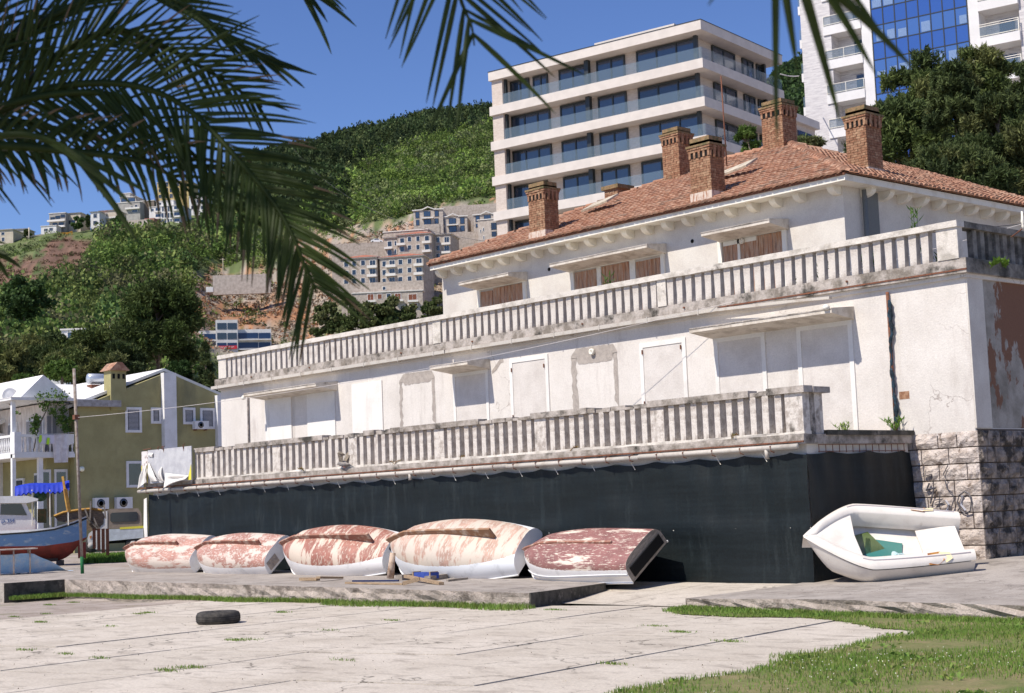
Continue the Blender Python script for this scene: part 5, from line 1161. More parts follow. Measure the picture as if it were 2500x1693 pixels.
# balcony wing
YBF = 35.47
m = MB(); m.box(HX - 9, HX - .6, 37.6, 38.86, 0, 8.3); hp(m, 'wing_wall_upper', M('wing_wall', (.72, .66, .62), (.5, .42, .38), s=5, th=(.45, .7), st=(1, 1, .3)))
m = MB(); m.box(HX - 9, HX - .55, 37.55, 38.85, 0, 5.4); hp(m, 'wing_wall_lower', ol_w)
m = MB(); m.box(HX - 9, HX + .1, YBF, 38.85, 5.36, 5.56); hp(m, 'balcony_slab', wht)
m = MB(); m.box(HX - 9.3, HX + .15, YBF - .2, 38.9, 8.38, 8.5); m.box(HX - 9.3, HX + .17, YBF - .22, 38.9, 8.50, 8.53); hp(m, 'porch_roof', wht)
for x, y in ((HX - .3, YBF + .1), (HX - 3.1, YBF + .1), (HX - 6.5, YBF + .1), (HX - .2, 37.0)):
    m = MB(); m.box(x - .1, x + .1, y - .1, y + .1, 0 if y < 36 else 5.5, 8.4) if y < 36 else m.box(x - .12, x + .12, y - .12, y + .12, 0, 5.4); hp(m, 'column', wht)
m = MB(); m.box(HX - 9, HX + .1, YBF, YBF + .14, 6.45, 6.58); m.box(HX - .04, HX + .1, YBF + .14, 38.8, 6.45, 6.58); m.box(HX - 9, HX + .1, YBF, YBF + .14, 5.56, 5.66); m.box(HX - .04, HX + .1, YBF + .14, 38.8, 5.56, 5.66); m.box(HX - .4, HX + .12, YBF - .02, YBF + .36, 5.56, 6.7); hp(m, 'balcony_rail', wht)
bal = MB(); bal.lathe((0, 0, 0), [(.05, 0), (.05, .08), (.03, .12), (.065, .3), (.07, .4), (.035, .62), (.03, .7), (.05, .8)], 8)
def baluster(loc):
    m = MB(); m.add([Vector(v) + Vector(loc) for v in bal.v], bal.f, True); return hp(m, 'balcony_baluster', wht)
for i in range(22): baluster((HX - .55 - i * .22, YBF + .07, 5.66))
for i in range(12): baluster((HX + .03, YBF + .5 + i * .25, 5.66))
for y0, y1, z0, z1, cm_ in ((36.9, 37.35, 5.6, 7.5, 0),):
    pass
for x0, x1, z0, z1 in ((HX - 2.9, HX - 2.0, 5.6, 7.55), (HX - 1.6, HX - .9, 5.6, 7.55), (HX - 5.2, HX - 4.1, 5.6, 7.5), (HX - 1.9, HX - .9, .4, 4.6), (HX - 4.2, HX - 3.2, .4, 4.4)):
    m = MB(); m.box(x0, x1, 37.50 if z1 > 5 else 37.45, 37.61, z0, z1); d_ = hp(m, 'door', wht); m = MB(); m.box(x0 + .12, x1 - .12, 37.44 if z1 > 5 else 37.40, 37.5, z0 + .05, z1 - .12); hp(m, 'shutter', frame_d if z1 < 5 else M('shutter_grey', (.3, .29, .3), None), d_)
# doors on the side of the wing under the balcony, facing right
for y0, y1 in ((37.05, 37.75), (37.95, 38.7)):
    m = MB(); m.box(HX - .56, HX - .48, y0, y1, .3, 4.75); d_ = hp(m, 'door', wht); m = MB(); m.box(HX - .5, HX - .46, y0 + .12, y1 - .12, .3, 4.6); hp(m, 'glass', GD, d_)
for y0, y1 in ((36.9, 37.6), (38.0, 38.6)):
    m = MB(); m.box(HX - .62, HX - .55, 37.6 + (y0 - 36.9) * .3, 37.6 + (y1 - 36.9) * .3, 5.6, 7.6); d_ = hp(m, 'door', M('shutter_grey', (.3, .29, .3), None))
# laundry, vine, dish, neighbours
m = MB(); cl0 = [Vector(on((x) / 4.92, 880 + y / 4.92, 0, HX + .2)) for x, y in ((615, 895), (815, 885), (822, 1225), (650, 1232))]
m.grid(lambda u, v: (cl0[0].lerp(cl0[1], u)).lerp(cl0[3].lerp(cl0[2], u), v) + Vector((.04 * math.sin(u * 14 + v * 3), 0, 0)), 24, 12); tag(m.build('hanging_sheet', M('sheet_white', (.74, .70, .70), (.6, .55, .55), s=3)), 'long white sheet hanging over the balcony rail', 'laundry')
for i, (x, y, c_, nm, lb) in enumerate(((475, 900, (.45, .75, .05), 'sock', 'bright green sock left of two on the washing line'), (568, 930, (.45, .75, .05), 'sock', 'bright green sock right of two on the washing line'), (545, 1010, (.08, .08, .1), 'sock', 'dark sock hanging below the washing on the balcony'))):
    a = on(x / 4.92, 880 + y / 4.92, 0, HX + .25); m = MB(); m.prism([a, a + Vector((0, .12, 0)), a + Vector((0, .11, -.3)), a + Vector((0, .0, -.42)), a + Vector((0, -.06, -.3))], (.03, 0, 0)); tag(m.build(nm, M('cloth_%d' % int(c_[0] * 100), c_, None)), lb, 'sock')
a = on(490 / 4.92, 880 + 900 / 4.92, 0, HX + .24); m = MB(); m.grid(lambda u, v: a + Vector((.03 * math.sin(u * 9), .75 * u, -.45 * v)), 12, 6); tag(m.build('hanging_cloth', M('cloth_pale', (.66, .62, .70), None)), 'pale cloth pegged between the two green socks', 'laundry')
a = on(815 / 4.92, 880 + 885 / 4.92, 0, HX + .22); m = MB(); m.grid(lambda u, v: a + Vector((.03 * math.sin(u * 9), .35 * u, -.62 * v * (1 - .2 * u))), 10, 6); tag(m.build('hanging_cloth', board), 'white shirt on the balcony line right of the long sheet', 'laundry')
wire('washing_line', 'washing line along the balcony rail of the green house', on(425 / 4.92, 880 + 885 / 4.92, 0, HX + .23), on(888 / 4.92, 880 + 868 / 4.92, 0, HX + .23), .03, .012, wire_l, 8)
vn = thing('climbing_vine', 'dark green vine climbing over the porch of the green house', 'vine', (HX - .3, 36.5, 5.6)); C_ = []
for (x, y, rr_, n_) in ((440, 700, 45, 120), (430, 780, 40, 130), (600, 480, 90, 110), (740, 470, 60, 100), (640, 620, 35, 90), (720, 700, 50, 130), (790, 740, 55, 170), (800, 820, 45, 130), (860, 700, 35, 90), (540, 560, 50, 60), (760, 600, 40, 90), (410, 850, 40, 90), (480, 450, 60, 60), (700, 440, 90, 90), (210, 630, 20, 20)):
    for k_ in range(n_):
        P0 = on((x + rg.gauss(0, rr_ * .6)) / 4.92, 880 + (y + rg.gauss(0, rr_ * .6)) / 4.92, 0, HX + rg.uniform(-.3, .3)); C_.append(P0)
V, F = leaf_quads(np.array(C_), NR.uniform(.08, .18, len(C_))); npmesh('foliage', V, F, M('vine_leaf', (.05, .10, .02), (.10, .17, .03), s=3, isl=(.12, .19, .04), grain=0), vn, world=True)
m = MB(); m.tube([(HX - .2, 36.6, 5.6), (HX - .1, 36.9, 7.0), (HX, 37.5, 8.3)], .03, 5); m.build('stem', bark, vn)
dp = on(118 / 4.92, 880 + 430 / 4.92, 0, HX - 2); t_ = thing('satellite_dish', 'white satellite dish on the porch roof of the green house', 'satellite dish', dp)
m = MB(); m.lathe(dp, [(.02, .16), (.25, .1), (.45, 0), (.46, .01)], 20, 'x'); m.build('dish', wht, t_); m = MB(); m.tube([dp + Vector((0, 0, -.5)), dp + Vector((-.05, 0, 0))], .03, 5); m.build('mount', rust, t_)
tk_ = on(1185 / 4.92, 880 + 225 / 4.92, 0, HX - 5); t_ = thing('water_tank', 'silvery horizontal water tank on the white roof', 'tank', tk_); m = MB(); m.lathe(tk_, [(.1, -.7), (.3, -.65), (.3, .65), (.1, .7)], 16, 'y'); m.build('drum', M('tank_metal', (.55, .58, .62), None, rough=.35, metal=.6), t_); m = MB(); m.box(tk_.x - .3, tk_.x + .3, tk_.y - .6, tk_.y + .6, tk_.z - .6, tk_.z - .35); m.build('stand', rust, t_)
nb = thing('white_cottage', 'low white house with red tiled eave at the left picture edge behind the balcony', 'house', (-84, 36.5, .3)); m = MB(); m.box(-96, -84, 36.0, 41, 0, 7.0); m.build('wall', wht, nb)
m = MB(); m.prism([(-84 + .3, 35.6, 6.9), (-84 + .3, 38, 8.0), (-84 + .3, 41, 6.9), (-84 + .3, 41, 6.8), (-84 + .3, 38, 7.8), (-84 + .3, 35.6, 6.75)], (-12, 0, 0)); m.build('roof', roofw, nb); m = MB(); m.box(-84.2, -83.95, 36.3, 37.0, 5.6, 6.4); m.build('window', GD, nb)

# ================================================================== HILLS
def interp_tab(tab, v): return float(np.interp(v, [t[0] for t in tab], [t[1] for t in tab]))
# columns: image x (2324 scale) -> list of (depth, image y)
COLS = [(-260, [(250, 1150), (330, 885), (480, 760), (620, 690), (740, 610), (900, 640), (1600, 900)]),
        (0, [(250, 1150), (330, 885), (500, 740), (650, 640), (765, 556), (900, 580), (1600, 800)]),
        (110, [(250, 1150), (330, 885), (500, 730), (650, 620), (768, 530), (900, 560), (1600, 760)]),
        (300, [(250, 1140), (330, 880), (500, 715), (650, 600), (790, 512), (930, 540), (1600, 700)]),
        (430, [(250, 1130), (380, 878), (520, 715), (650, 590), (810, 492), (900, 480), (1600, 560)]),
        (520, [(250, 1130), (450, 870), (530, 760), (640, 640), (760, 520), (1000, 440), (1300, 405), (2400, 500)]),
        (600, [(250, 1130), (460, 868), (535, 755), (590, 690), (640, 620), (760, 500), (1000, 400), (1300, 365), (2400, 450)]),
        (700, [(250, 1130), (460, 865), (535, 750), (575, 690), (625, 600), (760, 490), (1050, 380), (1350, 345), (2400, 420)]),
        (850, [(250, 1130), (460, 850), (520, 760), (560, 640), (640, 535), (760, 470), (1050, 360), (1350, 305), (2400, 400)]),
        (1000, [(250, 1130), (460, 830), (520, 740), (560, 610), (640, 495), (760, 440), (1050, 330), (1350, 272), (2400, 380)]),
        (1120, [(250, 1130), (460, 800), (520, 700), (560, 590), (640, 470), (760, 420), (1050, 310), (1350, 262), (2400, 360)]),
        (1500, [(250, 1110), (460, 780), (640, 460), (1050, 320), (1350, 270), (2400, 300)]),
        (1700, [(250, 1100), (460, 780), (640, 500), (1050, 400), (1400, 300), (2400, 260)]),
        (1760, [(250, 1090), (460, 780), (640, 500), (1050, 380), (1600, 235), (2400, 225), (2600, 300)]),
        (1820, [(250, 1090), (460, 780), (640, 500), (1050, 360), (1600, 180), (2400, 160), (2600, 240)]),
        (1950, [(250, 1090), (460, 780), (640, 500), (1050, 340), (1600, 160), (2400, 90), (2600, 150)]),
        (2700, [(250, 1070), (460, 760), (640, 480), (1050, 320), (1600, 150), (2400, 80), (2600, 120)])]
DEPS = np.array(sorted(set([250, 275, 300] + list(range(320, 860, 14)) + list(range(860, 1420, 26)) + list(range(1420, 2620, 75)))), float)
cu, ce = [], []
for x_, tab in COLS:
    r_ = ray(x_ * K, 900); f0 = r_[0] * FH[0] + r_[1] * FH[1]; cu.append((r_[0] * RH[0] + r_[1] * RH[1]) / f0)
    row = []
    for d_ in DEPS:
        y_ = interp_tab(tab, d_)
        # find e at this u for image row y_
        u_ = cu[-1]; lo_e, hi_e = -.2, .6
        for _ in range(30):
            mid = (lo_e + hi_e) / 2; hx, hy = FH[0] + RH[0] * u_, FH[1] + RH[1] * u_
            if px_of((O[0] + hx * 100, O[1] + hy * 100, H + mid * 100))[1] / K > y_: lo_e = mid
            else: hi_e = mid
        row.append(mid)
    ce.append(row)
cu, ce = np.array(cu), np.array(ce)
rn = np.random.default_rng(4)
def smooth_noise(u, d, s_, seed):
    g = np.random.default_rng(seed).normal(size=(64, 64)); x = (u * s_) % 63; y = (d * s_ * .004) % 63
    xi, yi = np.floor(x).astype(int), np.floor(y).astype(int); fx, fy = x - xi, y - yi; fx = fx * fx * (3 - 2 * fx); fy = fy * fy * (3 - 2 * fy)
    return (g[yi, xi] * (1 - fx) + g[yi, xi + 1] * fx) * (1 - fy) + (g[yi + 1, xi] * (1 - fx) + g[yi + 1, xi + 1] * fx) * fy
def terr(u, d):
    u = np.atleast_1d(np.asarray(u, float)); d = np.atleast_1d(np.asarray(d, float))
    j = np.clip(np.searchsorted(cu, u) - 1, 0, len(cu) - 2); t = np.clip((u - cu[j]) / (cu[j + 1] - cu[j]), 0, 1); t = t * t * (3 - 2 * t) * .5 + t * .5
    out = np.empty(len(u))
    i = np.clip(np.searchsorted(DEPS, d) - 1, 0, len(DEPS) - 2); s_ = np.clip((d - DEPS[i]) / (DEPS[i + 1] - DEPS[i]), 0, 1)
    e = (ce[j, i] * (1 - s_) + ce[j, i + 1] * s_) * (1 - t) + (ce[j + 1, i] * (1 - s_) + ce[j + 1, i + 1] * s_) * t
    z = H + e * d; z += (smooth_noise(u + 1, d, 60, 1) * 1.2 + smooth_noise(u + 1, d, 170, 2) * .5) * np.clip((d - 300) / 200, 0, 1)
    return z
def world_of(u, d, z): return np.c_[(FH[0] + RH[0] * u) * d, (FH[1] + RH[1] * u) * d, z]
def px_vec(W):
    q = W - O; z = q @ CF; return (1250 + FPX * (q @ CR) / z) / K, (846.5 - FPX * (q @ CU) / z) / K
US = np.linspace(-.52, .60, 380)
UU, DD = np.meshgrid(US, DEPS); Z = terr(UU.ravel(), DD.ravel()); Wp = world_of(UU.ravel(), DD.ravel(), Z)
PX, PY = px_vec(Wp); N1 = smooth_noise(UU.ravel() + 1, DD.ravel(), 220, 3); N2 = smooth_noise(UU.ravel() + 1, DD.ravel(), 500, 6)
def in_band(PX, PY, pts_lo, pts_hi, x0, x1): return (PX > x0) & (PX < x1) & (PY > np.interp(PX, *zip(*pts_lo))) & (PY < np.interp(PX, *zip(*pts_hi)))
def region(PX, PY, nj=0):
    X_, Y_ = PX + nj * 10, PY + nj * 9
    vine = in_band(X_, Y_, ((-400, 600), (60, 585), (130, 540), (250, 545)), ((-400, 700), (60, 690), (150, 650), (250, 560)), -400, 235)
    qu1 = in_band(X_, Y_, ((400, 690), (440, 640), (520, 612), (700, 600), (760, 630)), ((400, 760), (600, 840), (700, 830), (770, 790)), 405, 760)
    qu2 = in_band(X_, Y_, ((640, 540), (760, 520), (900, 505), (1000, 470), (1300, 450)), ((640, 640), (800, 720), (1000, 760), (1300, 760)), 640, 1300)
    return vine, qu1 | qu2
vine, quar = region(PX, PY, N2)
Cc = np.tile(np.array([.11, .14, .05]), (len(PX), 1)) * (1 + .25 * N1[:, None].clip(-1, 1))
Cc[vine] = np.array([.165, .095, .065]) * (1 + .25 * N2[vine, None].clip(-1, 1)); Cc[vine & (N1 > .6)] = (.07, .10, .03)
qc = np.where((N1 > .15)[:, None], np.array([.36, .27, .19]), np.array([.34, .29, .24])); qc = np.where(((PY > 695) & (PY < 740) & (PX < 700))[:, None] | ((N2 > .9)[:, None]), np.array([.38, .19, .10]), qc)
Cc[quar] = qc[quar] * (1 + .15 * N2[quar, None].clip(-1, 1)); Cc[quar & (N2 < -1.25)] = (.09, .12, .035)
nU = len(US); idx = np.arange(len(PX)).reshape(len(DEPS), nU)
Fq = np.stack([idx[:-1, :-1], idx[:-1, 1:], idx[1:, 1:], idx[1:, :-1]], -1).reshape(-1, 4)
hill_m = M('hillside', (.1, .1, .1), None, vcol=True, bump=1.0, bs=.35, bd=1.2, grain=0, c3=(.16, .14, .09), s3=.12, th3=(.60, .75))
hm_t = hill_m.node_tree; 
tag(npmesh('hillside', Wp, Fq, hill_m, colors=np.clip(Cc, 0, 1), smooth=True), kind='structure')

# ---- woods on the hills: thousands of crowns, one object for each kind of wood
def crown_cloud(P_, Rr_, nleaf, lsize, cols, name, label, tall=1.0, rough_=.8, cvar=.25):
    n = len(P_); k = nleaf; th_ = NR.uniform(0, 6.283, (n, k)); ph = np.arccos(NR.uniform(-.25, 1, (n, k))); rr_ = NR.uniform(.72, 1.05, (n, k)) * (1 + .25 * np.sin(th_ * 3 + NR.uniform(0, 6, (n, 1))) * np.sin(ph * 2.5))
    D_ = np.stack([np.sin(ph) * np.cos(th_), np.sin(ph) * np.sin(th_), np.cos(ph) * tall], -1)
    Cn = P_[:, None, :] + D_ * (rr_ * Rr_[:, None])[..., None]
    if tall > 1.3: Cn = P_[:, None, :] + np.stack([D_[..., 0] * (1.1 - .8 * np.cos(ph).clip(0, 1)), D_[..., 1] * (1.1 - .8 * np.cos(ph).clip(0, 1)), D_[..., 2]], -1) * (rr_ * Rr_[:, None])[..., None]
    Cn = Cn.reshape(-1, 3); V, F = leaf_quads(Cn, (lsize * NR.uniform(.6, 1.3, (n, k)) * Rr_[:, None]).ravel(), out=D_.reshape(-1, 3) * 1.6)
    zone = smooth_noise(P_[:, 0] * .004 + 3, P_[:, 1] * 3 + 2500, 4, 12) + .6 * smooth_noise(P_[:, 0] * .02 + 30, P_[:, 1] * 14 + 3500, 3, 13); tone = (1 + .22 * zone[:, None]).clip(.55, 1.5) * NR.uniform(1 - cvar, 1 + cvar, (n, 1)) * NR.uniform(.75, 1.25, (n, k)); ci = NR.integers(0, len(cols), n); base = np.array(cols)[ci]
    Cl = (base[:, None, :] * tone[..., None]).reshape(-1, 3); Cl = np.repeat(Cl, 4, 0)
    mt = M('wood_leaf', (.1, .1, .1), None, vcol=True, grain=0, rough=.9, spec=.1, trans=.18)
    return tag(npmesh(name, V, F, mt, colors=np.clip(Cl, 0, 1)), label, 'wood', kind='stuff')
def scatter(n, u0, u1, d0, d1, cond, jit=True):
    u = NR.uniform(u0, u1, n); d = np.sqrt(NR.uniform(d0 ** 2, d1 ** 2, n)); z = terr(u, d); Wq = world_of(u, d, z); X_, Y_ = px_vec(Wq); keep = cond(X_, Y_, d, smooth_noise(u + 1, d, 90, 8)); return Wq[keep], d[keep], X_[keep], Y_[keep]
UMAX = -.02
def c_left(X_, Y_, d, nz):
    v, q = region(X_, Y_, nz * .5); return (X_ < 560) & (X_ > -60) & (Y_ > 500 - 0) & (d < 800) & ~v & ~q & ~((X_ < 190) & (Y_ < 600)) & ~((Y_ < 545) & (X_ < 460)) & (d > 330) & ~((X_ > 430) & (Y_ > 590)) & ~((X_ > 380) & (Y_ > 625) & (nz > 0)) & (nz > -1.5)
G1 = [(0.158, 0.238, 0.058), (0.115, 0.187, 0.05), (0.194, 0.266, 0.072), (0.13, 0.166, 0.058), (0.223, 0.274, 0.086), (0.079, 0.13, 0.043), (0.173, 0.173, 0.086)]
G2 = [(.048, .075, .03), (.06, .085, .035), (.04, .058, .028), (.07, .09, .035)]
G3 = [(0.161, 0.236, 0.052), (0.184, 0.253, 0.063), (0.115, 0.178, 0.046), (0.196, 0.23, 0.092), (0.092, 0.132, 0.04), (0.138, 0.161, 0.081)]
Wq, d, X_, Y_ = scatter(5200, -.40, -.10, 330, 800, c_left)
Rr_ = np.clip(NR.lognormal(1.32, .38, len(Wq)), 1.8, 7.0); Wq[:, 2] += Rr_ * NR.uniform(0, .6, len(Wq))
crown_cloud(Wq, Rr_, 190, .215, G1, 'hillside_wood', 'dense green wood covering the left hillside below the white houses')
# big hill : dark conifers along the ridge and left, bright broadleaf below
ridge_y = lambda X_: np.interp(X_, (560, 700, 850, 1000, 1120, 1300), (440, 440, 360, 305, 290, 300))
def c_con(X_, Y_, d, nz):
    return (X_ > 455) & (X_ < 1180) & (d > 640) & (d < 1420) & ((Y_ < ridge_y(X_) + 14 * nz) | ((X_ < 790) & (Y_ < 520) & (nz > -.3)))
Wq, d, X_, Y_ = scatter(5200, -.24, .02, 640, 1420, c_con); Rr_ = NR.uniform(3.0, 5.0, len(Wq)); Wq[:, 2] += Rr_ * .8
crown_cloud(Wq, Rr_, 60, .42, G2, 'conifer_wood', 'dark conifer wood along the ridge of the big hill', tall=1.7)
def c_bro(X_, Y_, d, nz):
    v, q = region(X_, Y_, nz * .5); return (X_ > 520) & (X_ < 1180) & (d > 590) & (d < 1300) & ~((Y_ < ridge_y(X_) + 14 * nz)) & ~q & (Y_ < np.interp(X_, (560, 760, 900, 1000, 1120), (620, 560, 505, 470, 448)))
Wq, d, X_, Y_ = scatter(7000, -.24, .02, 590, 1300, c_bro); Rr_ = np.clip(NR.lognormal(1.25, .36, len(Wq)), 1.8, 6.5); Wq[:, 2] += Rr_ * NR.uniform(0, .5, len(Wq))
crown_cloud(Wq, Rr_, 130, .24, G3, 'broadleaf_wood', 'bright green broadleaf wood on the big hill behind the white building')
def c_far(X_, Y_, d, nz): return (X_ > 1720) & (X_ < 1900) & (d > 1050) & (d < 2400) & (Y_ < 420)
Wq, d, X_, Y_ = scatter(14000, .12, .30, 1050, 2450, c_far); Rr_ = NR.uniform(6, 11, len(Wq))
crown_cloud(Wq, Rr_, 40, .42, [(.05, .085, .03), (.06, .10, .03), (.04, .065, .03)], 'far_wood', 'green wooded peak seen between the two tall buildings')
# sparse scrub on the quarry and vineyard
def c_scr(X_, Y_, d, nz):
    v, q = region(X_, Y_); return ((q & (nz > .35)) | (v & (nz > .8)) | ((X_ > 400) & (X_ < 620) & (Y_ > 600) & (nz > 0))) & (d > 400)
Wq, d, X_, Y_ = scatter(5000, -.40, .02, 400, 790, c_scr); Rr_ = NR.uniform(.8, 2.0, len(Wq))
crown_cloud(Wq, Rr_, 34, .45, G1 + G3, 'scrub', 'sparse green scrub growing on the bare cut slopes')
def c_vine(X_, Y_, d, nz): v, q = region(X_, Y_); return v
Wq, d, X_, Y_ = scatter(14000, -.40, -.2, 500, 790, c_vine); Rr_ = NR.uniform(.5, 1.2, len(Wq)); keep = (np.sin(Wq[:, 2] * 1.15) > -.1); Wq, Rr_ = Wq[keep], Rr_[keep]
crown_cloud(Wq, Rr_, 14, .6, [(.12, .08, .055), (.15, .095, .07), (.10, .10, .045), (.16, .09, .06)], 'heath', 'reddish brown terraces of low scrub on the far left slope')
def c_rid(X_, Y_, d, nz):
    v, q = region(X_, Y_); return (X_ < 470) & (Y_ < 610) & ~v & (d < 812) & (nz > -.5) & ((Y_ > np.interp(X_, (0, 110, 300, 430), (566, 545, 530, 515))) | (nz > 1.0))
Wq, d, X_, Y_ = scatter(2600, -.40, -.18, 640, 812, c_rid); Rr_ = NR.uniform(.8, 2.4, len(Wq))
crown_cloud(Wq, Rr_, 60, .3, G1 + G2, 'ridge_bushes', 'bushes covering the ridge below and between the white houses')
# rubble on quarry
def c_rub(X_, Y_, d, nz): v, q = region(X_, Y_); return q
Wq, d, X_, Y_ = scatter(16000, -.25, .02, 440, 640, c_rub); Rr_ = NR.uniform(.25, .8, len(Wq))
crown_cloud(Wq, Rr_, 6, 1.3, [(.46, .36, .27), (.40, .30, .22), (.5, .42, .34), (.42, .2, .1)], 'rubble', 'loose rubble and stones on the cut slopes')['category'] = 'rubble'

# ================================================================== HILL BUILDINGS
stone_w = M('wall_rubble_stone', (.50, .43, .37), (.37, .31, .26), s=1.1, th=(.42, .6), grain=.25, bump=.6, bs=2)
stone_l = M('wall_pale_stone', (.55, .48, .42), (.42, .36, .31), s=.9, th=(.4, .6), grain=.2)
hwhite = M('far_white', (.74, .73, .72), (.66, .64, .62), s=.5); hbeige = M('far_beige', (.60, .53, .42), (.52, .45, .36), s=.5); hyel = M('far_yellow', (.62, .46, .20), (.5, .37, .17), s=.6); hgrey = M('far_grey', (.42, .40, .37), (.33, .31, .29), s=.5); redroof = M('far_red_roof', (.42, .16, .10), (.34, .13, .08), s=1)
ftrim = M('far_trim', (.70, .67, .63), None); brownsh = M('far_shutter', (.20, .075, .045), None)
def bld(name, label, x0, x1, yt, yb, dep, depth=10, yaw=None, wall=hwhite, wins=(), roof='flat', rmat=None, storeys=1, group=None, balc=(), cat='building', sink=5, wframe=ftrim, pane=GD, lean=0):
    if yaw is None: yaw = R(-24) if dep > 700 else R(-15) if cat != 'wall' and 'villa' not in name and 'podium' not in name and 'annexe' not in name else R(-8)
    F_ = Frame((x0 + x1) / 2, yb, dep, yaw); t = F_.thing(name, label, cat, group)
    xl, xr = F_.pt(x0, yb)[0], F_.pt(x1, yb)[0]; zt = F_.pt((x0 + x1) / 2, yt)[2]
    m = MB(); m.box(xl, xr, 0, depth, -sink, zt); m.build('wall', wall, t, world=False)
    if roof == 'flat':
        m = MB(); m.box(xl - .25, xr + .25, -.25, depth + .25, zt, zt + .3); m.build('roof', rmat or ftrim, t, world=False)
    elif roof == 'hip':
        m = MB(); m.box(xl - .5, xr + .5, -.5, depth + .5, zt, zt + .22); m.build('eave', ftrim, t, world=False)
        m = MB(); h_ = min(2.2, (xr - xl) * .18); i_ = min(depth, xr - xl) * .45
        m.add([(xl - .6, -.6, zt + .22), (xr + .6, -.6, zt + .22), (xr + .6, depth + .6, zt + .22), (xl - .6, depth + .6, zt + .22), (xl + i_, depth / 2, zt + h_), (xr - i_, depth / 2, zt + h_)], [(0, 1, 5, 4), (1, 2, 5), (2, 3, 4, 5), (3, 0, 4)]); m.build('roof', rmat or redroof, t, world=False)
    elif roof == 'gable':
        m = MB(); c_ = (xl + xr) / 2; g = (xr - xl) * .18
        m.prism([(xl - .4, -.4, zt), (c_ - g - .3, -.4, zt + .1), (c_, -.6, zt + 1.1), (c_ + g + .3, -.4, zt + .1), (xr + .4, -.4, zt), (xr + .4, -.4, zt + .35), (c_ + g + .3, -.4, zt + .5), (c_, -.6, zt + 1.5), (c_ - g - .3, -.4, zt + .5), (xl - .4, -.4, zt + .35)], (0, .7, 0)); m.build('eave', ftrim, t, world=False)
        m = MB(); m.add([(xl - .4, .2, zt + .35), (xr + .4, .2, zt + .35), (xr + .4, depth, zt + 2.2), (xl - .4, depth, zt + 2.2)], [(0, 1, 2, 3)]); m.box(xr - .3, xr + .4, -.4, depth, zt, zt + 1.2) if False else None; m.build('roof', rmat or stone_w, t, world=False)
    for wi in wins:
        xa, xb, ya, yb_ = wi[:4]; kind = wi[4] if len(wi) > 4 else 0
        p0, p1 = F_.pt(xa, (ya + yb_) / 2), F_.pt(xb, (ya + yb_) / 2); z0, z1 = F_.pt((xa + xb) / 2, yb_)[2], F_.pt((xa + xb) / 2, ya)[2]
        f = .14 if kind != 2 else .08; m = MB(); m.box(p0[0] - f, p1[0] + f, -.08, .02, z0 - f, z1 + f); w_ = m.build('window', wframe if kind != 3 else frame_d, t, world=False)
        m = MB(); n_ = 2 if p1[0] - p0[0] > 1.6 else 1; ww = (p1[0] - p0[0]) / n_
        for q in range(n_): m.box(p0[0] + ww * q + .04, p0[0] + ww * (q + 1) - .04, -.10, -.06, z0, z1)
        m.build('pane', brownsh if kind == 1 else pane, w_, world=False)
    for xa, xb, ya, yb_ in balc:
        p0, p1 = F_.pt(xa, (ya + yb_) / 2), F_.pt(xb, (ya + yb_) / 2); z0, z1 = F_.pt((xa + xb) / 2, yb_)[2], F_.pt((xa + xb) / 2, ya)[2]
        m = MB(); m.box(p0[0], p1[0], -1.3, 0, z0, z0 + .3); m.box(p0[0], p1[0], -1.3, -1.22, z0 + .3, z1); b_ = m.build('balcony', ftrim, t, world=False)
    return t
A = lambda x, y: (900 + x / 4.1425, 380 + y / 4.1425)     # zoom frames of the photo
B7 = lambda x, y: (780 + x / 4.072, 580 + y / 4.072)
C4 = lambda x, y: (x / 4.648, 430 + y / 4.648)
def W4(fn, L, kind=0):
    o_ = []
    for (xa, xb, ya, yb_) in L:
        (a, c), (b_, d_) = fn(xa, ya), fn(xb, yb_); o_.append((a, b_, c, d_, kind))
    return o_
def rows(fn, xs, ys, w_, h_, kind=0, slope=0): return W4(fn, [(x, x + w_, y + slope * (x - xs[0]), y + h_ + slope * (x - xs[0])) for x in xs for y in ys], kind)
cs = (.006,)
def RC(fn, x0, x1, yt, yb): (a, c), (b_, d_) = fn(x0, yt), fn(x1, yb); return a, b_, c, d_
gS = 'rubble stone apartment blocks on the hillside'
bld('stone_apartments', 'stone apartment block with red roof and dark shaded right side, rightmost of the lower row', *RC(B7, 605, 1040, 195, 450), 525, 14, wall=stone_w, roof='hip', group=gS, sink=22,
    wins=rows(B7, (625,), (238, 325, 410), 36, 50) + rows(B7, (695,), (230, 315, 402), 54, 50) + rows(B7, (785,), (222, 308, 395), 40, 48) + rows(B7, (876,), (215, 302, 388), 40, 46) + rows(B7, (962,), (210, 298, 385), 56, 52), balc=[RC(B7, 665, 765, y, y + 26) for y in (275, 362)] + [RC(B7, 945, 1035, y, y + 26) for y in (262, 350)])
bld('stone_apartments', 'stone apartment block with red roof, left one of the lower row beside the palm leaves', *RC(B7, 215, 580, 208, 470), 528, 14, wall=stone_w, roof='hip', group=gS, sink=22,
    wins=rows(B7, (245,), (245, 335, 420), 42, 48) + rows(B7, (325,), (238, 325, 412), 38, 48) + rows(B7, (413,), (230, 318, 405), 40, 48) + rows(B7, (500,), (228, 315, 402), 56, 50), balc=[RC(B7, 480, 575, y, y + 26) for y in (282, 370)])
bld('stone_podium', 'rubble stone podium wall under the lower row of apartments', *RC(B7, 215, 1038, 445, 540), 521, 3, wall=stone_w, roof='none', sink=10, wins=W4(B7, [(628, 658, 492, 522)]))
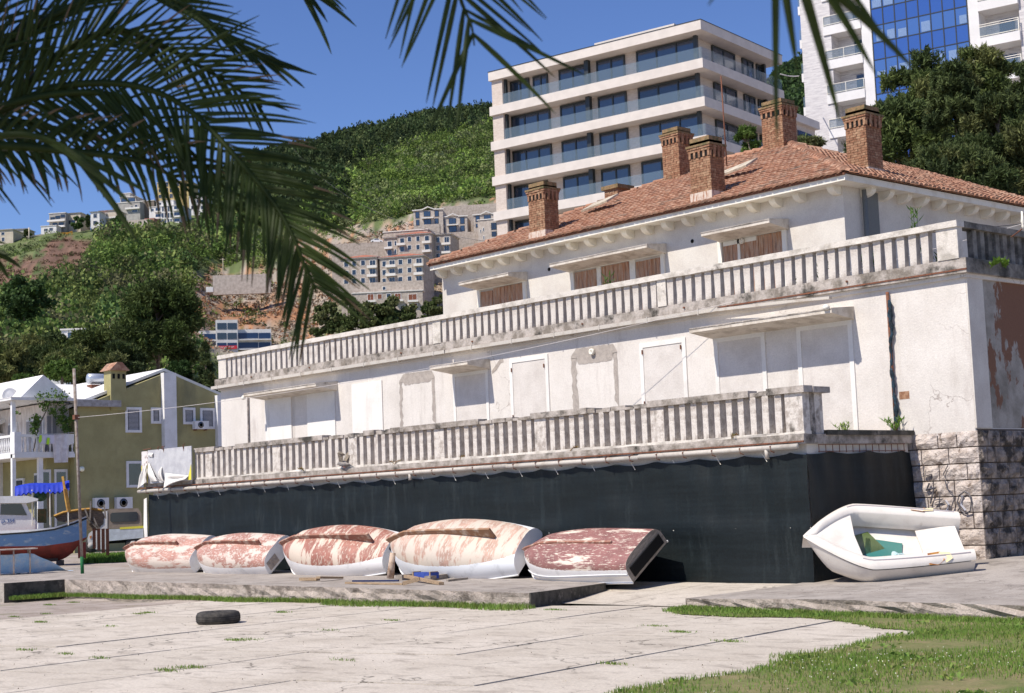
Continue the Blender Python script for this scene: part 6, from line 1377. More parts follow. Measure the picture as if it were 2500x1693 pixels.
bld('stone_annexe', 'low stone annexe with brown shutters below the apartment podium', *RC(B7, 330, 1030, 545, 700), 517, 4, wall=stone_w, group=None, sink=15, wframe=hwhite,
    wins=W4(B7, [(478, 538, 566, 625), (577, 620, 566, 612), (750, 808, 560, 618), (885, 967, 566, 622), (890, 972, 660, 715), (490, 560, 660, 700)], 1) + W4(B7, [(668, 708, 562, 610)]), balc=[RC(B7, 470, 562, 628, 648), RC(B7, 745, 835, 620, 640), RC(B7, 880, 985, 626, 646)])
bld('stone_apartments', 'stone apartment block with red roof in the middle, behind the lower row', *RC(A, 295, 640, 800, 1010), 548, 13, wall=stone_w, roof='hip', group=gS, sink=15,
    wins=rows(A, (318,), (838, 922), 42, 50) + rows(A, (395,), (826, 910), 36, 44) + rows(A, (482,), (820, 905), 34, 46) + rows(A, (568,), (815, 902), 44, 50), balc=[RC(A, 292, 375, y, y + 24) for y in (890,)] + [RC(A, 548, 632, y, y + 24) for y in (868, 958)])
bld('stone_wing', 'short stone wing left of the middle apartment block', *RC(A, 160, 292, 835, 1015), 550, 10, wall=stone_w, roof='hip', sink=12, wins=rows(A, (192,), (870, 956), 42, 50) + rows(A, (262,), (866, 950), 18, 44), balc=[RC(A, 165, 245, 930, 950)])
bld('stone_wing', 'stone wing with red roof right of the middle apartment block', *RC(A, 668, 835, 800, 1040), 550, 12, wall=stone_w, roof='hip', sink=12, wins=rows(A, (684,), (828, 912, 995), 36, 50) + rows(A, (766,), (825, 912), 48, 54), balc=[RC(A, 745, 832, y, y + 22) for y in (885, 972)])
bld('stone_block', 'grey stone building with flat roof line above the middle apartments', *RC(A, 150, 600, 765, 840), 563, 10, wall=stone_w, roof='flat', sink=10)
gV = 'gabled stone villas'
for lb, rc, wn in (('gabled stone villa, leftmost and highest of the three on the hill', RC(A, 455, 755, 555, 705), W4(A, [(476, 510, 575, 632), (560, 622, 568, 614), (670, 706, 560, 614), (482, 510, 655, 705), (562, 628, 645, 700), (672, 704, 640, 690)], 3)),
                   ('gabled stone villa, middle one of the three on the hill', RC(A, 712, 1000, 625, 775), W4(A, [(728, 766, 645, 702), (814, 880, 638, 690), (928, 966, 630, 688), (732, 766, 728, 768), (816, 888, 716, 770), (930, 968, 712, 762)], 3)),
                   ('gabled stone villa, rightmost of the three, beside the white building', RC(A, 1065, 1330, 600, 740), W4(A, [(1084, 1120, 612, 668), (1168, 1232, 606, 650), (1086, 1122, 694, 726)], 3))):
    bld('gabled_villa', lb, *rc, 590, 11, wall=stone_l, roof='gable', group=gV, wins=wn, sink=10, balc=[(rc[0] + (rc[1] - rc[0]) * .28, rc[0] + (rc[1] - rc[0]) * .68, rc[2] + (rc[3] - rc[2]) * .50, rc[2] + (rc[3] - rc[2]) * .58)], pane=GL)
bld('stone_house', 'narrow white stone house with slanting roof left of the white building', *RC(A, 1110, 1300, 650, 890), 560, 10, wall=stone_l, roof='flat', sink=12, wins=W4(A, [(1242, 1288, 684, 748), (1248, 1290, 772, 816)], 3) + W4(A, [(1155, 1166, 732, 765), (1160, 1170, 815, 848), (1128, 1138, 750, 782)]))
bld('retaining_wall', 'tall grey stone retaining wall behind the gabled villas', *RC(A, 740, 1330, 500, 620), 606, 2, wall=stone_w, roof='none', cat='wall', sink=10)
bld('retaining_wall', 'stone retaining wall below the middle gabled villa', *RC(A, 835, 1125, 775, 960), 566, 2, wall=stone_w, roof='none', cat='wall', sink=10)
bld('retaining_wall', 'short stone retaining wall under the leftmost gabled villa', *RC(A, 560, 720, 695, 745), 582, 2, wall=stone_w, roof='none', cat='wall')
bld('retaining_wall', 'long stone retaining wall with the white car parked on top', *RC(B7, 120, 645, 55, 195), 560, 2, wall=stone_w, roof='none', cat='wall', sink=14)
bld('retaining_wall', 'pale stone retaining wall above the cut slope, left of the big palm frond tip', 520, 660, 671, 702, 575, 2, wall=stone_l, roof='none', cat='wall', sink=2.5)
bld('retaining_wall', 'bright white low block at the left foot of the pale retaining wall', 503, 520, 701, 707, 570, 2, wall=hwhite, roof='none', cat='wall', sink=1)
# white car on the wall
F_ = Frame(920, 590, 562); t = F_.thing('parked_car', 'white car parked on top of the long stone retaining wall', 'car'); m = MB(); q = [F_.pt(*B7(x, y)) for x, y in ((508, 44), (512, 26), (530, 22), (545, 12), (585, 12), (602, 22), (628, 30), (630, 44))]
m.prism([(p[0], 0, p[2]) for p in q], (0, 1.8, 0)); m.build('body', white_p, t, world=False); q = [F_.pt(*B7(x, y)) for x, y in ((540, 24), (550, 15), (583, 15), (596, 24))]; m = MB(); m.prism([(p[0], -.02, p[2]) for p in q], (0, 1.84, 0)); m.build('window', GD, t, world=False)
for x in (528, 610): p = F_.pt(*B7(x, 45)); m = MB(); m.lathe((p[0], 0, p[2]), [(.1, -.05), (.33, -.05), (.33, .12), (.1, .12)], 12, 'y'); m.build('wheel', tm, t, world=False)
# hotel with blue glazing
HT = lambda x, y: (450 + x / 5.164, 600 + y / 5.164)
F_ = Frame(570, 870, 500); t = F_.thing('glass_fronted_building', 'long white building with blue glazed storeys and a raised middle block', 'building')
def hb_(x0, x1, y0, y1, d0, d1, nm, mat, par=None):
    p0, p1 = F_.pt(*HT(x0, y1)), F_.pt(*HT(x1, y0)); m = MB(); m.box(p0[0], p1[0], d0, d1, p0[2], p1[2]); return m.build(nm, mat, par or t, world=False)
hb_(405, 670, 935, 1600, 0, 12, 'middle_block', hwhite); hb_(60, 405, 1065, 1600, 1.5, 12, 'left_wing', hwhite); hb_(670, 1095, 1045, 1600, 1.5, 12, 'right_wing', hwhite)
gbl = glassy('glass_hotel', (.015, .04, .11), rough=.3, spec=.35)
for y in (975, 1100, 1225, 1345):
    for x in (415, 545): hb_(x, x + 115, y, y + 80, -.1, .05, 'window', GD if y < 1110 else gbl)
for y in (1105, 1225, 1345):
    for x0, x1 in ((90, 150), (158, 405)): hb_(x0, x1, y, y + 75, 1.3, 1.52, 'window', gbl)
    for x0, x1 in ((678, 930), (942, 1085)): hb_(x0, x1, y - 12, y + 62, 1.3, 1.52, 'window', gbl)
    w_ = hb_(60, 405, y + 82, y + 105, .2, 1.5, 'balcony_slab', hwhite); hb_(670, 1098, y + 68, y + 90, .2, 1.5, 'balcony_slab', hwhite)
hb_(425, 665, 1262, 1308, -.35, -.25, 'banner', M('banner_red', (.62, .04, .06), None))
p = F_.pt(*HT(440, 1300)); q = F_.pt(*HT(655, 1270)); text_obj('banner_text', '+382 68 042 624', Matrix.Translation((p[0], -.37, p[2])) @ Matrix.Rotation(-.02, 4, 'Y') @ RX, (q[0] - p[0]) / 7.9, M('letter_white', (.8, .75, .75), None), t)
bld('white_pavilion', 'small white house with glazed front peeking over the pines at left', 150, 205, 806, 840, 330, 8, wins=[(165, 178, 812, 836, 2), (180, 192, 812, 836, 2)], sink=8, pane=GL)
bld('white_pavilion', 'white low building half hidden behind the pines at far left', 115, 160, 832, 850, 320, 8, sink=8, wins=[(122, 140, 836, 846, 2)], pane=GL)
bld('white_pavilion', 'white wall glimpsed between the pines left of the large pine', 262, 292, 800, 832, 330, 8, sink=8, wins=[(268, 282, 808, 824, 2)], pane=GL)
# ridge houses at left
bld('beige_house', 'beige house on the ridge at the left picture edge', *RC(C4, -60, 150, 615, 775), 765, 12, wall=hbeige, roof='hip', rmat=hgrey, sink=6, wins=W4(C4, [(15, 50, 640, 670), (20, 50, 700, 740)]))
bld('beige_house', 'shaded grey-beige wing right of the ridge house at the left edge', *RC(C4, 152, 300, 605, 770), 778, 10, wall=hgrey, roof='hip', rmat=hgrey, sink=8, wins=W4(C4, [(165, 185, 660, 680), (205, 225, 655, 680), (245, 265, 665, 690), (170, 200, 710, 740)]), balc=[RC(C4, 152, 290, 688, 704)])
bld('terraced_house', 'dark framed house with stepped white terraces on the ridge, second from the left', *RC(C4, 560, 745, 425, 600), 775, 12, wall=hgrey, roof='flat', sink=6, wins=W4(C4, [(575, 620, 470, 500), (630, 680, 455, 485), (690, 735, 440, 470), (600, 650, 535, 570), (670, 720, 530, 560)], 3), balc=[RC(C4, 545, 745, 500, 520), RC(C4, 500, 745, 570, 590)])
bld('terraced_house', 'red roofed wing of the terraced ridge house', *RC(C4, 745, 915, 425, 590), 778, 12, wall=hbeige, roof='hip', sink=6, wins=W4(C4, [(750, 775, 430, 470), (770, 800, 510, 545), (815, 850, 505, 540)], 3))
bld('white_terrace', 'stepped white terrace below the dark framed ridge house', *RC(C4, 465, 640, 570, 650), 768, 6, wall=hwhite, roof='flat', sink=4, wins=W4(C4, [(500, 540, 600, 625), (560, 600, 590, 620)]))
bld('white_house', 'white ridge house with red roof and two storeys of windows', *RC(C4, 1030, 1130, 410, 572), 772, 12, wall=hwhite, roof='hip', sink=6, wins=W4(C4, [(1060, 1100, 430, 475), (1058, 1100, 510, 555)]))
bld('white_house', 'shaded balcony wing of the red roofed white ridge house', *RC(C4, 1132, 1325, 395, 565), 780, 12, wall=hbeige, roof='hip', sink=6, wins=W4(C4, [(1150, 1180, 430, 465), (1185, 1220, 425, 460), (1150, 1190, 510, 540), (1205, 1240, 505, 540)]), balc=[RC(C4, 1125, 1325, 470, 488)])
bld('modern_house', 'grey modern house with glazed penthouse on the ridge', *RC(C4, 1365, 1545, 240, 340), 830, 12, wall=hgrey, roof='flat', sink=20, wins=W4(C4, [(1378, 1440, 258, 290), (1455, 1530, 252, 288)], 3), pane=GL)
bld('modern_house', 'small round-topped block on the roof of the grey modern house', *RC(C4, 1378, 1478, 200, 240), 836, 6, wall=hgrey, roof='flat', sink=2)
bld('modern_house', 'pale lower storeys of the grey modern house with terrace', *RC(C4, 1285, 1590, 305, 430), 822, 10, wall=hgrey, roof='flat', sink=8, wins=W4(C4, [(1300, 1340, 320, 350), (1480, 1510, 345, 370), (1530, 1560, 330, 360), (1500, 1560, 385, 410)]), balc=[RC(C4, 1430, 1590, 360, 380)])
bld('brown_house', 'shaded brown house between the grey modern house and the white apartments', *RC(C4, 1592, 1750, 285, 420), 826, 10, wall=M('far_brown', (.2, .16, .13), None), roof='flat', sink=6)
bld('white_apartments', 'bright white apartment block with narrow windows on the ridge', *RC(C4, 1695, 2050, 345, 560), 790, 14, wall=hwhite, roof='flat', sink=6,
    wins=rows(C4, (1765,), (362, 437, 505), 56, 40) + rows(C4, (1842, 1870, 1908, 1936), (352, 424, 492), 11, 46, 3) + rows(C4, (1975,), (342, 415, 485), 66, 40) + W4(C4, [(1715, 1745, 375, 400)]), balc=[RC(C4, 1760, 1828, y, y + 18) for y in (400, 472, 540)] + [RC(C4, 1970, 2050, y, y + 18) for y in (382, 455, 525)], pane=GL)
bld('white_apartments', 'white penthouse of the bright apartment block with yellow film', *RC(C4, 1775, 1970, 285, 345), 800, 10, wall=hwhite, roof='flat', sink=2, wins=W4(C4, [(1800, 1830, 305, 330)]))
bld('yellow_apartments', 'unfinished yellow apartment block with open bays, highest on the left ridge', *RC(C4, 1785, 2140, 65, 270), 850, 14, wall=hyel, roof='flat', sink=14,
    wins=rows(C4, (1800,), (85, 148, 215), 34, 38) + rows(C4, (1872, 1925), (75, 138, 205), 36, 46, 2) + rows(C4, (2000, 2060), (75, 138, 205), 34, 40), wframe=M('far_cream', (.72, .62, .42), None))
bld('white_apartments', 'white houses glimpsed behind the hanging palm leaflets', *RC(C4, 2150, 2330, 230, 440), 810, 12, wall=hwhite, roof='flat', sink=8, wins=rows(C4, (2170, 2230, 2280), (270, 340), 30, 36))
bld('stone_retaining_wall', 'pale stone retaining wall below the white apartment block', *RC(C4, 1410, 1700, 500, 640), 780, 3, wall=stone_l, roof='none', cat='wall', sink=3)
bld('stone_retaining_wall', 'reddish brick courtyard wall left of the white apartment block', *RC(C4, 1640, 1750, 480, 575), 782, 8, wall=M('far_brick', (.3, .14, .11), None), roof='none', cat='wall', sink=3)
# excavator, pergola, poles
F_ = Frame(160, 578, 765); t = F_.thing('excavator', 'small orange digging machine at the edge of the bare slope', 'excavator'); 
m = MB(); p = F_.pt(*C4(690, 680)); q = F_.pt(*C4(770, 640)); m.box(p[0], q[0], 0, 3, p[2], q[2]); m.build('body', M('digger_orange', (.55, .27, .04), None), t, world=False); m = MB(); m.beam(F_.pt(*C4(770, 650)), F_.pt(*C4(820, 630)), .6, .6); m.beam(F_.pt(*C4(820, 630)), F_.pt(*C4(815, 665)), .5, .5); m.build('arm', MATS['digger_orange'], t, world=False); m = MB(); m.box(p[0], q[0], -.2, 3.2, p[2] - .8, p[2]); m.build('track', black, t, world=False)
F_ = Frame(85, 585, 766); t = F_.thing('pergola', 'long bare concrete pergola frame on the ridge right of the beige house', 'pergola')
for x in (312, 360, 438): p = F_.pt(*C4(x, 722)); q = F_.pt(*C4(x, 682)); m = MB(); m.box(p[0] - .2, p[0] + .2, 0, .4, p[2] - 1, q[2]); m.build('post', hbeige, t, world=False)
m = MB(); m.beam(F_.pt(*C4(300, 690)), F_.pt(*C4(485, 668)), .5, .6); m.build('beam', hbeige, t, world=False)
def upole(label, x, yt, yb, dep, r_=.12):
    a = PD(x, yb, dep); b_ = PD(x - (yb - yt) * .025, yt, dep); t = thing('utility_pole', label, 'pole', a); m = MB(); m.tube([a - Vector((0, 0, 2)), b_], r_, 6); m.build('shaft', hbeige, t); m = MB(); m.beam(b_ - Vector((RH[0] * 1, RH[1] * 1, .4)), b_ + Vector((RH[0] * 1, RH[1] * 1, -.4)), .12, .12); m.build('crossarm', hbeige, t)
upole('pale utility pole on the ridge beside the pergola', 71.5, 556, 590, 764, .3); upole('thin pale lamp pole standing above the pale retaining wall', 545, 631, 671, 578); upole('thin pale pole left of the stone apartments behind the palm frond', 760, 628, 690, 540)

# ================================================================== NEW WHITE BUILDING
B0 = Vector(tuple(O + ray(1710, 48.4) * 125)); al = Vector((-.98204552, -.18864408, 0)); ZB = B0.z
# local frame: x = along the left facade going right (-al), y = away, z up; origin at the near corner on the ground level
gzb = 8.0
rzb = math.atan2(-al.y, -al.x)
nb_ = thing('modern_apartments', 'new cream apartment building with wide balcony bands and glass railings behind the villa', 'building', (B0.x, B0.y, gzb), rzb)
def nbx(a0, a1, y0, y1, z0, z1, nm=None, mat=None, par=None):
    m = MB(); m.box(-a1, -a0, y0, y1, z0 - gzb, z1 - gzb)
    return m.build(nm, mat, par or nb_, world=False) if nm else m
LA, LB = 21.55, 14.0; lv = [40.0, 36.87, 33.74, 30.62, 27.5, 24.4, 21.3]
nbx(.0 + 1.5, LA - 1.3, 1.5, LB - 1.0, gzb, 39.4, 'core_wall', facade_stone)
for i, z in enumerate(lv): nbx(0, LA, 0, LB, z - .78, z, 'balcony_band', soffit)
nbx(-.03, LA + .03, -.03, LB + .03, 40.0, 40.06, 'roof_edge', frame_d)
nbx(4.2, 12.2, 3, 9, 40.06, 41.3, 'roof_box', soffit)
for i in range(6): nbx(LA - 1.3, LA - .15, .25, 3.4, lv[i + 1], lv[i] - .78, 'end_pier', facade_stone)
gmb = glassy
for i in range(1, 6):
    z = lv[i]
    nbx(.12, LA - 1.45, .1, .125, z + .0, z + .95, 'glass_railing', GR); nbx(.1, .125, .13, LB - .1, z, z + .95, 'glass_railing', GR)
rowsW = [(1.35, 7.05, 3), (8.2, 11.05, 2), (12.15, 14.97, 2)]
for i in range(6):
    zt, zb_ = lv[i] - 1.02, lv[i + 1] + .06
    L_ = list(rowsW)
    if i == 0: L_ += [(16.15, 17.75, 2), (18.15, 20.2, 2)]
    elif i in (1, 2): L_ += [(16.05, 20.25, 3)]
    else: L_ += [(16.6, 20.25, 2)]
    for a0, a1, n_ in L_:
        m = nbx(a0, a0 + .16, 1.36, 1.5, zb_, zt); 
        for k_ in range(1, n_ + 1):
            xk = a0 + (a1 - a0) * k_ / n_; m.box(-xk - .0, -xk + .13, 1.36, 1.5, zb_ - gzb, zt - gzb)
        m.box(-a1, -a0, 1.35, 1.49, zt - gzb, zt + .16 - gzb); w_ = m.build('window', frame_d, nb_, world=False)
        g_ = GD if (i == 1 and a0 < 2) else GL
        nbx(a0 + .05, a1 - .05, 1.42, 1.47, zb_, zt, 'pane', g_, w_)
    nbx(11.45, 11.85, .7, 1.1, lv[i + 1], lv[i] - .78, 'dark_column', frame_d); nbx(1.1, 1.4, 1.1, 1.4, lv[i + 1], lv[i] - .78, 'dark_column', frame_d); nbx(LA - 1.5, LA - 1.32, .5, .8, lv[i + 1], lv[i] - .78, 'dark_column', frame_d)
    nbx(1.1, 1.4, LB - 1.3, LB - 1.0, lv[i + 1], lv[i] - .78, 'dark_column', frame_d)
    for b0, b1 in ((4.16, 8.0), (9.3, 11.25), (11.85, 12.9)):
        m = nbx(1.34, 1.5, b0, b0 + .14, zb_, zt); m.box(-1.5, -1.34, b1 - .14, b1, zb_ - gzb, zt - gzb); m.box(-1.5, -1.34, (b0 + b1) / 2 - .06, (b0 + b1) / 2 + .06, zb_ - gzb, zt - gzb); m.box(-1.5, -1.33, b0, b1, zt - gzb, zt + .14 - gzb); w_ = m.build('window', frame_d, nb_, world=False)
        nbx(1.41, 1.46, b0 + .05, b1 - .05, zb_, zt, 'pane', GL, w_)
# lower rear wing
m = MB(); m.box(-8, .3, LB + .2, LB + 5, 0, 36.0 - gzb - 1.0); m.build('rear_wing', facade_stone, nb_, world=False); 
for z in (34.9, 31.6, 28.3): m = MB(); m.box(-1.2, .7, LB + .1, LB + 5.2, z - .7 - gzb, z - gzb); m.build('balcony_band', soffit, nb_, world=False)
for z in (31.6, 28.3): m = MB(); m.box(.25, .4, LB + 1.5, LB + 4.2, z - gzb, z + 2.0 - gzb); m.build('window', GD, nb_, world=False)

# ================================================================== TOWER
T0 = Vector((-84.4447609, 124.97222855, 0)); ta = Vector((.9739762, .22665032, 0)); rzt = math.atan2(ta.y, ta.x); gzt = 9.0
tw_t = thing('tower_block', 'tall white apartment tower with blue curtain wall and recessed balconies', 'building', (T0.x, T0.y, gzt), rzt)
def tb(x0, x1, y0, y1, z0, z1, nm, mat, par=None):
    m = MB(); m.box(x0, x1, y0, y1, z0 - gzt, z1 - gzt); return m.build(nm, mat, par or tw_t, world=False)
ts = M('tower_stone', (.66, .63, .62), (.50, .47, .48), s=.9, st=(1, 1, 7), th=(.42, .68), grain=.1, c3=(.38, .35, .37), s3=.8, st3=(1, 1, 12), th3=(.57, .64)); twt = M('tower_white', (.76, .74, .73), (.7, .68, .67), s=.5)
ZT = 60
tb(-7.3, -4.2, 0, 14, gzt, ZT, 'stone_wall', ts); tb(-1.08, -.02, 0, 14, gzt, ZT, 'white_strip', twt); tb(9.28, 10.3, 0, 14, gzt, ZT, 'white_strip', twt); tb(13.9, 16.5, .3, 14, gzt, ZT, 'shaded_pier', ts)
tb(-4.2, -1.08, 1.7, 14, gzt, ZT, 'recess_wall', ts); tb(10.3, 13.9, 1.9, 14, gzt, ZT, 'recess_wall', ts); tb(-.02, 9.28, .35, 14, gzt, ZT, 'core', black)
sg = 3.42
zl_ = [43.98 + sg * k_ for k_ in range(-9, 5)]
rail_gl = GR
for z in zl_:
    tb(-4.95, -1.08, -.12, 1.7, z - .88, z, 'balcony', twt); tb(-4.9, -1.1, -.08, -.05, z + .05, z + .95, 'glass_railing', rail_gl)
    m = MB()
    for zz in (z + .98, z + .12): m.box(-4.93, -1.08, -.1, -.05, zz - gzt, zz + .05 - gzt)
    for x in (-4.93, -3.0, -1.15): m.box(x, x + .05, -.11, -.06, z - gzt, z + 1.0 - gzt)
    m.build('railing', trim, tw_t, world=False)
    tb(-2.5, -1.2, 1.62, 1.72, z, z + 1.9, 'balcony_door', GD)
    zz0 = z - .85
    tb(10.25, 13.95, -.12, 1.9, zz0 - .88, zz0, 'balcony', twt); tb(10.3, 13.9, -.08, -.05, zz0 + .05, zz0 + .98, 'glass_railing', rail_gl); m = MB()
    for q in (zz0 + 1.2, zz0 + 1.0, zz0 + .1): m.box(10.28, 13.93, -.1, -.05, q - gzt, q + .06 - gzt)
    m.box(13.85, 13.93, -.1, -.04, zz0 - gzt, zz0 + 1.2 - gzt); m.build('railing', trim, tw_t, world=False)
    tb(11.6, 13.0, 1.82, 1.92, zz0, zz0 + 1.9, 'balcony_door', GD)
    zz1 = z + .0 - .25
    tb(-7.95, -7.3, 1.0, 6.5, zz1 - .85 - .2, zz1 - .2, 'side_balcony', twt); tb(-7.92, -7.9, 1.05, 6.4, zz1 - .2, zz1 + .85, 'glass_railing', rail_gl); tb(-7.93, -7.32, 1.02, 1.05, zz1 - .2, zz1 + .85, 'glass_railing', rail_gl)
cw = 9.28 / 8; rh = 1.675
pc = MB(); pv_ = MB(); n_r = 0
zr = 43.1 - rh * 18
panes = []
while zr < 56:
    vis = (round((43.1 - zr) / rh)) % 2 == 1
    for c_ in range(8): panes.append((c_, zr, vis))
    zr += rh
GBP = glassy('glass_blue_pale', (.05, .12, .34), rough=.1, ior=1.8)
PANE = {}
for c_, z, v_ in panes:
    if 36.5 < z < 50:
        r4 = rnd.uniform(-.006, .006)
        m = MB(); m.add([(c_ * cw + .05, -.02 + r4, z + .05 - gzt), ((c_ + 1) * cw - .05, -.02 - r4, z + .05 - gzt), ((c_ + 1) * cw - .05, -.02 - r4, z + rh - .05 - gzt), (c_ * cw + .05, -.02 + r4, z + rh - .05 - gzt)], [(0, 1, 2, 3)])
        PANE[(c_, z)] = m.build('glass_panel', GBP if v_ else GB, tw_t, world=False)
    else: pc.box(c_ * cw + .05, (c_ + 1) * cw - .05, -.02, .05, z + .05 - gzt, z + rh - .05 - gzt)
pc.build('glass_panels', GB, tw_t, world=False)['kind'] = 'stuff'
m = MB()
for c_ in range(9): m.box(c_ * cw - .05, c_ * cw + .05, -.06, .06, 0, 56 - gzt)
zr = 43.1 - rh * 18
while zr < 57: m.box(-.04, 9.32, -.055, .06, zr - .045 - gzt, zr + .045 - gzt); zr += rh
m.build('mullion', frame_d, tw_t, world=False)
r4 = random.Random(2)
for c_, z, v_ in panes:
    if v_ and (c_, z) in PANE and r4.random() < .75: h_ = r4.uniform(.5, 1.2); m = MB(); m.box(c_ * cw + .1 + r4.uniform(0, .3), (c_ + 1) * cw - .1, -.034, -.029, z + .1 - gzt, z + h_ - gzt); m.build('curtain', M('curtain_pale', (.22, .32, .50), (.16, .24, .42), s=3, st=(12, 1, 1), rough=.3), PANE[(c_, z)], world=False)
wire('cable', 'thin cable between the cream apartment building and the tower', PD(1905, 181, 126), PD(1950, 186, 148), .1, .05, wire_l, 6)

# ================================================================== TREES
PINE = [(0.081, 0.113, 0.032), (0.108, 0.14, 0.041), (0.065, 0.092, 0.03), (0.149, 0.162, 0.054)]
DKG = [(0.057, 0.082, 0.026), (0.082, 0.108, 0.036), (0.046, 0.066, 0.023), (0.115, 0.128, 0.046)]
OLV = [(0.105, 0.128, 0.045), (0.075, 0.105, 0.033), (0.135, 0.149, 0.06)]
BRT = [(.09, .15, .03), (.07, .12, .025), (.12, .18, .04)]
tleaf = M('tree_leaf', (.1, .1, .1), None, vcol=True, grain=0, rough=.75, spec=.2, trans=.2)
def tree(name, label, px_, yt, yb, wpx, dep, pal, clumps=26, per=420, ls=.16, shape='round', group=None, seed=1, aspect=1.0, zg=None, cl=.30, dark=0):
    r_ = np.random.default_rng(seed); base = PD(px_, yb, dep); top = PD(px_, yt, dep); Hh = top.z - base.z; Wd = wpx / 3818 * dep / 2
    if zg is None: zg = min(base.z, 0.3)
    t = thing(name, label, 'tree', (base.x, base.y, zg), 0, group)
    C_, S_ = [], []
    for i in range(clumps):
        f = (i + .5) / clumps
        if shape == 'cone': h_ = f; rr_ = Wd * (1 - h_) ** .8 * r_.uniform(.3, 1.0) + .05; cz = base.z + Hh * h_
        elif shape == 'column': h_ = f; rr_ = Wd * math.sin(math.pi * (h_ * .85 + .12)) ** .6 * r_.uniform(.2, .8); cz = base.z + Hh * h_
        elif shape == 'pine': h_ = r_.uniform(.15, 1) ** .8; rr_ = Wd * math.sqrt(max(0, 1 - ((h_ - .5) / .56) ** 2)) * r_.uniform(.35, 1.0); cz = base.z + Hh * (.04 + .90 * h_)
        else: h_ = r_.uniform(0, 1); rr_ = Wd * math.sqrt(max(0, 1 - ((h_ - .5) / .54) ** 2)) * r_.uniform(.2, .9); cz = base.z + Hh * (.06 + .86 * h_)
        a = r_.uniform(0, 6.283); c_ = np.array([base.x + math.cos(a) * rr_, base.y + math.sin(a) * rr_, cz]); s_ = Wd * cl * r_.uniform(.7, 1.3) * (1 if shape != 'cone' else (1.15 - h_))
        C_.append(c_); S_.append(s_)
    P_, out_, col_ = [], [], []
    for c_, s_ in zip(C_, S_):
        n = int(per * min(1.6, max(.5, (s_ / (Wd * cl)) ** 2))); d_ = r_.normal(size=(n, 3)); d_ /= np.linalg.norm(d_, axis=1)[:, None]; q = d_ * (r_.uniform(.35, 1, (n, 1)) ** .5) * s_ * np.array([1, 1, .72 if shape != 'column' else 1.3]); q *= (1 + .35 * np.sin(d_[:, :1] * 7 + d_[:, 1:2] * 5))
        P_.append(c_ + q); out_.append(d_ * 1.1); b_ = np.array(pal)[r_.integers(0, len(pal))]; col_.append(b_ * r_.uniform(.7, 1.35, (n, 1)))
    P_, out_, col_ = np.concatenate(P_), np.concatenate(out_), np.concatenate(col_)
    con = name in ('pine_tree', 'cypress_tree', 'umbrella_pine', 'spruce_tree', 'evergreen_tree')
    if con: P_ = np.repeat(P_, 2, 0); out_ = np.repeat(out_, 2, 0) + [0, 0, .5]; col_ = np.repeat(col_, 2, 0); P_ = P_ + r_.normal(scale=ls * .3, size=P_.shape); aspect = 3.4; ls = ls * .52
    V, F = leaf_quads(P_, ls * r_.uniform(.6, 1.4, len(P_)), aspect=aspect, out=out_); npmesh('crown', V, F, tleaf, t, colors=np.repeat(np.clip(col_, 0, 1), 4, 0), world=True)
    m = MB(); b0 = Vector((base.x, base.y, zg - .3)); m.tube([b0, Vector((base.x + .1, base.y, base.z + Hh * .35)), Vector((base.x, base.y, base.z + Hh * .85))], [max(.12, Hh * .028), max(.09, Hh * .018), .04], 8)
    for c_ in C_[::3]:
        q0 = Vector((base.x, base.y, max(base.z * .3 + zg * .7, c_[2] - Hh * .22))); q0.z = min(q0.z, base.z + Hh * .8); q0.z = max(q0.z, base.z + .02 * Hh); m.tube([q0, (q0 + Vector(c_)) / 2 + Vector((0, 0, .1)), Vector(c_)], [max(.05, Hh * .009), .04, .02], 5)
    m.build('trunk', bark, t); return t
# right side behind the roof
gR = 'dark evergreens behind the villa roof'
for args in (
    ('pine_tree', 'broad olive-green pine just right of the rightmost brick chimney', 2215, 262, 470, 250, 66, PINE, 40, 420, .15, 'pine', gR, 21),
    ('pine_tree', 'tall pine crown against the blue curtain wall', 2270, 132, 400, 200, 70, PINE, 36, 420, .15, 'pine', gR, 22),
    ('cypress_tree', 'very dark dense evergreen in the middle of the group behind the roof', 2345, 140, 470, 165, 62, DKG, 46, 480, .13, 'round', gR, 23),
    ('pine_tree', 'pine with visible thin branches at the top right, before the white tower', 2420, 112, 380, 165, 72, PINE, 30, 360, .15, 'pine', gR, 24),
    ('cypress_tree', 'wide dark evergreen at the right picture edge above the roof tiles', 2450, 225, 500, 230, 60, DKG, 50, 480, .13, 'round', gR, 25),
    ('cypress_tree', 'dark evergreen cut off by the right picture edge', 2530, 130, 480, 130, 64, DKG, 34, 420, .14, 'round', gR, 26),
    ('evergreen_tree', 'low dark evergreen mass right above the ridge tiles of the villa', 2300, 370, 475, 230, 58, DKG, 34, 420, .12, 'round', gR, 27),
    ('evergreen_tree', 'rounded low evergreen behind the long tiled eave at right', 2400, 400, 500, 180, 57, DKG, 30, 420, .12, 'round', gR, 28)):
    tree(*args)
tree('pine_tree', 'small young pine tip poking up left of the chimney on the roof ridge', 1830, 312, 395, 62, 62, BRT, 14, 200, .10, 'pine', None, 31); tree('pine_tree', 'small bushy pine behind the ridge right of the central chimney', 1965, 338, 385, 100, 60, OLV, 16, 220, .10, 'round', None, 32)
tree('pine_tree', 'thin green pine top visible between the two front chimneys', 1682, 355, 430, 26, 60, BRT, 8, 160, .10, 'column', None, 33)
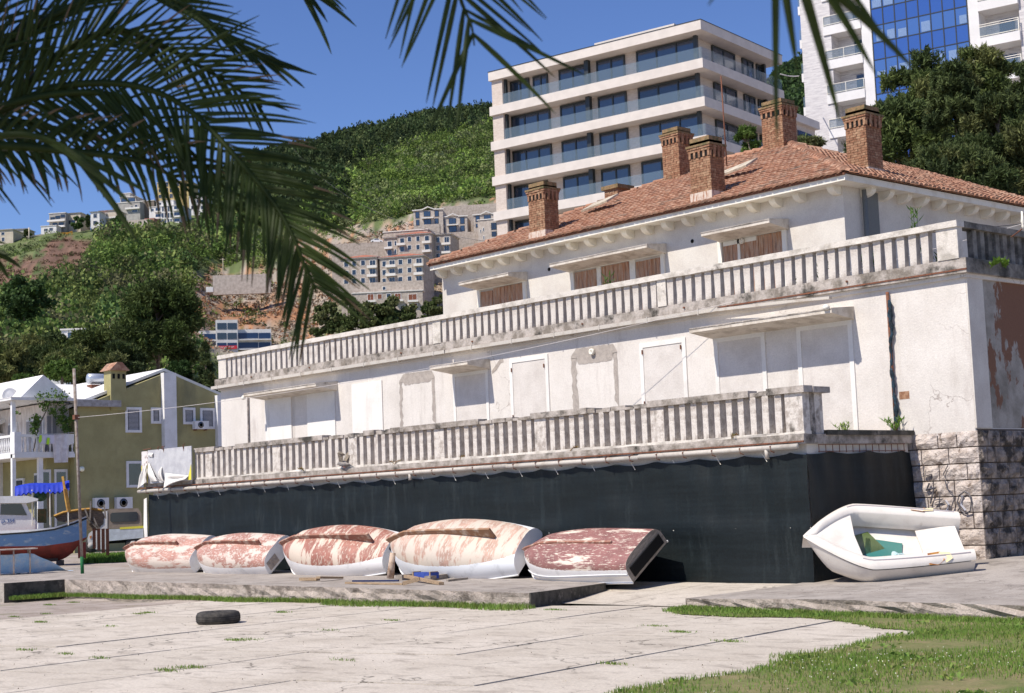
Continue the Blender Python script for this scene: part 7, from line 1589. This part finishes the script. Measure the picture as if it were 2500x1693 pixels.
# left side
gL = 'pines behind the olive green house'
for args in (
    ('umbrella_pine', 'large rounded pine, tallest tree behind the olive green house', 385, 700, 930, 205, 108, [(.060, .090, .022), (.08, .11, .03), (.05, .072, .02)], 60, 420, .22, 'pine', gL, 41),
    ('pine_tree', 'pine crown left of the large rounded pine', 235, 800, 930, 130, 112, PINE, 30, 360, .22, 'pine', gL, 42),
    ('pine_tree', 'pine crown above the satellite dish', 120, 825, 940, 150, 112, PINE, 32, 360, .22, 'pine', gL, 43),
    ('pine_tree', 'pine crown at the left picture edge above the balcony', 15, 850, 960, 150, 108, PINE, 32, 360, .22, 'pine', gL, 44),
    ('pine_tree', 'low pine crown behind the white roof between two taller pines', 175, 855, 945, 130, 104, PINE, 28, 360, .2, 'pine', gL, 45),
    ('pine_tree', 'pine crown directly behind the red capped chimney', 300, 840, 950, 130, 104, DKG, 28, 360, .2, 'pine', gL, 46),
    ('spruce_tree', 'pointed dark spruce in front of the blue glazed building', 503, 838, 970, 62, 100, DKG, 34, 200, .18, 'cone', None, 47),
    ('pine_tree', 'dark pine between the large rounded pine and the pointed spruce', 440, 880, 950, 70, 100, [(.03, .06, .014), (.04, .075, .018)], 22, 320, .18, 'round', gL, 48),
    ('bushy_tree', 'light green bush left of the white gable', 60, 905, 1000, 80, 96, BRT, 20, 260, .2, 'round', None, 49),
    ('bushy_tree', 'light green leafy tree behind the white gable roof', 150, 882, 930, 90, 97, BRT, 18, 260, .2, 'round', None, 50),
    ('bushy_tree', 'light green bush at the left picture edge beside the porch', 10, 985, 1080, 60, 90, BRT, 14, 240, .2, 'round', None, 51),
    ('oak_tree', 'dark round tree at the left edge of the hillside', 60, 672, 770, 130, 380, [(.055, .095, .03), (.07, .12, .035)], 30, 300, .8, 'round', None, 52),
    ('oak_tree', 'dark tree beside the white ridge house', 288, 530, 575, 45, 770, [(.055, .095, .03), (.07, .12, .035)], 16, 200, 1.3, 'round', None, 53),
    ('oak_tree', 'dark tree before the red roofed wing of the terraced ridge house', 190, 528, 560, 32, 768, [(.055, .095, .03), (.07, .12, .035)], 12, 180, 1.3, 'round', None, 54),
    ('cypress_tree', 'slim dark cypress between two ridge houses', 215, 527, 552, 6, 775, DKG, 8, 120, 1.0, 'column', None, 55),
    ('bushy_tree', 'round bush at the right end of the beige ridge house', 65, 560, 590, 22, 766, DKG, 10, 160, 1.2, 'round', None, 56)):
    tree(*args, zg=(None if args[6] < 300 else PD(args[2], args[4], args[6]).z - 1))
gO = 'olive trees below the stone apartments'
for i, (x, yt, w_) in enumerate(((800, 742, 70), (850, 728, 80), (905, 738, 80), (955, 722, 90), (1000, 742, 70), (1048, 735, 66), (1075, 715, 40), (880, 770, 120), (980, 765, 110), (1060, 770, 60), (770, 790, 60))):
    tree('olive_tree', '%s of the row of olive trees below the stone apartments' % ('first from the left', 'second from the left', 'third from the left', 'fourth and widest', 'fifth from the left', 'sixth from the left', 'rightmost tree, beside the villa wall,', 'lower left tree', 'lower middle tree', 'lower right tree', 'lowest left tree')[i], x, yt, yt + 75, w_, 230, OLV, 18, 220, .42, 'round', gO, 60 + i, zg=PD(x, yt + 75, 230).z - 12)

# ================================================================== PALMS (close to the camera)
def catmull(P_, n_=60):
    P_ = [Vector(p) for p in P_]; P_ = [P_[0] * 2 - P_[1]] + P_ + [P_[-1] * 2 - P_[-2]]; out = []
    segs_ = len(P_) - 3
    for i in range(n_ + 1):
        t = i / n_ * segs_; k = min(int(t), segs_ - 1); f = t - k; a, b_, c_, d_ = P_[k:k + 4]
        out.append(.5 * ((2 * b_) + (c_ - a) * f + (2 * a - 5 * b_ + 4 * c_ - d_) * f * f + (3 * b_ - a - 3 * c_ + d_) * f ** 3))
    return out
def frond(palm, pts_, nl, lmax, side_n, ang0=58, ang1=25, droop=.55, wdt=.030, r0=.028, t0=.12, seed=1, lprof=None, up_bias=0.0, mat=None, tips=0.0, vee=.35, one=None, r1=.004, nm='frond'):
    r_ = random.Random(seed); C_ = catmull(pts_, 80); m = MB(); L_ = [0]
    for i in range(80): L_.append(L_[-1] + (C_[i + 1] - C_[i]).length)
    T_ = L_[-1]
    m.tube(C_[::2], [r0 * (1 - .5 * min(1, k / 40)) * (1 - k / 41) ** .5 + r1 for k in range(41)], 6)
    N0 = Vector(side_n).normalized(); dry = MB()
    for j in range(nl):
        f = t0 + (1 - t0) * (j + r_.uniform(-.2, .2)) / nl; f = max(t0, min(.999, f)); s_ = f * T_; i = 0
        while i < 79 and L_[i + 1] < s_: i += 1
        q = (s_ - L_[i]) / max(1e-6, L_[i + 1] - L_[i]); p = C_[i].lerp(C_[i + 1], q); tg = (C_[i + 1] - C_[i]).normalized()
        sd0 = tg.cross(N0).normalized()
        for sg_ in ((-1, 1) if one is None else (one,)):
            ln = lmax * (lprof(f) if lprof else (math.sin(math.pi * min(1, .12 + f * .80)) ** .6)) * r_.uniform(.82, 1.1)
            a_ = R(ang0 + (ang1 - ang0) * f + r_.uniform(-6, 6)); d_ = (tg * math.cos(a_) + sd0 * sg_ * math.sin(a_) + N0 * (vee * r_.uniform(.3, 1.3))).normalized()
            wn = d_.cross(N0 + Vector((r_.uniform(-.5, .5), r_.uniform(-.5, .5), r_.uniform(-.5, .5)))).normalized(); vs = []; ns = 7; pp = p.copy(); dd = d_.copy(); dr = droop * r_.uniform(.6, 1.4)
            for k in range(ns + 1):
                u = k / ns; ww = wdt * (.45 + .55 * min(1, u * 5)) * (1 - u) ** .55 * .5 + .0012
                fold = dd.cross(wn).normalized() * ww * .5
                vs += [pp - wn * ww + fold, pp, pp + wn * ww + fold]; pp = pp + dd * (ln / ns); dd = (dd + Vector((0, 0, -1)) * dr * (1.0 / ns) * (.4 + u * 1.2)).normalized()
            fs = [(k * 3 + c_, k * 3 + c_ + 1, k * 3 + c_ + 4, k * 3 + c_ + 3) for k in range(ns) for c_ in (0, 1)]
            if r_.random() < tips: 
                m.add(vs[:18], [q_ for q_ in fs if max(q_) < 18]); dry.add(vs[15:], [tuple(i_ - 15 for i_ in q_) for q_ in fs if min(q_) >= 15])
            else: m.add(vs, fs)
    n0 = len(m.f)
    if dry.v: m.add(dry.v, dry.f)
    fr = m.build(nm, mat or leafpalm, palm)
    if dry.v:
        fr.data.materials.append(drytip); mi = np.zeros(len(m.f), dtype=np.int32); mi[n0:] = 1; fr.data.polygons.foreach_set('material_index', mi)
    return fr
def PX3(L_): return [PD(x, y, d_) for x, y, d_ in L_]
toc = -Vector((FH[0], FH[1], .05))               # towards the camera
up3 = Vector((0, 0, 1))
c1 = PD(-620, 470, 7.2); p1 = thing('palm_tree', 'date palm at the left picture edge, its big arching fronds crossing the sky', 'palm tree', (c1.x, c1.y, gz(c1.x, c1.y)))
trunk_m = M('palm_trunk', (.16, .11, .075), (.07, .05, .035), s=9, bump=1.0, bs=14, bd=.08)
m = MB(); hz_ = c1.z - gz(c1.x, c1.y); m.lathe((c1.x, c1.y, gz(c1.x, c1.y)), [(.36, 0), (.30, .2), (.25, .8), (.24, hz_ * .7), (.30, hz_ * .9), (.26, hz_ + .05), (.05, hz_ + .2)], 18); m.build('trunk', trunk_m, p1)
s0 = (-560, 440, 7.2)
frond(p1, PX3([s0, (-300, 370, 7.1), (-60, 300, 7.0), (105, 225, 6.95), (238, 203, 6.9), (365, 219, 6.85), (476, 280, 6.8), (600, 412, 6.7), (669, 497, 6.65), (715, 577, 6.6), (743, 646, 6.6), (772, 712, 6.6)]), 98, .60, toc + up3 * .1, 64, 31, .30, .0195, .020, .18, 3, vee=.15, lprof=lambda f: .62 + .38 * math.sin(math.pi * min(1, f * 1.05)) if f < .93 else .62, tips=.25)
frond(p1, PX3([s0, (-250, 330, 7.3), (0, 275, 7.3), (95, 178, 7.2), (178, 111, 7.2), (286, 75, 7.2), (381, 105, 7.2), (470, 152, 7.2), (560, 205, 7.2), (640, 262, 7.2)]), 46, .46, toc + up3 * .4, 58, 26, .30, .020, .026, .22, 5, vee=.12, tips=.3)
frond(p1, PX3([s0, (-250, 250, 7.0), (0, 120, 7.0), (180, 15, 7.0), (320, -25, 7.0), (440, 10, 7.0), (540, 75, 7.0), (620, 130, 7.0), (688, 168, 7.0)]), 44, .40, toc + up3 * .6, 38, 14, .2, .022, .024, .25, 6, vee=.12)
frond(p1, PX3([s0, (-300, 400, 6.8), (-40, 358, 6.8), (190, 372, 6.8), (340, 394, 6.8), (430, 436, 6.8)]), 30, .30, toc + up3 * .2, 80, 40, 1.1, .026, .030, .28, 7, tips=.7, lprof=lambda f: .55 + .5 * f)
frond(p1, PX3([s0, (-300, 350, 7.1), (0, 300, 7.1), (111, 311, 7.1), (203, 330, 7.1), (317, 370, 7.1), (420, 432, 7.1), (520, 520, 7.1)]), 26, .38, toc + up3 * .1, 76, 30, .7, .021, .020, .24, 8, vee=.15, tips=.4)
frond(p1, PX3([s0, (-200, 330, 6.9), (80, 240, 6.9), (270, 232, 6.9), (381, 300, 6.9), (476, 381, 6.9), (545, 455, 6.9), (600, 550, 6.9)]), 30, .46, toc + up3 * .1, 74, 26, .6, .019, .018, .24, 9, vee=.15, tips=.4)
frond(p1, PX3([s0, (-260, 400, 6.4), (20, 330, 6.4), (160, 360, 6.4), (205, 400, 6.4)]), 3, .58, toc, 18, 5, .25, .040, .022, .90, 10, one=1, lprof=lambda f: 1.0)
frond(p1, PX3([s0, (-300, 330, 7.0), (-120, 180, 7.0), (0, 20, 7.0), (60, -120, 7.0), (90, -260, 7.0)]), 30, .40, toc, 55, 30, .3, .022, .026, .2, 11)
frond(p1, PX3([s0, (-350, 200, 7.6), (-100, -60, 7.6), (250, -210, 7.6), (520, -190, 7.6), (660, -110, 7.6), (740, -30, 7.6)]), 44, .46, toc + up3 * .7, 36, 10, .5, .036, .03, .4, 15, lprof=lambda f: .9)
frond(p1, PX3([s0, (-700, 250, 7.4), (-900, 200, 7.6), (-1150, 400, 7.8), (-1300, 700, 8)]), 40, .5, toc + up3, 60, 30, .6, .03, .03, .2, 16)
frond(p1, PX3([s0, (-620, 200, 8.0), (-640, 50, 8.8), (-650, 100, 9.8), (-640, 300, 10.6)]), 40, .5, toc + up3, 60, 30, .6, .03, .03, .2, 17)
frond(p1, PX3([s0, (-480, 280, 6.4), (-420, 260, 5.4), (-500, 500, 4.6)]), 36, .45, up3, 60, 30, .6, .03, .03, .2, 18)
frond(p1, PX3([s0, (-380, 470, 6.9), (-200, 520, 6.6), (-60, 590, 6.4), (-10, 625, 6.4)]), 26, .34, toc + up3 * .3, 50, 15, .5, .03, .022, .3, 19)
# added palm out of view, set up-sun to shade the low fronds
c3 = Vector(tuple(PD(330, 300, 7.0))) + SUN * 5.6; g3 = gz(c3.x, c3.y)
p3 = thing('palm_tree', 'unseen palm added outside the left edge to shade the low fronds', 'palm tree', (c3.x, c3.y, g3))
m = MB(); m.lathe((c3.x, c3.y, g3), [(.36, 0), (.28, .3), (.22, 2), (.22, c3.z - g3 - .6), (.32, c3.z - g3), (.1, c3.z - g3 + .4)], 18); m.build('trunk', trunk_m, p3)
for k in range(20):
    a = k * 2.399; el = .9 - (k / 20) * .75; dv = Vector((math.cos(a), math.sin(a), 0)); L3 = 3.3
    q3 = [c3, c3 + dv * .9 * (1.1 - el * .5) + Vector((0, 0, .9 * el)), c3 + dv * 2.0 + Vector((0, 0, 1.3 * el)), c3 + dv * L3 + Vector((0, 0, 1.2 * el - .7))]
    frond(p3, q3, 46, .55, Vector((0, 0, 1)), 62, 25, .35, .045, .03, .12, 60 + k)
# second palm, standing to the right of the photographer; only frond ends reach into the picture
base2 = Vector((FH[0] * .6 + RH[0] * 3.0, FH[1] * .6 + RH[1] * 3.0, 0)); base2.z = -.28; cz2 = base2 + Vector((0, 0, 5.3))
p2 = thing('palm_tree', 'palm overhead beside the photographer, only its hanging frond ends enter the top of the picture', 'palm tree', tuple(base2))
m = MB(); m.lathe(base2, [(.36, 0), (.28, .3), (.24, 2), (.24, 4.2), (.32, 5.0), (.1, 5.5)], 18); m.build('trunk', trunk_m, p2)
def vv(x, y, d_): return PD(x, y, d_)
frond(p2, [cz2, cz2 + Vector((FH[0] * 1.2 - RH[0] * .8, FH[1] * 1.2 - RH[1] * .8, .5)), vv(1230, -900, 3.9), vv(1040, -420, 5.0), vv(1080, -160, 5.3), vv(1125, 0, 5.4), vv(1150, 60, 5.4), vv(1158, 112, 5.4)], 96, .50, toc, 46, 34, .10, .021, .016, .3, 21, lprof=lambda f: 1.0 if f < .93 else .9, r1=.0015, vee=.08)
frond(p2, [cz2, cz2 + Vector((FH[0] * .9, FH[1] * .9, .6)), vv(2350, -800, 2.6), vv(1880, -420, 3.3), vv(1890, -240, 3.5), vv(1930, -120, 3.55), vv(1975, -50, 3.6)], 50, .50, toc + up3 * .1, 36, 14, .15, .030, .018, .3, 22, lprof=lambda f: .95, r1=.002)
for k, a in enumerate((200, 250, 290, 330, 30, 70)):
    dv = Vector((math.cos(R(a)), math.sin(R(a)), 0)); fw_ = Vector((FH[0], FH[1], 0))
    if dv.dot(fw_) > .25: continue
    frond(p2, [cz2, cz2 + dv * 1.0 + Vector((0, 0, .8)), cz2 + dv * 2.2 + Vector((0, 0, .5)), cz2 + dv * 3.1 + Vector((0, 0, -.6))], 40, .5, Vector((0, 0, 1)), 60, 25, .6, .03, .03, .15, 30 + k)
